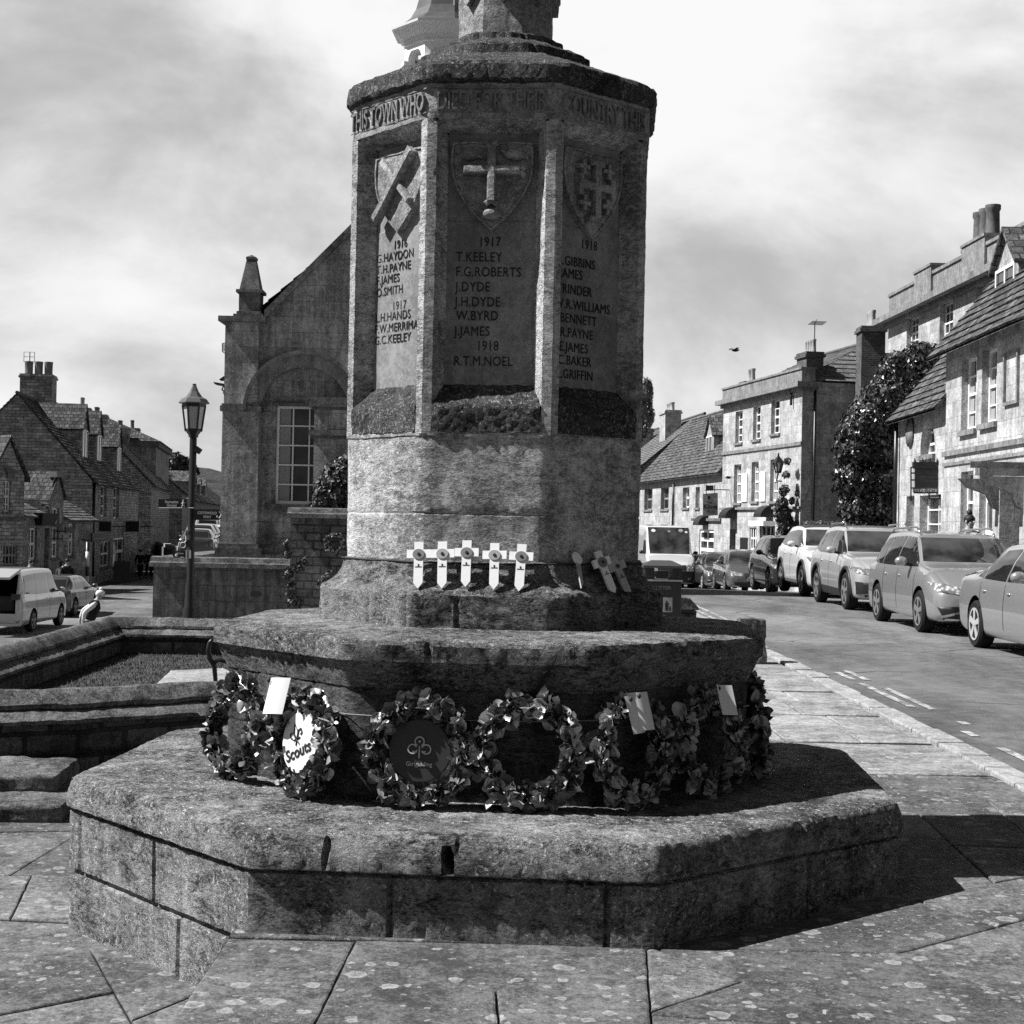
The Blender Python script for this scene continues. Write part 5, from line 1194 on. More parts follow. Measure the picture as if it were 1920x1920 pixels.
# big ivy on the right
rnd = random.Random(11); Y = 46.0; cs = []
for px, py, ry in ((1606, 955, 30), (1600, 900, 34), (1602, 850, 34), (1606, 812, 32), (1640, 950, 45), (1650, 900, 48), (1650, 850, 48), (1640, 790, 45), (1662, 745, 40), (1690, 700, 38), (1700, 790, 50), (1715, 740, 50), (1735, 690, 40), (1760, 700, 45), (1700, 870, 45), (1700, 940, 45), (1620, 1000, 45), (1680, 1000, 45), (1720, 665, 22), (1675, 680, 18)):
    c = at(px, py, Y); r = ry/F_PX*Y; cs.append((c, (r*1.12, .8, r*1.08)))
base = at(1650, 1010, Y); base.z = -.8
plant('climbing_ivy', 'tall dense dark glossy ivy climbing the house between the hotel and the cottage', 'ivy', base, cs, 32000, .135, 'ivy', .80, 3)
Y = 60.5; cs = []
for px, py, ry in ((1473, 1015, 22), (1490, 1015, 18), (1473, 985, 18), (1468, 965, 16), (1466, 945, 12), (1470, 920, 9), (1474, 890, 6), (1476, 865, 5), (1482, 992, 16), (1496, 990, 10), (1495, 925, 4), (1485, 940, 5), (1505, 905, 3)):
    c = at(px, py, Y-.2); r = ry/F_PX*Y; cs.append((c, (r, .25, r*1.2)))
base = at(1476, 1030, Y); plant('wall_creeper', 'leafy creeper and shrub climbing the near corner of the hotel', 'creeper', base, cs, 2600, .16, 'shrub', .8, 4)
cs = []
for i in range(7):
    c = at(1515+i*9, 984, 57); cs.append((c, (.22, .2, .16)))
plant('flower_trough', 'low pale flowering trough along the shaded hotel end wall', 'planter', at(1540, 1000, 57), cs, 500, .09, 'far_leaf', .8, 5)
# dark clump at the town hall's right corner
cs = [(at(1212, 735, TY), (.16, .2, .33)), (at(1213, 775, TY), (.17, .2, .42)), (at(1209, 806, TY), (.10, .2, .2))]
t = plant('hanging_ivy', 'black clump of ivy hanging on the right corner of the town hall', 'ivy', at(1205, 800, TY), cs, 1500, .05, 'ivy', .95, 6)
# shrubs, walls and wreath in front of the hall
cs = [(at(x, y, 33.4), (r, .3, r*1.1)) for x, y, r in ((612, 925, .32), (630, 900, .33), (646, 880, .25), (600, 945, .22), (640, 930, .35))]
plant('garden_shrub', 'dark shrub with slender leaves growing behind the wreath wall by the memorial', 'shrub', at(625, 960, 33.4), cs, 2200, .11, 'shrub', .4, 7)
def simple_wall(name, label, P0, P1, Y, ztop, zb, th, cap=True, mat='rubble', capm='coping', cw=.08):
    o = Vector((P0.x, Y, zb)); t = empty(name, o, 0, label, 'wall'); Wd_ = P1.x-P0.x
    mb = MB(); mb.box((0, 0, 0), (Wd_, th, ztop-zb-.22)); mb.build('wall_face', M[mat], t)
    if cap:
        mb = MB(); z = ztop-zb; mb.prism([(-cw, -cw, z-.22), (-cw, -cw, z-.13), (-cw, .03, z-.11), (-cw, .06, z-.02), (-cw, th/2, z), (-cw, th-.06, z-.02), (-cw, th+cw, z-.13), (-cw, th+cw, z-.22)], (Wd_+2*cw, 0, 0)); mb.build('coping', M[capm], t)
    return t
M['render_wall'] = stone('plinth_stone', .06, .18, .7, dark=.5, dval=.025, bump=.5, lichen=.3, lval=.25, brick=(.9, .33, .008), mortar=.6, bvar=.14, streak=.55)
zt_ = at(400, 1045, 33).z
q = simple_wall('terrace_wall', 'long coped wall in front of the town hall, behind the lamp post', at(287, 1100, 33), at(560, 1100, 33), 33.0, zt_, -1.6, .6, mat='render_wall')
mb = MB(); p0 = at(470, 1118, 33)-q.location; mb.box((p0.x, -.01, p0.z), (p0.x+.22, .0, p0.z+.1)); mb.build('air_brick', M['black_iron'], q)
q = simple_wall('terrace_wall', 'end of the terrace wall running back along the lower road', at(287, 1100, 33.62), at(330, 1100, 33.62), 33.7, zt_-.02, -2.2, 9.0, mat='render_wall')
zt_ = at(600, 952, 32.4).z
simple_wall('wreath_wall', 'taller stone wall with coping and a wreath, beside the memorial shaft', at(545, 1000, 32.4), at(760, 1000, 32.4), 32.4, zt_, -.8, .5, mat='rubble')
b0 = at(586, 745, 34.3); zt_ = b0.z; bz = -.8
t = empty('porch', (b0.x, 34.3, bz), 0, 'square stone porch block with two string courses in front of the town hall window', 'porch')
x1 = at(760, 745, 34.3).x-b0.x; mb = MB(); mb.box((.05, 0, 0), (x1, .75, zt_-bz-.1)); mb.build('wall', M['ashlar_dark'], t)
for a, b_ in ((745, 768), (806, 822)):
    z0, z1 = at(600, b_, 34.3).z-bz, at(600, a, 34.3).z-bz; mb = MB(); mb.box((-.06, -.10, z0+.06), (x1+.02, .7, z1)); mb.box((-.01, -.05, z0), (x1+.01, .7, z0+.059)); mb.build('string_course', M['trim_dark'], t)
c = at(626, 1042, 32.2); make_wreath('poppy_wreath', 'leafy wreath hung on the stone wall in front of the town hall', (c.x, 32.27, c.z), 0, 0, Ro=.26, tube=.08, mat='petal_dark', nring=22, group=None, seed=9)
cs = [(at(x, y, 32.2), (r, .08, r*1.3)) for x, y, r in ((540, 1040, .08), (540, 1075, .10), (545, 1105, .12), (560, 1065, .1), (570, 1055, .09), (552, 1130, .16), (537, 1022, .07))]
plant('trailing_ivy', 'trailing ivy at the left end of the wreath wall', 'ivy', at(545, 1150, 32.2), cs, 700, .08, 'shrub', .3, 8)
cs = [(at(x, y, 30), (r, .2, r)) for x, y, r in ((607, 1095, .14), (622, 1080, .12))]
plant('low_plant', 'small leafy plant at the foot of the wall beside the memorial', 'plant', at(612, 1120, 30), cs, 300, .08, 'shrub', .3, 9)

# ------------------------------------------------------------------ left side of the lower street
GL = 'houses along the left side of the street'
def lhouse(name, label, cpx, cYa, length, D, ze_py, zr_py, zb=-2.25, wall='coursed', cat='house', dirx=-.124, roofm='slates_dark', eave_px=None):
    """near corner at pixel column cpx, street front running away to the right"""
    c = at(cpx, ze_py, cYa); d = Vector((dirx, 1)).normalized(); P1 = Vector((c.x+d.x*length, c.y+d.y*length, 0))
    h = House(name, label, c, P1, zb, cat, GL, wall); h.ze = c.z-zb
    h.zr = at(cpx, zr_py, cYa).z-zb; h.D = D; return h
h = lhouse('gabled_house', 'dark gabled stone house with white dormers and a broad three pot chimney, left', 172, 81, 21, 7.8, 900, 742)
for q in ((189, 911, 200, 968), (213, 914, 223, 972)): h.window(q, nx=2, ny=3, dep=.2, bar=.06, sill=False)
for q in ((189, 1015, 206, 1062),): h.window(q, nx=2, ny=2, dep=.15, bar=.06)
h.window((212, 1008, 232, 1060), nx=2, ny=2, dep=.1, bar=.1, edge=.12)
h.walls(h.D, h.ze, h.zr); h.roof(h.D, h.ze, h.zr, 'slates_dark', ov=.35)
for px_, py_, yy in ((158, 862, 1.1), (185, 866, 1.1), (222, 890, .7)):
    u, z = h.px(px_, py_, yy); h.dormer(max(1.2, u), 2.0, yy, h.ze+yy*1.12-.1, 1.75, 1.3, D=2.9, mat='slates_dark')
u = 6.0; z1 = at(82, 705, 87).z-h.zb; h.chimney(u, h.D*.5, h.ze+2.5, z1, 1.5, 1.75, 3, mat='coursed', ph=.75, pr=.24, taper=.95, along='y')
q = h.px(195, 987); 
for px_, w_ in ((197, 22), (248, 24)):
    p = h.px(px_, 987, -.5); sgp = h.M @ Vector((p[0], -.5, p[1])); sg = empty('shop_sign', sgp, 0, 'square dark shop sign projecting from the left house front, %s' % ('nearer' if px_ < 200 else 'farther along, in a pale frame'), 'sign', 'projecting signs on the left houses')
    k_ = sgp.y/F_PX; mb = MB(); mb.box((-w_*.5*k_, 0, -9*k_), (w_*.5*k_, .08, 9*k_)); mb.build('board', M['black_iron'], sg); mb = MB()
    for (x0, z0, x1, z1) in ((-w_*.5-2, -11, w_*.5+2, -9), (-w_*.5-2, 9, w_*.5+2, 11), (-w_*.5-2, -9, -w_*.5, 9), (w_*.5, -9, w_*.5+2, 9)): mb.box((x0*k_, .0, z0*k_), (x1*k_, .09, z1*k_))
    mb.build('sign_frame', M['grey_paint'], sg); mb = MB(); mb.box((w_*.5*k_+2*k_, .02, 0), (w_*.5*k_+.9, .06, .05)); mb.build('bracket', M['black_iron'], sg)
h.pipe(174, 905, 1080, .08)
h2 = lhouse('gabled_house', 'narrow dark house whose steep roof runs down behind the first dormered house', 284, 104, 20, 7.6, 908, 798, dirx=-.16)
for q in ((287.5, 922, 290, 960),): pass
h2.walls(h2.D, h2.ze, h2.zr); h2.roof(h2.D, h2.ze, h2.zr, 'slates_dark', ov=.3); h2.chimney(1.2, h2.D*.5, h2.ze+2, h2.zr+.7, 1.2, 1.4, 2, mat='coursed', ph=.5, pr=.16)
h2.chimney(14, h2.D*.45, h2.ze+2, h2.zr+.6, 1.2, 1.4, 3, mat='coursed', ph=.5, pr=.16)
h3 = lhouse('tall_house', 'tall plain house with a hipped roof edged in pale lead, above the dark gables', 293, 118, 16, 12, 826, 760, wall='ashlar_dark', dirx=-.16)
h3.walls(h3.D, h3.ze, None); h3.roof(h3.D, h3.ze, h3.zr, 'slates', ov=.3, hip=(5.5, 5.5)); h3.band(h3.ze-.5, h3.ze-.05, .25, name='cornice', mat='trim_dark', ends=((0, 10),))
h3.chimney(4, 9, h3.ze, at(190, 752, 118).z-h3.zb, 1.6, 2.2, 0, mat='coursed'); h3.chimney(2.2, 5.8, h3.ze, at(206, 764, 118).z-h3.zb, 1.2, 1.3, 2, mat='coursed', pot='pot_pale', ph=.8, pr=.15)
h3.chimney(6, 7.4, h3.ze, at(222, 780, 118).z-h3.zb, 1.6, 1.3, 0, mat='coursed')
h4 = lhouse('gabled_house', 'stone gable with a dark lean roof, left of the lamp post', 342, 135, 22, 9.0, 922, 842, wall='coursed', dirx=-.19)
h4.walls(h4.D, h4.ze, h4.zr); h4.roof(h4.D, h4.ze, h4.zr, 'slates_dark', ov=.3); h4.chimney(2, h4.D*.5, h4.ze+1.5, h4.zr+1.8, 1.3, 1.3, 2, mat='coursed', ph=.7, pr=.16)
h5 = lhouse('terrace_house', 'distant terrace with pale dormers on a long dark roof, right of the lamp post', 366, 165, 70, 8.0, 938, 882, wall='ashlar_dark', dirx=-.13)
for i in range(14): h5.window((3+5*i, 1.6, 4.6+5*i, 3.6), px=False, nx=2, ny=2, sill=False, dep=.15)
h5.walls(h5.D, h5.ze, h5.zr); h5.roof(h5.D, h5.ze, h5.zr, 'slates_dark', ov=.3)
for u in (4, 12, 20, 29): h5.dormer(u, 1.8, .9, h5.ze+.7, 1.4, 1.0, D=2.4, mat='slates')
for u in (9, 26, 44): h5.chimney(u, h5.D*.5, h5.ze+2, h5.zr+1.8, 1.4, 1.2, 2, mat='coursed', ph=.6)
c = at(318, 868, 150); h6 = House('far_house', 'small distant stone house below the trees, above the street signs', at(297, 868, 150), at(322, 868, 156), 0, 'house', GL, 'coursed'); h6.walls(6, c.z-1.0, c.z+1.4); h6.roof(6, c.z-1.0, c.z+1.4, 'slates'); h6.chimney(2, 3, c.z, c.z+2.6, 1.2, 1, 1, ph=.8)
# gable at the left edge and the shop range
def front_house(name, label, pl, pr, Y0, Y1, zb, wall='coursed', group=GL): return House(name, label, at(pl, 900, Y0), at(pr, 900, Y1), zb, 'house', group, wall)
h = front_house('gable_house', 'small steep gabled house with a tall window and hood mould, at the left edge', -60, 46, 66, 68, -2.2)
w_ = h.W; zev = h.px(44, 893)[1]; ax, az = h.px(18, 826); 
h.window((8, 902, 20, 960), nx=2, ny=4, dep=.18, bar=.05); h.window((6, 1022, 32, 1060), nx=4, ny=2, dep=.15, bar=.05, frame='grey_paint')
lx = 2*ax-w_
mbw = [(lx, -1.5), (w_, -1.5), (w_, zev), (ax, az), (lx, zev)]
mb = MB(); mb.shape(mbw, [q[0] for q in h.holes], lambda u, v: Vector((u, 0, v)))
for hh, dd in h.holes:
    for i in range(len(hh)): a, b = hh[i], hh[(i+1) % len(hh)]; mb.poly([(a[0], 0, a[1]), (b[0], 0, b[1]), (b[0], dd, b[1]), (a[0], dd, a[1])])
mb.poly([(w_, 0, -1.5), (w_, 6, -1.5), (w_, 6, zev), (w_, 0, zev)]); mb.poly([(lx, 0, -1.5), (lx, 6, -1.5), (lx, 6, zev), (lx, 0, zev)]); mb.build('wall', M['coursed'], h.o)
mb = MB()
for sg in (1, -1):
    e0 = Vector((ax+sg*(w_-ax+.2), -.15, zev-.25)); a0 = Vector((ax, -.15, az+.05)); mb.prism([e0, a0, a0+Vector((0, 0, .2)), e0+Vector((0, 0, .2))], (0, 6.2, 0))
mb.build('roof', M['slates_dark'], h.o)
q = h.rect(8, 880, 29, 897); mb = MB(); mb.box((q[0], -.2, q[3]-.12), (q[2], 0, q[3])); mb.box((q[0]+.1, -.12, q[1]), (q[2]-.1, 0, q[3]-.121)); mb.build('hood_mould', M['trim_dark'], h.o)
q = h.rect(-60, 970, 46, 975); h.band(q[1], q[3], .08, mat='trim_dark'); q = h.rect(-60, 1013, 42, 1018); h.band(q[1], q[3], .12, name='shop_fascia', mat='grey_paint')
h = front_house('shop_range', 'low shop with slate lean roofs, tall white sash windows and tiny gable', 47, 176, 70.5, 77, -2.2, wall='ashlar_dark')
z_ = lambda px, py: h.px(px, py)[1]
for q, nx_ in (((55, 990, 69, 1050), 2), ((97, 952, 111, 982), 2), ((97, 988, 110, 1046), 2), ((128, 982, 139, 1042), 2)): h.window(q, nx=nx_, ny=2, dep=.16, bar=.07, edge=.09)
q = h.rect(83, 990, 92, 1075); h.holes.append(([(q[0], -.2), (q[2], -.2), (q[2], q[3]), (q[0], q[3])], .4)); mb = MB(); mb.box((q[0], .35, -.2), (q[2], .38, q[3])); mb.build('door', M['door_dark'], h.o)
gl, gr, gp = h.px(92, 900)[0], h.px(120, 900)[0], h.px(108, 893); zl, zr_ = z_(70, 965), z_(150, 972)
out = [(0, -1.5), (h.W, -1.5), (h.W, zr_), (gr, zr_), (gr, z_(120, 936)), (gp[0]+.3, gp[1]), (gp[0]-.3, gp[1]), (gl, z_(92, 940)), (gl, zl), (0, zl)]
mb = MB(); mb.shape(out, [q[0] for q in h.holes], lambda u, v: Vector((u, 0, v)))
for hh, dd in h.holes:
    for i in range(len(hh)): a, b = hh[i], hh[(i+1) % len(hh)]; mb.poly([(a[0], 0, a[1]), (b[0], 0, b[1]), (b[0], dd, b[1]), (a[0], dd, a[1])])
mb.build('wall', M['ashlar_dark'], h.o)
mb = MB(); sl = h.W
for (u0, u1, z0, z1, y1) in ((-.1, gl, zl, z_(70, 912), 2.6), (gr, h.W+.2, zr_, z_(135, 934), 1.6)):
    n = 8
    for j in range(n):
        a = Vector((0, -.25+(y1+.25)*j/n, z0-.1+(z1-z0)*j/n)); b = Vector((0, -.25+(y1+.25)*(j+1)/n, z0-.1+(z1-z0)*(j+1)/n)); x0 = Vector((u0, 0, 0)); x1 = Vector((u1, 0, 0)); mb.rings([[a+x0-Vector((0, 0, .06)), a+x1-Vector((0, 0, .06))], [a+x0+Vector((0, 0, .03)), a+x1+Vector((0, 0, .03))], [b+x0, b+x1]], False)
mb.build('roof', M['slates'], h.o)
mb = MB(); up = Vector((0, 0, .12))
for a, b in (((gr+.1, z_(120, 938)), gp), ((gl-.1, z_(92, 942)), gp)):
    p, q = Vector((a[0], -.12, a[1])), Vector((b[0], -.12, b[1]+.1)); mb.prism([p, q, q+up, p+up], (0, 2.4, 0))
mb.build('gable_roof', M['slates_dark'], h.o); mb = MB(); mb.box((gp[0]-.32, -.16, gp[1]-.05), (gp[0]+.32, .3, gp[1]+.22)); mb.build('gable_stone', M['trim'], h.o)
q = h.rect(62, 962, 93, 985); mb = MB(); mb.prism([(q[0], -.5, q[3]), (q[2], -.5, q[3]), (q[2]-.2, -.35, q[1]), (q[0]+.2, -.35, q[1])], (0, .48, 0)); mb.build('door_hood', M['door_dark'], h.o)
for lab, (a, b, c_, d_), mat, txt in (('wide black fascia sign over the shaded shop entrance, left', (152, 999, 179, 1015), 'black_iron', 1), ('small pale notice board fixed below the tiny gable window', (97, 1002, 108, 1013), 'grey_paint', 0), ('small dark hanging board beside the tiny gable', (102, 988, 117, 999), 'trim_dark', 0)):
    q = h.rect(a, b, c_, d_); p = h.M @ Vector((q[0], -.6, q[1])); sg = empty('shop_board', p, h.a, lab, 'sign'); mb = MB(); mb.box((0, 0, 0), (q[2]-q[0], .08, q[3]-q[1])); mb.build('board', M[mat], sg)
    mb = MB(); mb.box((.1, -.01, (q[3]-q[1])*.3), (q[2]-q[0]-.1, 0, (q[3]-q[1])*.38)); mb.build('lettering', M['grey_paint'] if txt else M['door_dark'], sg); mb = MB(); mb.box((.02, .08, .05), (.06, .6, .1)); mb.build('bracket', M['black_iron'], sg)
# raised terrace where the far cars stand
mb = MB(); mb.prism([(at(289, 1000, 112).x, 112, -2.6), (at(418, 1000, 66).x, 66, -2.6), (-6, 66, -2.6), (-6, 160, -2.6), (at(289, 1000, 160).x, 160, -2.6)], (0, 0, 2.0)); tag(mb.build('terrace', M['asphalt']), kind='structure')
mb = MB(); a, b = at(290, 1000, 111.6), at(345, 1000, 88); a.z = b.z = -.59; d = (b-a)
for i in range(9): p, q = a+d*(i/9)+Vector((.05, 0, 0)), a+d*((i+.92)/9); mb.prism([p, q, q+Vector((.3, .5, 0)), p+Vector((.3, .5, 0))], (0, 0, .22))
tag(mb.build('terrace_kerb', M['kerb']), 'row of pale kerb stones edging the raised far terrace', 'kerb stones', kind='stuff')
# hills and far trees
xs = rng(-260, 60, 80)
def hillz(x, y): 
    f = smooth01((y-330)/160); return -4+f*(19+4*noise.noise((x*.012, y*.01, 0))+3*noise.noise((x*.05, y*.05, 3)))*(.75+.25*smooth01((x+210)/120))*smooth01((-x-40)/40)+f*1.6*noise.noise((x*.3, y*.3, 1))
M['hill'] = stone('wooded_hill', .02, .085, .10, bump=1.0, bdist=.6, rough=.95)
ground_sheet('hills', xs, rng(300, 560, 40), 0.0, M['hill'], hillz)
for i, (px_, py_, Y, r, lab) in enumerate(((326, 872, 172, 1.7, 'round dark tree above the far roofs, left of the lamp post'), (343, 874, 180, 1.3, 'smaller dark tree touching the left of the lamp post'), (312, 868, 176, 1.2, 'small leafy tree top behind the far chimney'))):
    c = at(px_, py_, Y); plant('far_tree', lab, 'tree', (c.x, Y, -1), [(c, (r, r, r*.9)), (c+Vector((r*.7, .3, -.6)), (r*.7, r*.7, r*.7)), (c+Vector((-r*.6, 0, -.8)), (r*.7, r*.7, r*.6))], 1100, .5, 'far_leaf', .75, 20+i, 'far trees over the roofs', [([(c.x, Y, -1), (c.x, Y, c.z)], .25)])
# ------------------------------------------------------------------ vehicles
def paint(name, v, metal=0.0, rough=.32):
    m, t = new_mat(name); finish(t, float(v), rough, None, 0, 0, .5, metal, 1.0); return m
M['p_silver'] = paint('silver_paint', .36, .55, .26); M['p_white'] = paint('white_car_paint', .52); M['p_pale'] = paint('pale_car_paint', .42, .35, .26); M['p_grey'] = paint('grey_car_paint', .10, .3); M['p_dark'] = paint('dark_car_paint', .018); M['p_mid'] = paint('mid_car_paint', .05, .2)
M['tyre'] = plain('tyre', .012, .85, .2); M['alloy'] = plain('alloy_rim', .42, .35, .5, .15); M['alloy_dark'] = plain('dark_alloy', .16, .4, .5, .1); M['well'] = plain('wheel_well', .006, .95, .1)
M['plastic'] = plain('black_plastic', .016, .5, .4); M['chrome'] = plain('chrome', .6, .15, .5, .9); M['plate'] = plain('number_plate', .5, .5); M['tail'] = plain('tail_lamp', .05, .2, .6)
m, t = new_mat('car_glass'); finish(t, .012, .03, None, 0, 0, .9); M['car_glass'] = m
m, t = new_mat('windscreen_glass_painted_sky'); nz = t.noise(t.n('ShaderNodeTexCoord').outputs['Object'], 1.6, 3, .5); finish(t, t.ss(nz, .35, .65, .01, .06), .03, None, 0, 0, 1.0); M['screen'] = m  # mottled grey base colour paints in the sky's reflection
m, t = new_mat('headlamp'); nz = t.vor(t.n('ShaderNodeTexCoord').outputs['Object'], 14).outputs['Distance']; finish(t, t.ss(nz, .1, .6, .75, .2), .08, None, 0, 0, .8, .3, 1.0); M['lamp_glass'] = m
def crom(K, x):
    """piecewise monotone interpolation of rows K (first entry the key)"""
    n = len(K)
    if x <= K[0][0]: return K[0][1:]
    if x >= K[-1][0]: return K[-1][1:]
    i = max(j for j in range(n) if K[j][0] <= x); i = min(i, n-2); a, b = K[i], K[i+1]; t = (x-a[0])/(b[0]-a[0]); out = []
    for q in range(1, len(a)):
        d = (b[q]-a[q])/(b[0]-a[0])
        def slope(j):
            if j <= 0 or j >= n-1: return d
            d0 = (K[j][q]-K[j-1][q])/(K[j][0]-K[j-1][0]); d1 = (K[j+1][q]-K[j][q])/(K[j+1][0]-K[j][0])
            return 0 if d0*d1 <= 0 else 2*d0*d1/(d0+d1)
        m0, m1 = slope(i), slope(i+1); h_ = b[0]-a[0]
        out.append((2*t**3-3*t*t+1)*a[q]+(t**3-2*t*t+t)*h_*m0+(-2*t**3+3*t*t)*b[q]+(t**3-t*t)*h_*m1)
    return out
def car_shell(p):
    L2, w, H, b = p['L']/2, p['W']/2, p['H'], p['belt']; hb, hf, tz = p['hb'], p['hf'], p['tz']; g = p.get('gc', .20); rw = p.get('rw', .70)
    K = [(-L2, g+.20, w*.70, b*.78, w*.66, min(tz, b)*.86, w*.56), (-L2+.05, g+.10, w*.87, b*.93, w*.84, min(tz, b+.1)*.97, w*.72), (-L2+.22, g+.04, w*.965, b, w*.92, tz, w*p.get('tw', .74)),
         (p['rb'], g, w*.985, b, w*.94, p.get('rbz', tz+.02), w*p.get('tw', .74)), (p['rr'], g, w, b, w*.955, H-.035, w*rw), ((p['rr']+p['rf'])/2, g, w, b-.01, w*.955, H, w*rw), (p['rf'], g, w, b-.02, w*.955, H-.05, w*(rw+.01)),
         (p['cowl'], g, w*.995, b-.04, w*.94, hb, w*.83), (p['cowl']+(L2-p['cowl'])*.45, g, w*.985, min(b-.06, hb-.06), w*.92, hb-(hb-hf)*.35, w*.80), (L2-.22, g+.01, w*.94, hf-.07, w*.87, hf, w*.72), (L2-.07, g+.03, w*.84, hf*.80, w*.78, hf*.88, w*.62), (L2, g+.08, w*.68, hf*.66, w*.62, hf*.72, w*.5)]
    xs = sorted(set([round(-L2+p['L']*i/46, 4) for i in range(47)]+[k[0] for k in K]+[L2-.02, L2-.04, L2-.11, L2-.15, -L2+.02, -L2+.1])); rings = []
    for x in xs:
        zb, wm, zbelt, wb, zt, wt = crom(K, x); zt = max(zt, zbelt+.025)
        half = [(0, zb), (wm*.80, zb), (wm*.955, zb+.05), (wm*.99, zb+(zbelt-zb)*.28), (wm, zb+(zbelt-zb)*.52), (wm*.985, zb+(zbelt-zb)*.80), (wb, zbelt), (wb+(wt-wb)*.5, zbelt+(zt-zbelt)*.55), (wt, zt-min(.055, (zt-zbelt)*.3)), (wt*.93, zt-.012 if zt-zbelt > .1 else zt-.004), (wt*.6, zt+.012), (0, zt+.022)]
        pts = []
        for i in range(len(half)-1):
            a, b_ = half[i], half[i+1]; n = 3 if i not in (0, 10) else 3
            p0 = half[max(i-1, 0)]; p3 = half[min(i+2, len(half)-1)]
            for q in range(n):
                t = q/n; cr = lambda j: .5*((2*a[j])+(-p0[j]+b_[j])*t+(2*p0[j]-5*a[j]+4*b_[j]-p3[j])*t*t+(-p0[j]+3*a[j]-3*b_[j]+p3[j])*t**3)
                pts.append((cr(0) if i else a[0]+(b_[0]-a[0])*t, cr(1) if 0 < i < 6 or i > 8 else a[1]+(b_[1]-a[1])*t))
        pts.append(half[-1])
        ring = [Vector((x, -y, z)) for y, z in pts]+[Vector((x, y, z)) for y, z in pts[-2:0:-1]]
        rings.append(ring)
    mb = MB(); mb.rings(rings, True, True, True); return mb
def decal(bvh, poly, axis, off=.006, step=.05, flip=1):
    """outline projected onto the shell: axis 'f' front, 'r' rear, 's' side (flip = side sign), 't' top"""
    Pp = []
    for i in range(len(poly)):
        a, b = poly[i], poly[(i+1) % len(poly)]; k = max(1, int(hypot(a[0]-b[0], a[1]-b[1])/step)); Pp += [(a[0]+(b[0]-a[0])*j/k, a[1]+(b[1]-a[1])*j/k) for j in range(k)]
    mb = MB()
    def fr(u, v):
        if axis == 'f': o, d = Vector((6, u, v)), Vector((-1, 0, 0))
        elif axis == 'r': o, d = Vector((-6, u, v)), Vector((1, 0, 0))
        elif axis == 's': o, d = Vector((u, 4*flip, v)), Vector((0, -flip, 0))
        else: o, d = Vector((u, v, 6)), Vector((0, 0, -1))
        h_ = bvh.ray_cast(o, d); 
        return h_[0]+h_[1]*(off if h_[1].dot(d) < 0 else -off) if h_[0] is not None else o+d*(6-.0)
    bad = []
    mb.shape(Pp, [], fr, step)
    mb.f = [f for f in mb.f if max((mb.v[f[i]]-mb.v[f[i-1]]).length for i in range(3)) < .6]; mb.mi = [0]*len(mb.f)
    return mb
def rot2(mb, M_): mb.xform(M_); return mb
def make_wheel(r, w_, rim, spokes, parent, loc, side):
    t = MB(); t.lathe([(r*.64, -w_/2+.01), (r*.9, -w_/2), (r*.985, -w_/2+.03), (r, 0), (r*.985, w_/2-.03), (r*.9, w_/2), (r*.64, w_/2-.01)], 32, (0, 0, 0), 'y')
    wo = t.build('wheel', M['tyre'], parent, True, sharp=35); wo.location = loc
    s = side; y = s*(w_/2-.004); d = MB()
    d.lathe([(r*.67, -.02*s), (r*.68, .006*s), (r*.61, .004*s), (r*.60, -.02*s)], 32, (0, y, 0), 'y', 0, False)
    for k in range(spokes):
        a = 2*pi*k/spokes+.3; ca, sa = cos(a), sin(a); ta = (-sa, ca)
        P0 = [(ca*r*.10+ta[0]*q, sa*r*.10+ta[1]*q) for q in (-.030, .030)]; P1 = [(ca*r*.63+ta[0]*q, sa*r*.63+ta[1]*q) for q in (.042, -.042)]
        d.prism([(x, y-s*.012, z) for x, z in P0+P1], (0, s*.016, 0))
    d.lathe([(r*.16, -.015*s), (r*.16, .008*s), (.01, .012*s)], 16, (0, y, 0), 'y'); d.build('rim', M[rim], wo)
    bk = MB(); bk.lathe([(r*.66, -.004), (r*.66, .004)], 24, (0, y-s*.03, 0), 'y'); bk.build('wheel_disc', M['well'], wo)
    return wo
CARG = 'vehicles parked along the right kerb'
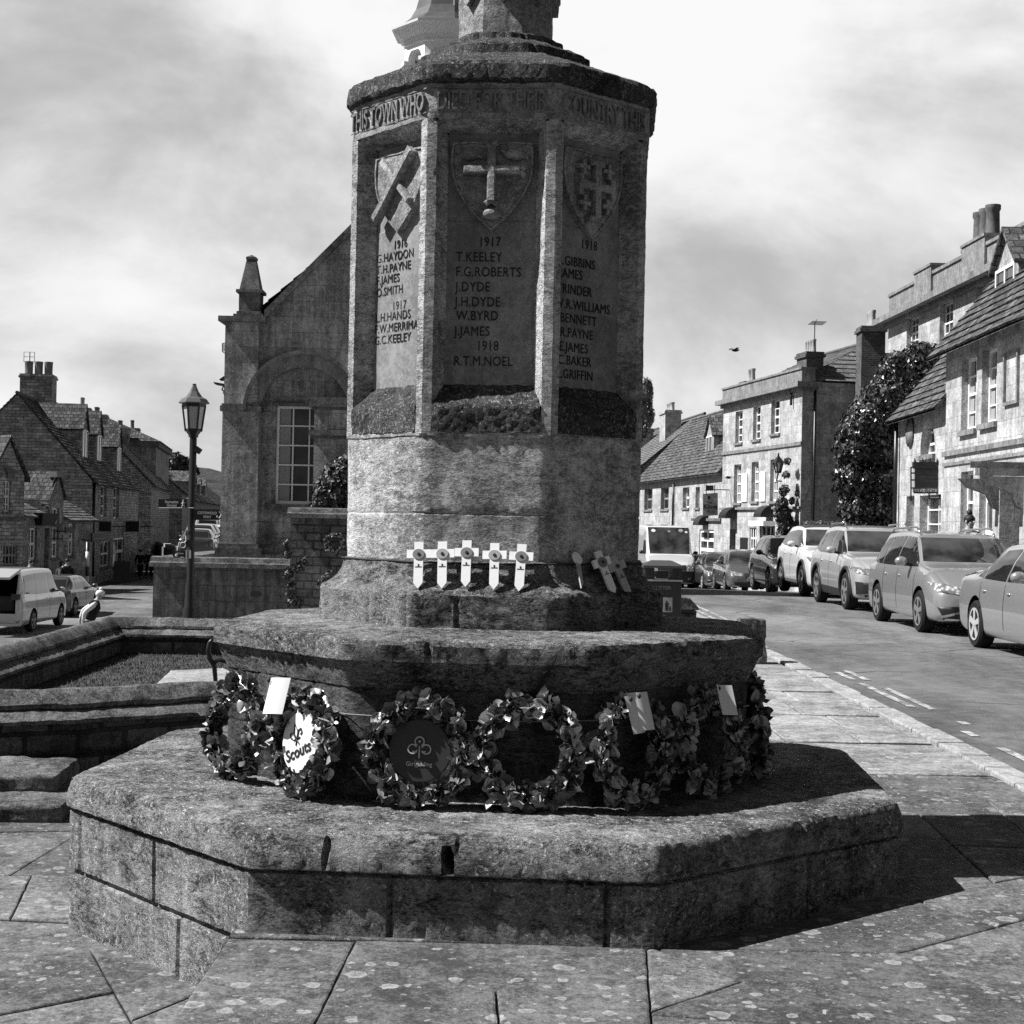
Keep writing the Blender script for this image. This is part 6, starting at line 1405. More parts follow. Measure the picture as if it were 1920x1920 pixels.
def make_car(label, pos, rz, p, body, name='parked_car', cat='car', group=CARG, glass=True, clad=None, rim='alloy', spokes=5, detail=2, rails=False, plate=None, roofmat=None, rear_plate=None, z=None, opentail=False):
    x, y = pos; zz = gz(x, y)+.03*(x > 0)*sin((x-KX)/5*pi) if z is None else z
    t = empty(name, (x, y, zz), rz, label, cat, group)
    L2, w = p['L']/2, p['W']/2; r = p['wr']; wb = p['wb']; fx = p.get('fx', L2-.86); rx = fx-wb
    mb = car_shell(p); me_bvh = BVHTree.FromPolygons(mb.v, mb.f)
    o = mb.build('body', [M[body], M['well']], t, True, merge=True)
    cut = MB(); cut.cur = 0
    for wx in (fx, rx):
        for s in (-1, 1): cut.lathe([(r+.055, -.17), (r+.055, .17)], 28, (wx, s*(w-.10), r+.01), 'y')
    if opentail: cut.box((-L2-.2, -w*.76, .62), (-L2+1.3, w*.76, p['H']-.16))
    co = cut.build('cut', [M['well']], None, merge=True); co.parent = t
    md = o.modifiers.new('b', 'BOOLEAN'); md.operation = 'DIFFERENCE'; md.object = co; md.solver = 'EXACT'; md.material_mode = 'TRANSFER'
    dg = bpy.context.evaluated_depsgraph_get(); dg.update(); nm = bpy.data.meshes.new_from_object(o.evaluated_get(dg)); o.modifiers.clear(); old = o.data; o.data = nm; bpy.data.meshes.remove(old); cm_ = co.data; bpy.data.objects.remove(co); bpy.data.meshes.remove(cm_)
    nm.shade_smooth(); nm.set_sharp_from_angle(angle=R_(38))
    def put(poly, ax, mat, nm_, off=.006, flip=1, parent=None, step=.05):
        m_ = decal(me_bvh, poly, ax, off, step, flip); q = m_.build(nm_, M[mat] if isinstance(mat, str) else mat, parent or o, True); return q
    H, b, hb = p['H'], p['belt'], p['hb']; rw = p.get('rw', .7)
    put([(-w*.80, hb+.035), (w*.80, hb+.035), (w*(rw-.03), H-.10), (-w*(rw-.03), H-.10)], 'f', 'screen', 'windscreen')
    if not opentail: put([(-w*.66, p['rbz0'] if 'rbz0' in p else p['tz']+.05), (w*.66, p['rbz0'] if 'rbz0' in p else p['tz']+.05), (w*.60, H-.14), (-w*.60, H-.14)], 'r', 'car_glass', 'rear_window')
    for s in (-1, 1):
        for poly in p['side']: put(poly, 's', 'car_glass', 'side_window', .005, s)
        if detail > 1:
            for xd in p.get('seams', (p['cowl']-.1, p['cowl']-1.15, p['cowl']-2.05)):
                put([(xd, .32), (xd+.012, .32), (xd+.012, b-.02), (xd, b-.02)], 's', 'well', 'door_seam', .003, s, step=.08)
            for xd in p.get('handles', (p['cowl']-1.0, p['cowl']-1.9)):
                h_ = me_bvh.ray_cast(Vector((xd, 4*s, b-.13)), Vector((0, -s, 0)))[0]; q = MB(); q.blob(h_, (.085, .028, .016), 8, 5); q.build('door_handle', M[body], o, True)
        if clad: put(clad, 's', 'plastic', 'sill_cladding', .008, s, step=.07)
        if detail > 1 and p.get('archtrim'):
            for wx in (fx, rx):
                am = MB(); pr = []
                for k in range(17):
                    a = pi*(-.08+1.16*k/16); hx, hz = wx+(r+.085)*cos(a), r+.01+(r+.085)*sin(a); h_ = me_bvh.ray_cast(Vector((hx, 4*s, hz)), Vector((0, -s, 0)))[0]
                    if h_: pr.append(h_+Vector((0, s*.004, 0)))
                if len(pr) > 2: am.tube(pr, .035, 6); am.build('arch_trim', M['plastic'], o, True)
        mz = b+.06; mx = p['cowl']-.42; h_ = Vector((mx, s*(w*.955), mz)); q = MB(); q.blob(h_+Vector((.0, s*.14, .045)), (.07, .105, .075), 10, 7); mo = q.build('wing_mirror', M[p.get('mirror', body)], o, True)
        q = MB(); q.tube([h_+Vector((0, -s*.02, -.02)), h_+Vector((0, s*.1, .02))], .028, 6); q.build('mirror_arm', M['plastic'], mo, True)
        hl = p['head']; put([(s*a, c_) for a, c_ in hl], 'f', 'lamp_glass', 'headlight', .010, parent=o, step=.035)
        if detail > 1: put([(s*(a*1.0), c_-.012-.0*a) for a, c_ in [(hl[0][0]-.01, hl[0][1]-.005), (hl[1][0]+.02, hl[1][1]-.005), (hl[1][0]+.02, hl[1][1]-.025), (hl[0][0]-.01, hl[0][1]-.03)]], 'f', 'plastic', 'lamp_trim', .007, step=.04)
        tl = p.get('tail', [(w*.60, p['tz']-.02), (w*.88, p['tz']-.04), (w*.88, p['tz']-.22), (w*.62, p['tz']-.20)]); put([(s*a, c_) for a, c_ in tl], 'r', 'tail', 'tail_light', .010, step=.04)
        for wx in (fx, rx): make_wheel(r, .21, rim, spokes, t, (wx, s*(w-.105), r), s)
        if rails:
            q = MB(); q.tube([Vector((p['rf']+.05, s*w*(rw-.06), H-.05)), Vector((p['rf']-.12, s*w*(rw-.06), H+.045)), Vector((0, s*w*(rw-.06), H+.07)), Vector((p['rr']+.15, s*w*(rw-.06), H+.035)), Vector((p['rr']-.02, s*w*(rw-.06), H-.05))], .017, 8); q.build('roof_rail', M['chrome'], o, True)
    for nm_, poly, mat in p.get('front', ()): put(poly, 'f', mat, nm_, .010 if mat != 'chrome' else .016, step=.045)
    if roofmat: put([(p['rf']+.02, -w*(rw-.03)), (p['rf']+.02, w*(rw-.03)), (p['rr'], w*(rw-.03)), (p['rr'], -w*(rw-.03))], 't', roofmat, 'roof_panel', .006, step=.09)
    if plate:
        pz = p.get('pz', .48); q = MB(); xf = me_bvh.ray_cast(Vector((6, 0, pz)), Vector((-1, 0, 0)))[0].x+.018; q.box((xf-.012, -.26, pz-.055), (xf, .26, pz+.055)); po = q.build('number_plate', M['plate'], o); q = MB(); text_mesh(q, plate, .10, lambda a, b_, c_: Vector((xf+.003+c_, a, pz-.035+b_)), .001, .002, 'CENTER'); q.build('plate_characters', M['mark_dark'], po)
    if rear_plate:
        pz = rear_plate; q = MB(); q.box((-L2-.03, -.26, pz-.055), (-L2-.015, .26, pz+.055)); q.build('number_plate', M['plate'], o)
    return t, o, me_bvh
def win3(xs, z0, z1, b0=None):   # helper: side windows between pillars, xs = [(x at belt, x at roof)...]
    out = []
    for (a0, a1), (c0, c1) in zip(xs[:-1], xs[1:]): out.append([(a0, z0), (a1, z1), (c1+.05, z1), (c0+.05, z0)])
    return out
MPV = dict(L=4.35, W=1.80, H=1.56, belt=.98, hb=1.06, hf=.80, tz=1.02, rb=-2.02, rr=-1.55, rf=.22, cowl=1.08, wr=.33, wb=2.68, rw=.72, gc=.20,
    side=[[(1.0, 1.01), (.70, 1.17), (.40, 1.01)][:0] or [(.98, 1.01), (.28, 1.46), (-.20, 1.48), (-.20, 1.0)], [(-.27, 1.0), (-.27, 1.48), (-1.05, 1.46), (-1.12, 1.0)], [(-1.18, 1.0), (-1.12, 1.455), (-1.42, 1.43), (-1.82, 1.03)]],
    head=[(.86, .80), (.42, .73), (.42, .62), (.80, .66)],
    front=[('grille', [(-.42, .70), (.42, .70), (.42, .62), (-.42, .62)], 'plastic'), ('air_intake', [(-.80, .44), (-.60, .45), (.60, .45), (.80, .44), (.70, .22), (-.70, .22)], 'plastic'), ('chrome_strip', [(-.80, .30), (-.34, .42), (-.34, .385), (-.80, .265)], 'chrome'), ('chrome_strip', [(.80, .30), (.34, .42), (.34, .385), (.80, .265)], 'chrome'), ('chrome_strip', [(-.7, .275), (.7, .275), (.7, .25), (-.7, .25)], 'chrome'), ('badge', [(-.05, .71), (.05, .71), (.05, .62), (-.05, .62)], 'chrome')])
SUV = dict(L=4.58, W=1.85, H=1.64, belt=1.05, hb=1.10, hf=.90, tz=1.10, rb=-2.05, rr=-1.50, rf=.10, cowl=1.02, wr=.37, wb=2.76, rw=.72, gc=.24, archtrim=True,
    side=[[(.92, 1.08), (.18, 1.53), (-.28, 1.55), (-.28, 1.08)], [(-.35, 1.08), (-.35, 1.55), (-1.1, 1.52), (-1.25, 1.09)], [(-1.31, 1.10), (-1.17, 1.51), (-1.45, 1.47), (-1.75, 1.16)]],
    head=[(.90, .86), (.44, .80), (.46, .70), (.84, .74)],
    front=[('grille_band', [(-.45, .79), (.45, .79), (.45, .76), (-.45, .76)], 'chrome'), ('side_intake', [(-.86, .58), (-.58, .56), (-.66, .36), (-.84, .34)], 'plastic'), ('side_intake', [(.86, .58), (.58, .56), (.66, .36), (.84, .34)], 'plastic'), ('lower_grille', [(-.72, .33), (.72, .33), (.66, .25), (-.66, .25)], 'plastic')])
EVO = dict(SUV, L=4.37, W=1.90, H=1.65, belt=1.10, hb=1.14, hf=.94, tz=1.2, rr=-1.5, rb=-1.95, wb=2.68, rw=.70,
    side=[[(.85, 1.14), (.12, 1.52), (-.28, 1.54), (-.28, 1.14)], [(-.34, 1.14), (-.34, 1.54), (-1.1, 1.50), (-1.2, 1.16)], [(-1.25, 1.16), (-1.16, 1.50), (-1.5, 1.46), (-1.72, 1.22)]],
    head=[(.90, .93), (.50, .90), (.52, .82), (.86, .82)],
    front=[('grille', [(-.48, .88), (.48, .88), (.46, .76), (-.46, .76)], 'plastic'), ('side_intake', [(-.84, .68), (-.60, .68), (-.60, .42), (-.80, .42)], 'plastic'), ('side_intake', [(.84, .68), (.60, .68), (.60, .42), (.80, .42)], 'plastic'), ('lower_grille', [(-.7, .36), (.7, .36), (.64, .26), (-.64, .26)], 'plastic')])
SED = dict(L=4.62, W=1.78, H=1.45, belt=.92, hb=.96, hf=.74, tz=1.04, rb=-1.62, rbz=1.08, rr=-.78, rf=.40, cowl=1.22, wr=.325, wb=2.76, rw=.68, gc=.18, tw=.74, rbz0=1.10,
    side=[[(1.08, .95), (.42, 1.33), (-.08, 1.36), (-.08, .94)], [(-.15, .94), (-.15, 1.36), (-.70, 1.33), (-1.05, 1.12), (-1.05, .95)], [(-1.11, .96), (-1.11, 1.09), (-1.40, .97)]],
    head=[(.80, .74), (.40, .67), (.42, .58), (.76, .60)], seams=(1.05, -.11, -1.12), handles=(.08, -.92),
    front=[('grille', [(-.36, .68), (-.02, .68), (-.04, .54), (-.34, .54)], 'plastic'), ('grille', [(.36, .68), (.02, .68), (.04, .54), (.34, .54)], 'plastic'), ('air_intake', [(-.72, .38), (.72, .38), (.62, .22), (-.62, .22)], 'plastic'), ('splitter', [(-.76, .27), (-.40, .25), (-.40, .22), (-.74, .24)], 'chrome'), ('splitter', [(.76, .27), (.40, .25), (.40, .22), (.74, .24)], 'chrome')])
HAT = dict(MPV, L=4.2, H=1.46, W=1.77, belt=.94, hb=1.0, hf=.76, tz=.98, rw=.70, side=[[(.95, .97), (.25, 1.37), (-.20, 1.39), (-.20, .96)], [(-.27, .96), (-.27, 1.39), (-1.0, 1.36), (-1.35, .98)]], rb=-1.95, rr=-1.25)
MINI = dict(L=4.97, W=1.95, H=1.96, belt=1.12, hb=1.20, hf=.95, tz=1.25, rb=-2.38, rr=-2.20, rf=.75, cowl=1.62, wr=.345, wb=2.93, rw=.80, gc=.24, fx=1.55, tw=.84,
    side=[[(1.50, 1.17), (.82, 1.78), (.30, 1.80), (.30, 1.15)], [(.22, 1.15), (.22, 1.80), (-1.0, 1.80), (-1.0, 1.15)], [(-1.06, 1.15), (-1.06, 1.80), (-2.05, 1.76), (-2.18, 1.22)]],
    head=[(.92, .98), (.50, .92), (.52, .76), (.88, .80)], seams=(1.45, .26, -1.03), handles=(.45, -.0),
    front=[('grille', [(-.5, .86), (.5, .86), (.5, .66), (-.5, .66)], 'plastic'), ('air_intake', [(-.8, .44), (.8, .44), (.7, .28), (-.7, .28)], 'plastic')])
VAN = dict(L=5.9, W=2.02, H=2.62, belt=1.40, hb=1.42, hf=1.12, tz=1.5, rb=-2.82, rr=-2.68, rf=1.45, cowl=2.25, wr=.345, wb=3.6, rw=.86, gc=.26, fx=2.0, tw=.88,
    side=[[(2.0, 1.45), (1.62, 2.0), (1.05, 2.02), (1.05, 1.42)]], head=[(.93, 1.12), (.62, 1.0), (.62, .82), (.90, .86)], seams=(1.0, -.2), handles=(1.15,),
    front=[('grille', [(-.58, 1.02), (.58, 1.02), (.58, .80), (-.58, .80)], 'plastic'), ('bumper', [(-.92, .78), (.92, .78), (.86, .32), (-.86, .32)], 'plastic'), ('fog_lamp', [(-.8, .55), (-.62, .55), (-.62, .45), (-.8, .45)], 'lamp_glass'), ('fog_lamp', [(.8, .55), (.62, .55), (.62, .45), (.8, .45)], 'lamp_glass')], mirror='plastic')
DN = -pi/2
make_car('silver saloon car cut by the right edge, nearest in the parked row', (7.17, 19.55), DN, dict(SED, W=1.77, H=1.44), 'p_silver', spokes=5)
make_car('silver people carrier with roof rails and chrome bumper strip, second nearest in the row', (7.18, 25.05), DN, MPV, 'p_silver', rails=True, rim='alloy_dark')
make_car('pale electric sport utility car with black wheel arches, behind the silver people carrier', (7.42, 31.4), DN, SUV, 'p_pale', clad=[(-1.9, .26), (1.7, .26), (1.0, .40), (-.9, .42), (-1.2, .55), (-1.9, .5)], rim='alloy_dark', rails=True)
make_car('white luxury sport utility car with black roof and side vents, fourth in the row', (7.65, 36.9), DN, EVO, 'p_white', clad=[(-1.7, .25), (1.6, .25), (1.6, .36), (-1.7, .36)], rim='alloy_dark', roofmat='plastic')
make_car('black sport utility car with a chrome mirror, between the white car and the grey saloon', (8.05, 44.2), DN, dict(SUV, H=1.62, archtrim=False), 'p_dark', rim='alloy_dark')
make_car('dark grey saloon with a white front number plate and bright headlights', (8.35, 55.0), DN, dict(SED, W=1.85), 'p_grey', plate='WN21 ZPO', rim='alloy_dark')
make_car('dark hatchback directly behind the grey saloon with the plate', (8.25, 60.6), DN, dict(HAT, archtrim=False), 'p_mid', detail=1)
make_car('dark hatchback farthest in the row, just showing beside the white van', (8.0, 66.5), DN, HAT, 'p_dark', detail=1)
vt, vb, bv = make_car('tall white delivery van with a dark bumper and painted cab roof, facing the camera', (6.35, 64.5), DN+.03, VAN, 'p_white', name='delivery_van', cat='van', group=None)
for i, (y, z, r) in enumerate(((-.62, 2.38, .09), (.02, 2.36, .06), (.5, 2.4, .10), (.72, 2.34, .06))):
    m_ = decal(bv, [(y+r*cos(2*pi*k/12), z+r*.7*sin(2*pi*k/12)) for k in range(12)], 'f', .008, .05); m_.build('painted_motif', M['grey_paint'] if i in (1, 2) else M['white_card'], vb)
GLS = 'vehicles standing on the lower left road'
mt, mo, mbv = make_car('silver people carrier with its tailgate open, on the lower road at the left edge', (-15.72, 49.1), pi/2, MINI, 'p_pale', name='people_carrier', group=GLS, opentail=True, rim='alloy_dark', z=-2.18)
mb = MB(); L2 = MINI['L']/2; M_ = Matrix.Translation((-L2+.25, 0, 1.93)) @ Matrix.Rotation(R_(-12), 4, 'Y'); mb.box((-1.1, -.82, -.02), (.0, .82, .06), M_); mb.build('tailgate', M['p_pale'], mt, bevel=.02)
mb = MB(); mb.box((-L2+.35, -.6, .62), (-L2+.9, .6, 1.15)); mb.build('luggage', M['plastic'], mt, bevel=.08)
make_car('dark hatchback parked just beyond the open people carrier', (-16.55, 57.0), pi/2, HAT, 'p_mid', group=GLS, rim='alloy_dark', z=-2.2)
make_car('white roofed car mostly hidden behind the people carrier', (-19.9, 60.0), pi/2, HAT, 'p_white', group=GLS, detail=1, z=-2.2)
for i, (pxc, Y, bd, lab, P_) in enumerate(((381, 79, 'p_mid', 'small dark car nearest beside the lamp post on the far terrace', HAT), (384, 86, 'p_dark', 'dark off road car in the middle of the far terrace row', SUV), (392, 93, 'p_mid', 'dark car near the town hall end of the far terrace row', SUV), (406, 101, 'p_white', 'pale car half hidden by the town hall corner, far terrace', MPV), (398, 112, 'p_white', 'white car roof farthest off on the terrace', MINI))):
    make_car(lab, (at(pxc, 1000, Y).x-.2, Y), pi/2+.12, P_, bd, group='cars on the far terrace', detail=1, z=-.6)

# ------------------------------------------------------------------ people
M['skin'] = plain('skin', .30, .6, .3); M['hair_white'] = plain('white_wool', .60, .9, .1); M['hair_dark'] = plain('dark_hair', .015, .6, .3); M['cloth_dark'] = plain('dark_cloth', .02, .9, .1, var=.4, vs=6); M['cloth_mid'] = plain('mid_cloth', .09, .9, .1, var=.3, vs=6); M['cloth_pale'] = plain('pale_cloth', .55, .9, .1, var=.1, vs=6)
def skin_mesh(name, nodes, edges, mat, parent, sub=2):
    me = bpy.data.meshes.new(name); me.from_pydata([n[0] for n in nodes], edges, []); o = bpy.data.objects.new(name, me); COL.objects.link(o)
    md = o.modifiers.new('s', 'SKIN'); md.use_smooth_shade = True
    for i, n in enumerate(nodes): me.skin_vertices[0].data[i].radius = (n[1], n[2] if len(n) > 2 else n[1]); me.skin_vertices[0].data[i].use_root = (i == 0)
    sb = o.modifiers.new('u', 'SUBSURF'); sb.levels = sb.render_levels = sub
    dg = bpy.context.evaluated_depsgraph_get(); dg.update(); nm = bpy.data.meshes.new_from_object(o.evaluated_get(dg)); o.modifiers.clear(); o.data = nm; bpy.data.meshes.remove(me); nm.materials.clear(); nm.materials.append(mat); nm.shade_smooth(); nm.name = name
    o.parent = parent; return o
def person(label, pos, rz, top='cloth_dark', legs='cloth_dark', hair='hair_dark', sleeves=None, lean=0.0, arms=(.15, -.1), stride=.16, h=1.70, hat=False, group=None, bun=False, longhair=False, bulk=1.0):
    """figure facing local -y"""
    t = empty('person', pos, rz, label, 'person', group); s = h/1.7; t.scale = (s, s, s)
    def L(p, z0=.92):                                         # lean everything above the hips forward
        x, y, z = p; d = z-z0
        return (x, y-sin(lean)*d, z0+cos(lean)*d) if d > 0 else p
    hips = (0, 0, .95); N = [(hips, .135, .11), (L((0, .0, 1.12)), .125, .10), (L((0, 0, 1.32)), .155, .11), (L((0, .01, 1.44)), .09, .07), (L((0, .0, 1.51)), .055), (L((0, -.02, 1.60)), .075, .09), (L((0, -.015, 1.67)), .068, .08)]
    E = [(0, 1), (1, 2), (2, 3), (3, 4), (4, 5), (5, 6)]
    arm_n = {}
    for sg, sw in ((-1, arms[0]), (1, arms[1])):
        b = len(N); sh = L((sg*.19, 0, 1.40)); el = L((sg*.25, -.30*sin(sw)+.02, 1.40-.29*cos(sw))); wr = (el[0]-sg*.02, el[1]-.26*sin(sw+.45), el[2]-.25*cos(sw+.45)); hd = (wr[0], wr[1]-.09*sin(sw+.5), wr[2]-.09*cos(sw+.5))
        N += [(sh, .062), (el, .045), (wr, .032), (hd, .038, .022)]; E += [(3, b), (b, b+1), (b+1, b+2), (b+2, b+3)]; arm_n[sg] = (sh, el, wr, hd)
        for k in range(4):                                    # fingers and thumb
            q = len(N); N.append(((hd[0]+sg*0+(k-1.5)*.018, hd[1]-.035, hd[2]-.065-.01*(k in (1, 2))), .010)); E.append((b+3, q))
        q = len(N); N.append(((hd[0]-sg*.03, hd[1]-.04, hd[2]-.02), .010)); E.append((b+3, q))
    leg_n = {}
    for sg in (-1, 1):
        b = len(N); st = stride*sg; hp = (sg*.095, 0, .90); kn = (sg*.10, -st*.6-.02, .50); an = (sg*.10, -st+(.05 if st < 0 else 0), .09+(.05 if st < 0 else 0)); toe = (sg*.115, an[1]-.15, .035+(.0 if st > 0 else .02))
        N += [(hp, .095), (kn, .062), (an, .042), (toe, .04, .03)]; E += [(0, b), (b, b+1), (b+1, b+2), (b+2, b+3)]; leg_n[sg] = (hp, kn, an, toe)
    bo = skin_mesh('body', N, E, M['skin'], t, 1)
    hc = Vector(L((0, -.02, 1.625)))
    f = MB(); f.blob(hc+Vector((0, -.10, -.01)), (.014, .022, .022), 8, 6); f.build('nose', M['skin'], bo, True)
    for sg in (-1, 1):
        f = MB(); f.blob(hc+Vector((sg*.032, -.083, .012)), (.013, .008, .008), 8, 6); f.build('eye', M['hair_dark'], bo, True); f = MB(); f.blob(hc+Vector((sg*.078, .01, -.005)), (.012, .022, .032), 8, 6); f.build('ear', M['skin'], bo, True)
    f = MB(); f.blob(hc+Vector((0, -.085, -.052)), (.026, .008, .006), 8, 5); f.build('mouth', M['cloth_mid'], bo, True)
    hm = MB(); hm.blob(hc+Vector((0, .022, .038)), (.092, .100, .090), 12, 9)
    if hat: hm.blob(hc+Vector((0, .0, .05)), (.105, .112, .085), 12, 9); hm.blob(hc+Vector((0, -.01, .155)), (.045, .045, .045), 9, 7)
    if bun: hm.blob(hc+Vector((0, .02, .15)), (.05, .05, .055), 9, 7)
    if longhair: hm.blob(hc+Vector((0, .06, -.06)), (.085, .06, .13), 10, 8)
    hm.displace(.012, 18); hm.build('woolly_hat' if hat else 'hair', M[hair], t, True)
    B = bulk; J = [(( 0, 0, .86), .165*B, .14*B), (L((0, 0, 1.12)), .17*B, .14*B), (L((0, 0, 1.30)), .19*B, .15*B), (L((0, .01, 1.44)), .11, .095), (L((-.16, 0, 1.39)), .085*B), (L((.16, 0, 1.39)), .085*B)]
    skin_mesh('jacket', J, [(0, 1), (1, 2), (2, 3), (3, 4), (3, 5)], M[top], t, 2)
    for sg in (-1, 1):
        sh, el, wr, hd = arm_n[sg]; skin_mesh('sleeve', [(sh, .08), (el, .064), (tuple(Vector(el).lerp(Vector(wr), .92)), .048)], [(0, 1), (1, 2)], M[sleeves or top], t, 2)
        hp, kn, an, toe = leg_n[sg]; skin_mesh('trouser_leg', [((hp[0], hp[1], .94), .12), (kn, .085), ((an[0], an[1], an[2]+.03), .068)], [(0, 1), (1, 2)], M[legs], t, 2)
        skin_mesh('shoe', [((an[0], an[1]+.03, an[2]-.03), .045), ((toe[0], toe[1]-.02, toe[2]), .045, .035)], [(0, 1)], M['cloth_dark'], t, 1)
    return t
q = at(166, 1110, 40.5); person('person in white bobble hat, dark gilet and pale sleeves bending forward behind the low wall', (q.x, 40.5, gz(q.x, 40.5)), pi/2+.25, 'cloth_dark', 'cloth_dark', 'hair_white', 'cloth_pale', .40, (-.55, -.75), .10, 1.74, hat=True, bulk=1.25)
q = at(263, 1060, 88); person('dark haired person in dark clothes walking on the far left pavement', (q.x, 88, -2.2), pi, group='people on the far left pavement', arms=(.2, -.25))
q = at(279, 1060, 89); person('person in dark clothes with pale hair walking on the far left pavement', (q.x, 89, -2.2), pi, hair='hair_white', group='people on the far left pavement', stride=-.15)
q = at(126, 1055, 66); person('person in a dark coat seen over the dark hatchback roof', (q.x, 66, -2.2), .5, hat=True, h=1.72)
q = at(115, 1062, 67); person('person with grey clothes and long hair beside the dark coated one, beyond the hatchback', (q.x, 67, -2.2), 2.6, top='cloth_mid', longhair=True, h=1.6)
q = at(57, 1050, 63); person('person in black seen over the roof of the open people carrier', (q.x, 63, -2.2), 1.0, h=1.74)
q = at(1818, 960, 27.8); person('person with a dark top knot and dark top, seen over the silver people carrier roof', (q.x, 27.8, -.02), 0.4, h=1.80, bun=True)

# ------------------------------------------------------------------ street lamp and finger signs
LY = 25.0; b0 = at(355, 1170, LY); b0.z = gz(b0.x, LY); lp = empty('street_lamp', b0, 0, 'black street lamp with a tapering six sided lantern, left of the town hall', 'street lamp')
k = LY/F_PX; zl = lambda py: at(360, py, LY).z-b0.z; 
mb = MB(); mb.lathe([(.11, 0), (.11, .5), (.085, .56), (.075, .9), (.058, .95), (.058, zl(822)), (.045, zl(816))], 14); mb.lathe([(.075, zl(1000)), (.075, zl(996))], 12); mb.build('post', M['black_iron'], lp, True, sharp=40)
hx = lambda r, py: [(r*k*cos(R_(60*i+8)), r*k*sin(R_(60*i+8)), zl(py)) for i in range(6)]
m, t = new_mat('frosted_lantern_glass'); finish(t, .42, .25, None, 0, 0, .6); M['frost'] = m
mb = MB(); mb.rings([hx(14, 809), hx(20.5, 760)], True, True, True); mb.build('glass', M['frost'], lp)
mb = MB()
for i in range(6): mb.tube([Vector(hx(14.6, 809)[i]), Vector(hx(21.2, 760)[i])], .016, 6)
mb.rings([hx(9, 820), hx(9, 816), hx(15, 808), hx(15, 804)], True, True, True); mb.rings([hx(21.5, 763), hx(22.5, 757)], True, True, True); mb.build('lantern_frame', M['black_iron'], lp)
mb = MB(); mb.rings([hx(22, 757), hx(28, 757), hx(28.5, 755), hx(23, 748), hx(15, 744), hx(8, 734), hx(4, 724), hx(3, 722), hx(2.6, 725), hx(4, 720), hx(1.5, 719)], True, True, True); mb.build('lantern_cap', plain('lantern_metal', .14, .35, .5, .4), lp)
def fsign(label, poly, Y, texts, extra=None, name='finger_sign', mat='black_iron'):
    c = at(sum(p[0] for p in poly)/len(poly), sum(p[1] for p in poly)/len(poly), Y); t = empty(name, c, 0, label, 'sign', 'finger signs on the lamp post')
    mb = MB(); P = [at(x, y, Y)-c for x, y in poly[::-1]]; mb.prism(P, (0, .03, 0)); bd = mb.build('board', M[mat], t)
    for body, x, y, hp, sx_, bo in texts: ptext(body, x, y, hp, M['sign_white'], 'lettering', Y, bd, c, sx_, 'CENTER', bo)
    return t, bd, c
M['sign_white'] = plain('sign_white', .55, .5)
SY = LY-.16
t, bd, c = fsign('black finger sign reading Recreation Ground with a walking figure, pointing left', [(297, 936), (350, 936), (350, 951), (297, 951)], SY, [('Recreation', 322, 943.3, 5.0, .82, .03), ('Ground', 322, 949.6, 5.0, .82, .03)])
fp = lambda pts, Y=SY-.004: [at(x, y, Y)-c for x, y in pts]
mb = MB(); mb.blob(at(343.6, 938.8, SY-.005)-c, (.012, .004, .014), 8, 6)
for a, b_, r in (((343.6, 940.5), (343.2, 945), .012), ((343.2, 945), (341, 950), .008), ((343.2, 945), (346, 950), .008), ((343.4, 941), (340.4, 944.5), .006), ((343.6, 941), (347, 943.5), .006)): mb.tube(fp([a, b_]), r, 6)
mb.build('walking_figure', M['sign_white'], bd)
mb = MB(); mb.tube([at(350, 934.5, LY)-c, at(363, 934.5, LY)-c], .010, 6); mb.tube([at(298, 952.4, SY)-c, at(363, 952.4, SY)-c], .010, 6); mb.build('bracket', M['grey_paint'], t)
t, bd, c = fsign('black pointed finger sign reading Cotswold Way with an acorn and arrow, pointing right', [(363, 955), (411, 955), (416, 965), (411, 975), (363, 975)], SY, [('COTSWOLD', 388.5, 964.2, 5.0, .92, .02), ('WAY', 388.5, 971.5, 5.0, .95, .02)])
mb = MB(); mb.tube([at(411, 958.5, SY-.004)-c, at(415.2, 965, SY-.004)-c, at(411, 971.5, SY-.004)-c], .010, 6); mb.blob(at(407.3, 968.8, SY-.005)-c, (.013, .004, .018), 8, 6); mb.build('arrow', M['sign_white'], bd)
c = at(343, 1022, SY); t = empty('round_sign', c, 0, 'small round waymark ring with an arc on the lamp post', 'sign', 'finger signs on the lamp post')
mb = MB(); mb.tube([c*0+Vector((5*k*cos(2*pi*i/20), 0, 5*k*sin(2*pi*i/20))) for i in range(21)], .010, 6); mb.tube([Vector((8*k*cos(R_(140+8*i)), 0, 8*k*sin(R_(140+8*i)))) for i in range(11)], .009, 6); mb.tube([Vector((3*k, 0, 5*k)), Vector((6*k, 0, 8*k)), Vector((5*k, 0, 18*k))], .012, 6); mb.build('ring', M['sign_white'], t)
mb = MB(); mb.box((6*k, -.01, -4*k), (17*k, .03, 10*k)); mb.build('board', M['black_iron'], t)
t, bd, c = fsign('low black left pointing sign with a white symbol on the lamp post', [(323, 1040), (326, 1033), (351, 1033), (351, 1046), (326, 1046)], SY, [('Museum', 338, 1038.8, 3.2, .8, .02)])
mb = MB(); mb.blob(at(331, 1041.5, SY-.005)-c, (.026, .005, .03), 10, 7); mb.box((338*0+(339-337)*k, -.006, -6*k+.0), (9*k, -.003, -4*k)); mb.build('symbol', M['sign_white'], bd)
mb = MB()
for x0, x1 in ((348, 350.5), (354, 358)): mb.prism([at(x0, 1047, SY-.03)-c, at(x1, 1047, SY-.03)-c, at(x1, 1031.5, SY-.03)-c, at(x0, 1031.5, SY-.03)-c], (0, .01, 0))
mb.build('white_band', M['sign_white'], t)
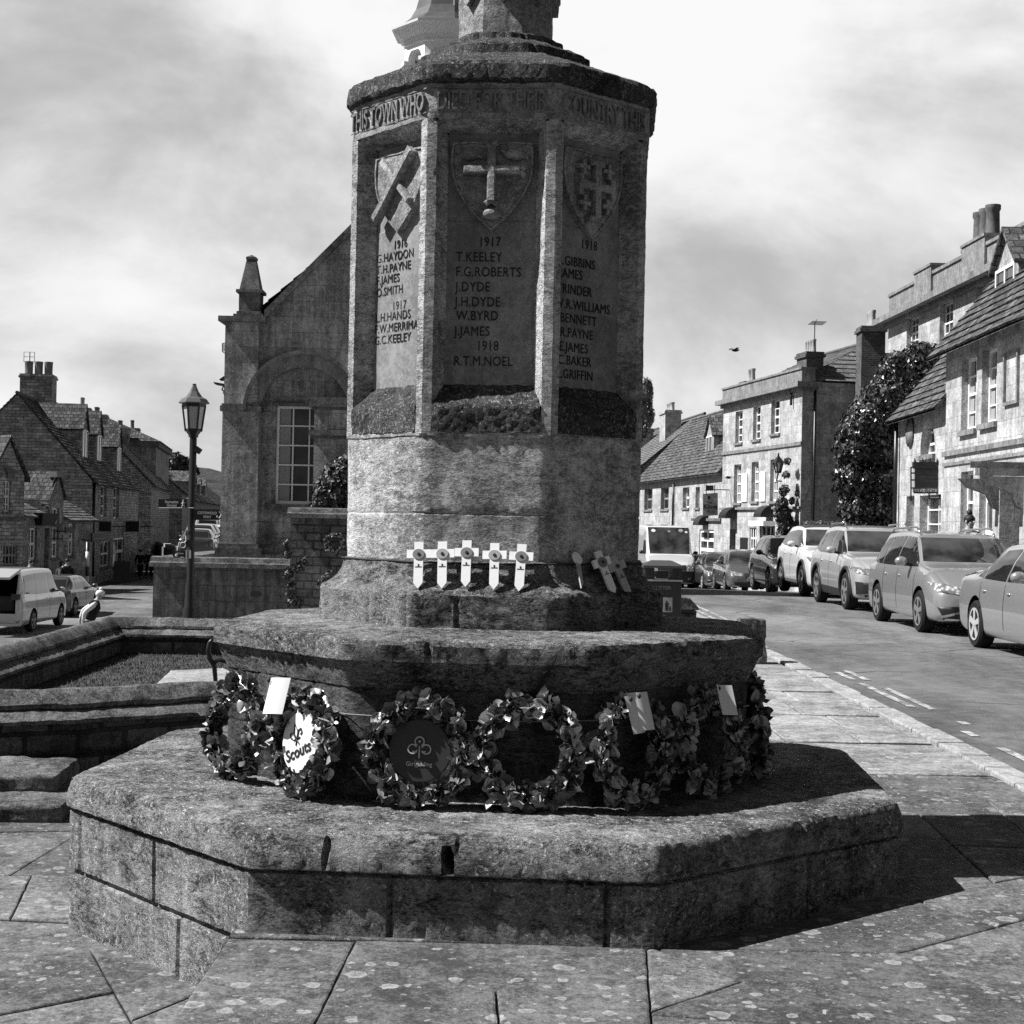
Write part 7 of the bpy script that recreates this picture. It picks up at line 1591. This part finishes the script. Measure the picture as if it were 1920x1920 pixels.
c = at(371, 844, LY); t = empty('camera_box', c, 0, 'small dark angled camera box on the upper lamp post', 'camera'); mb = MB(); Mx = Matrix.Rotation(.6, 4, 'Y'); mb.box((-.05, -.06, -.045), (.05, .06, .045), Mx); mb.build('housing', M['black_iron'], t); mb = MB(); mb.tube([(-.04, 0, 0), (-.09, 0, -.02)], .012, 5); mb.build('bracket', M['black_iron'], t)
# striped post, menu board, birds, aerial
c = at(163, 1090, 72); c.z = -2.2; t = empty('striped_post', c, 0, 'thin black and white striped post before the shaded shop entrance', 'post'); mb = MB(); mb.lathe([(.09, 0), (.09, 2.4)], 10); mb.build('post', M['black_iron'], t, True); 
for z0, z1 in ((1.25, 1.95), (.5, .8)):
    mb = MB(); mb.lathe([(.094, z0), (.094, z1)], 10); mb.build('white_band', M['sign_white'], t, True)
c = at(228, 1086, 86); c.z = -2.2; t = empty('menu_board', c, .3, 'dark folding menu board on the far left pavement', 'menu board'); mb = MB()
for s in (-1, 1): mb.prism([(-.45, s*.25, 0), (.45, s*.25, 0), (.42, s*.02, 1.1), (-.42, s*.02, 1.1)], (0, .03, 0))
mb.build('panels', M['black_iron'], t)
def bird(label, pos, rz, span, perched=False):
    t = empty('bird', pos, rz, label, 'bird'); mb = MB(); mb.blob((0, 0, 0), (span*.22, span*.075, span*.075), 10, 7); mb.blob((span*.22, 0, span*.04), (span*.06, span*.05, span*.05), 8, 6); mb.prism([(-span*.2, -span*.03, 0), (-span*.2, span*.03, 0), (-span*.38, span*.06, .01), (-span*.38, -span*.06, .01)], (0, 0, span*.015)); mb.tube([(span*.27, 0, span*.04), (span*.32, 0, span*.03)], [span*.015, span*.003], 5)
    if perched:
        for s in (-1, 1): mb.tube([(0, s*.02, -.03), (.01, s*.02, -.13)], .006, 5)
    mb.build('body', M['bird'], t, True)
    for s in (-1, 1):
        mb = MB(); z1 = .12*span if not perched else 0
        if perched: mb.prism([(span*.12, s*span*.07, 0), (-span*.3, s*span*.06, span*.02), (-span*.1, s*span*.08, span*.06)], (0, s*.01, 0))
        else: mb.prism([(span*.10, 0, .01), (span*.06, s*span*.28, z1), (-span*.06, s*span*.5, z1*.6), (-span*.08, s*span*.25, z1), (-span*.12, 0, .01)], (0, 0, span*.012))
        mb.build('wing', M['bird'], t)
M['bird'] = plain('bird_feathers', .03, .8, .1)
bird('dark bird in flight in the open sky right of the memorial', at(1378, 657, 58), .5, .7)
bird('small dark bird flying in front of the hotel wall', at(1366, 896, 58), 2.6, .5)
bird('bird perched on the left gable ridge end', at(36, 737, 81.2), .3, .6, True)
c = at(55, 705, 88); t = empty('aerial', c, 0, 'thin rooftop aerial beside the broad chimney on the left', 'aerial'); mb = MB(); k_ = 88/F_PX; mb.tube([(0, 0, -40*k_), (0, 0, 45*k_)], .03, 5); 
for x in (-11, 9): mb.tube([(x*k_, 0, 26*k_), (x*k_, 0, 45*k_)], .02, 4)
for z in (27, 36, 45): mb.tube([(-11*k_, 0, z*k_), (9*k_, 0, z*k_)], .016, 4)
mb.build('rods', M['grey_paint'], t)
# lantern on the hotel front
c = at(1459, 885, 58.5); t = empty('wall_lantern', c, 0, 'black wall lantern hanging in front of the hotel creeper', 'lamp'); k_ = 58.5/F_PX; mb = MB(); hq = lambda r, z: [(r*k_*cos(pi/3*i), r*k_*sin(pi/3*i), z*k_) for i in range(6)]
mb.rings([hq(12, 18), hq(13, 17), hq(5, 26), hq(2, 30), hq(1, 36)], True, True, True)
for i in range(6): mb.tube([Vector(hq(9, 17)[i]), Vector(hq(5, 0)[i])], .025, 4)
mb.rings([hq(6, -2), hq(5, 1)], True, True, True); mb.tube([(0, 0, -2*k_), (0, .3, -16*k_), (.3, 1.0, -16*k_)], .03, 5); mb.build('frame', M['black_iron'], t); mb = MB(); mb.rings([hq(4.6, 1), hq(8.4, 17)], True, True, True); mb.build('glass', M['frost'], t)
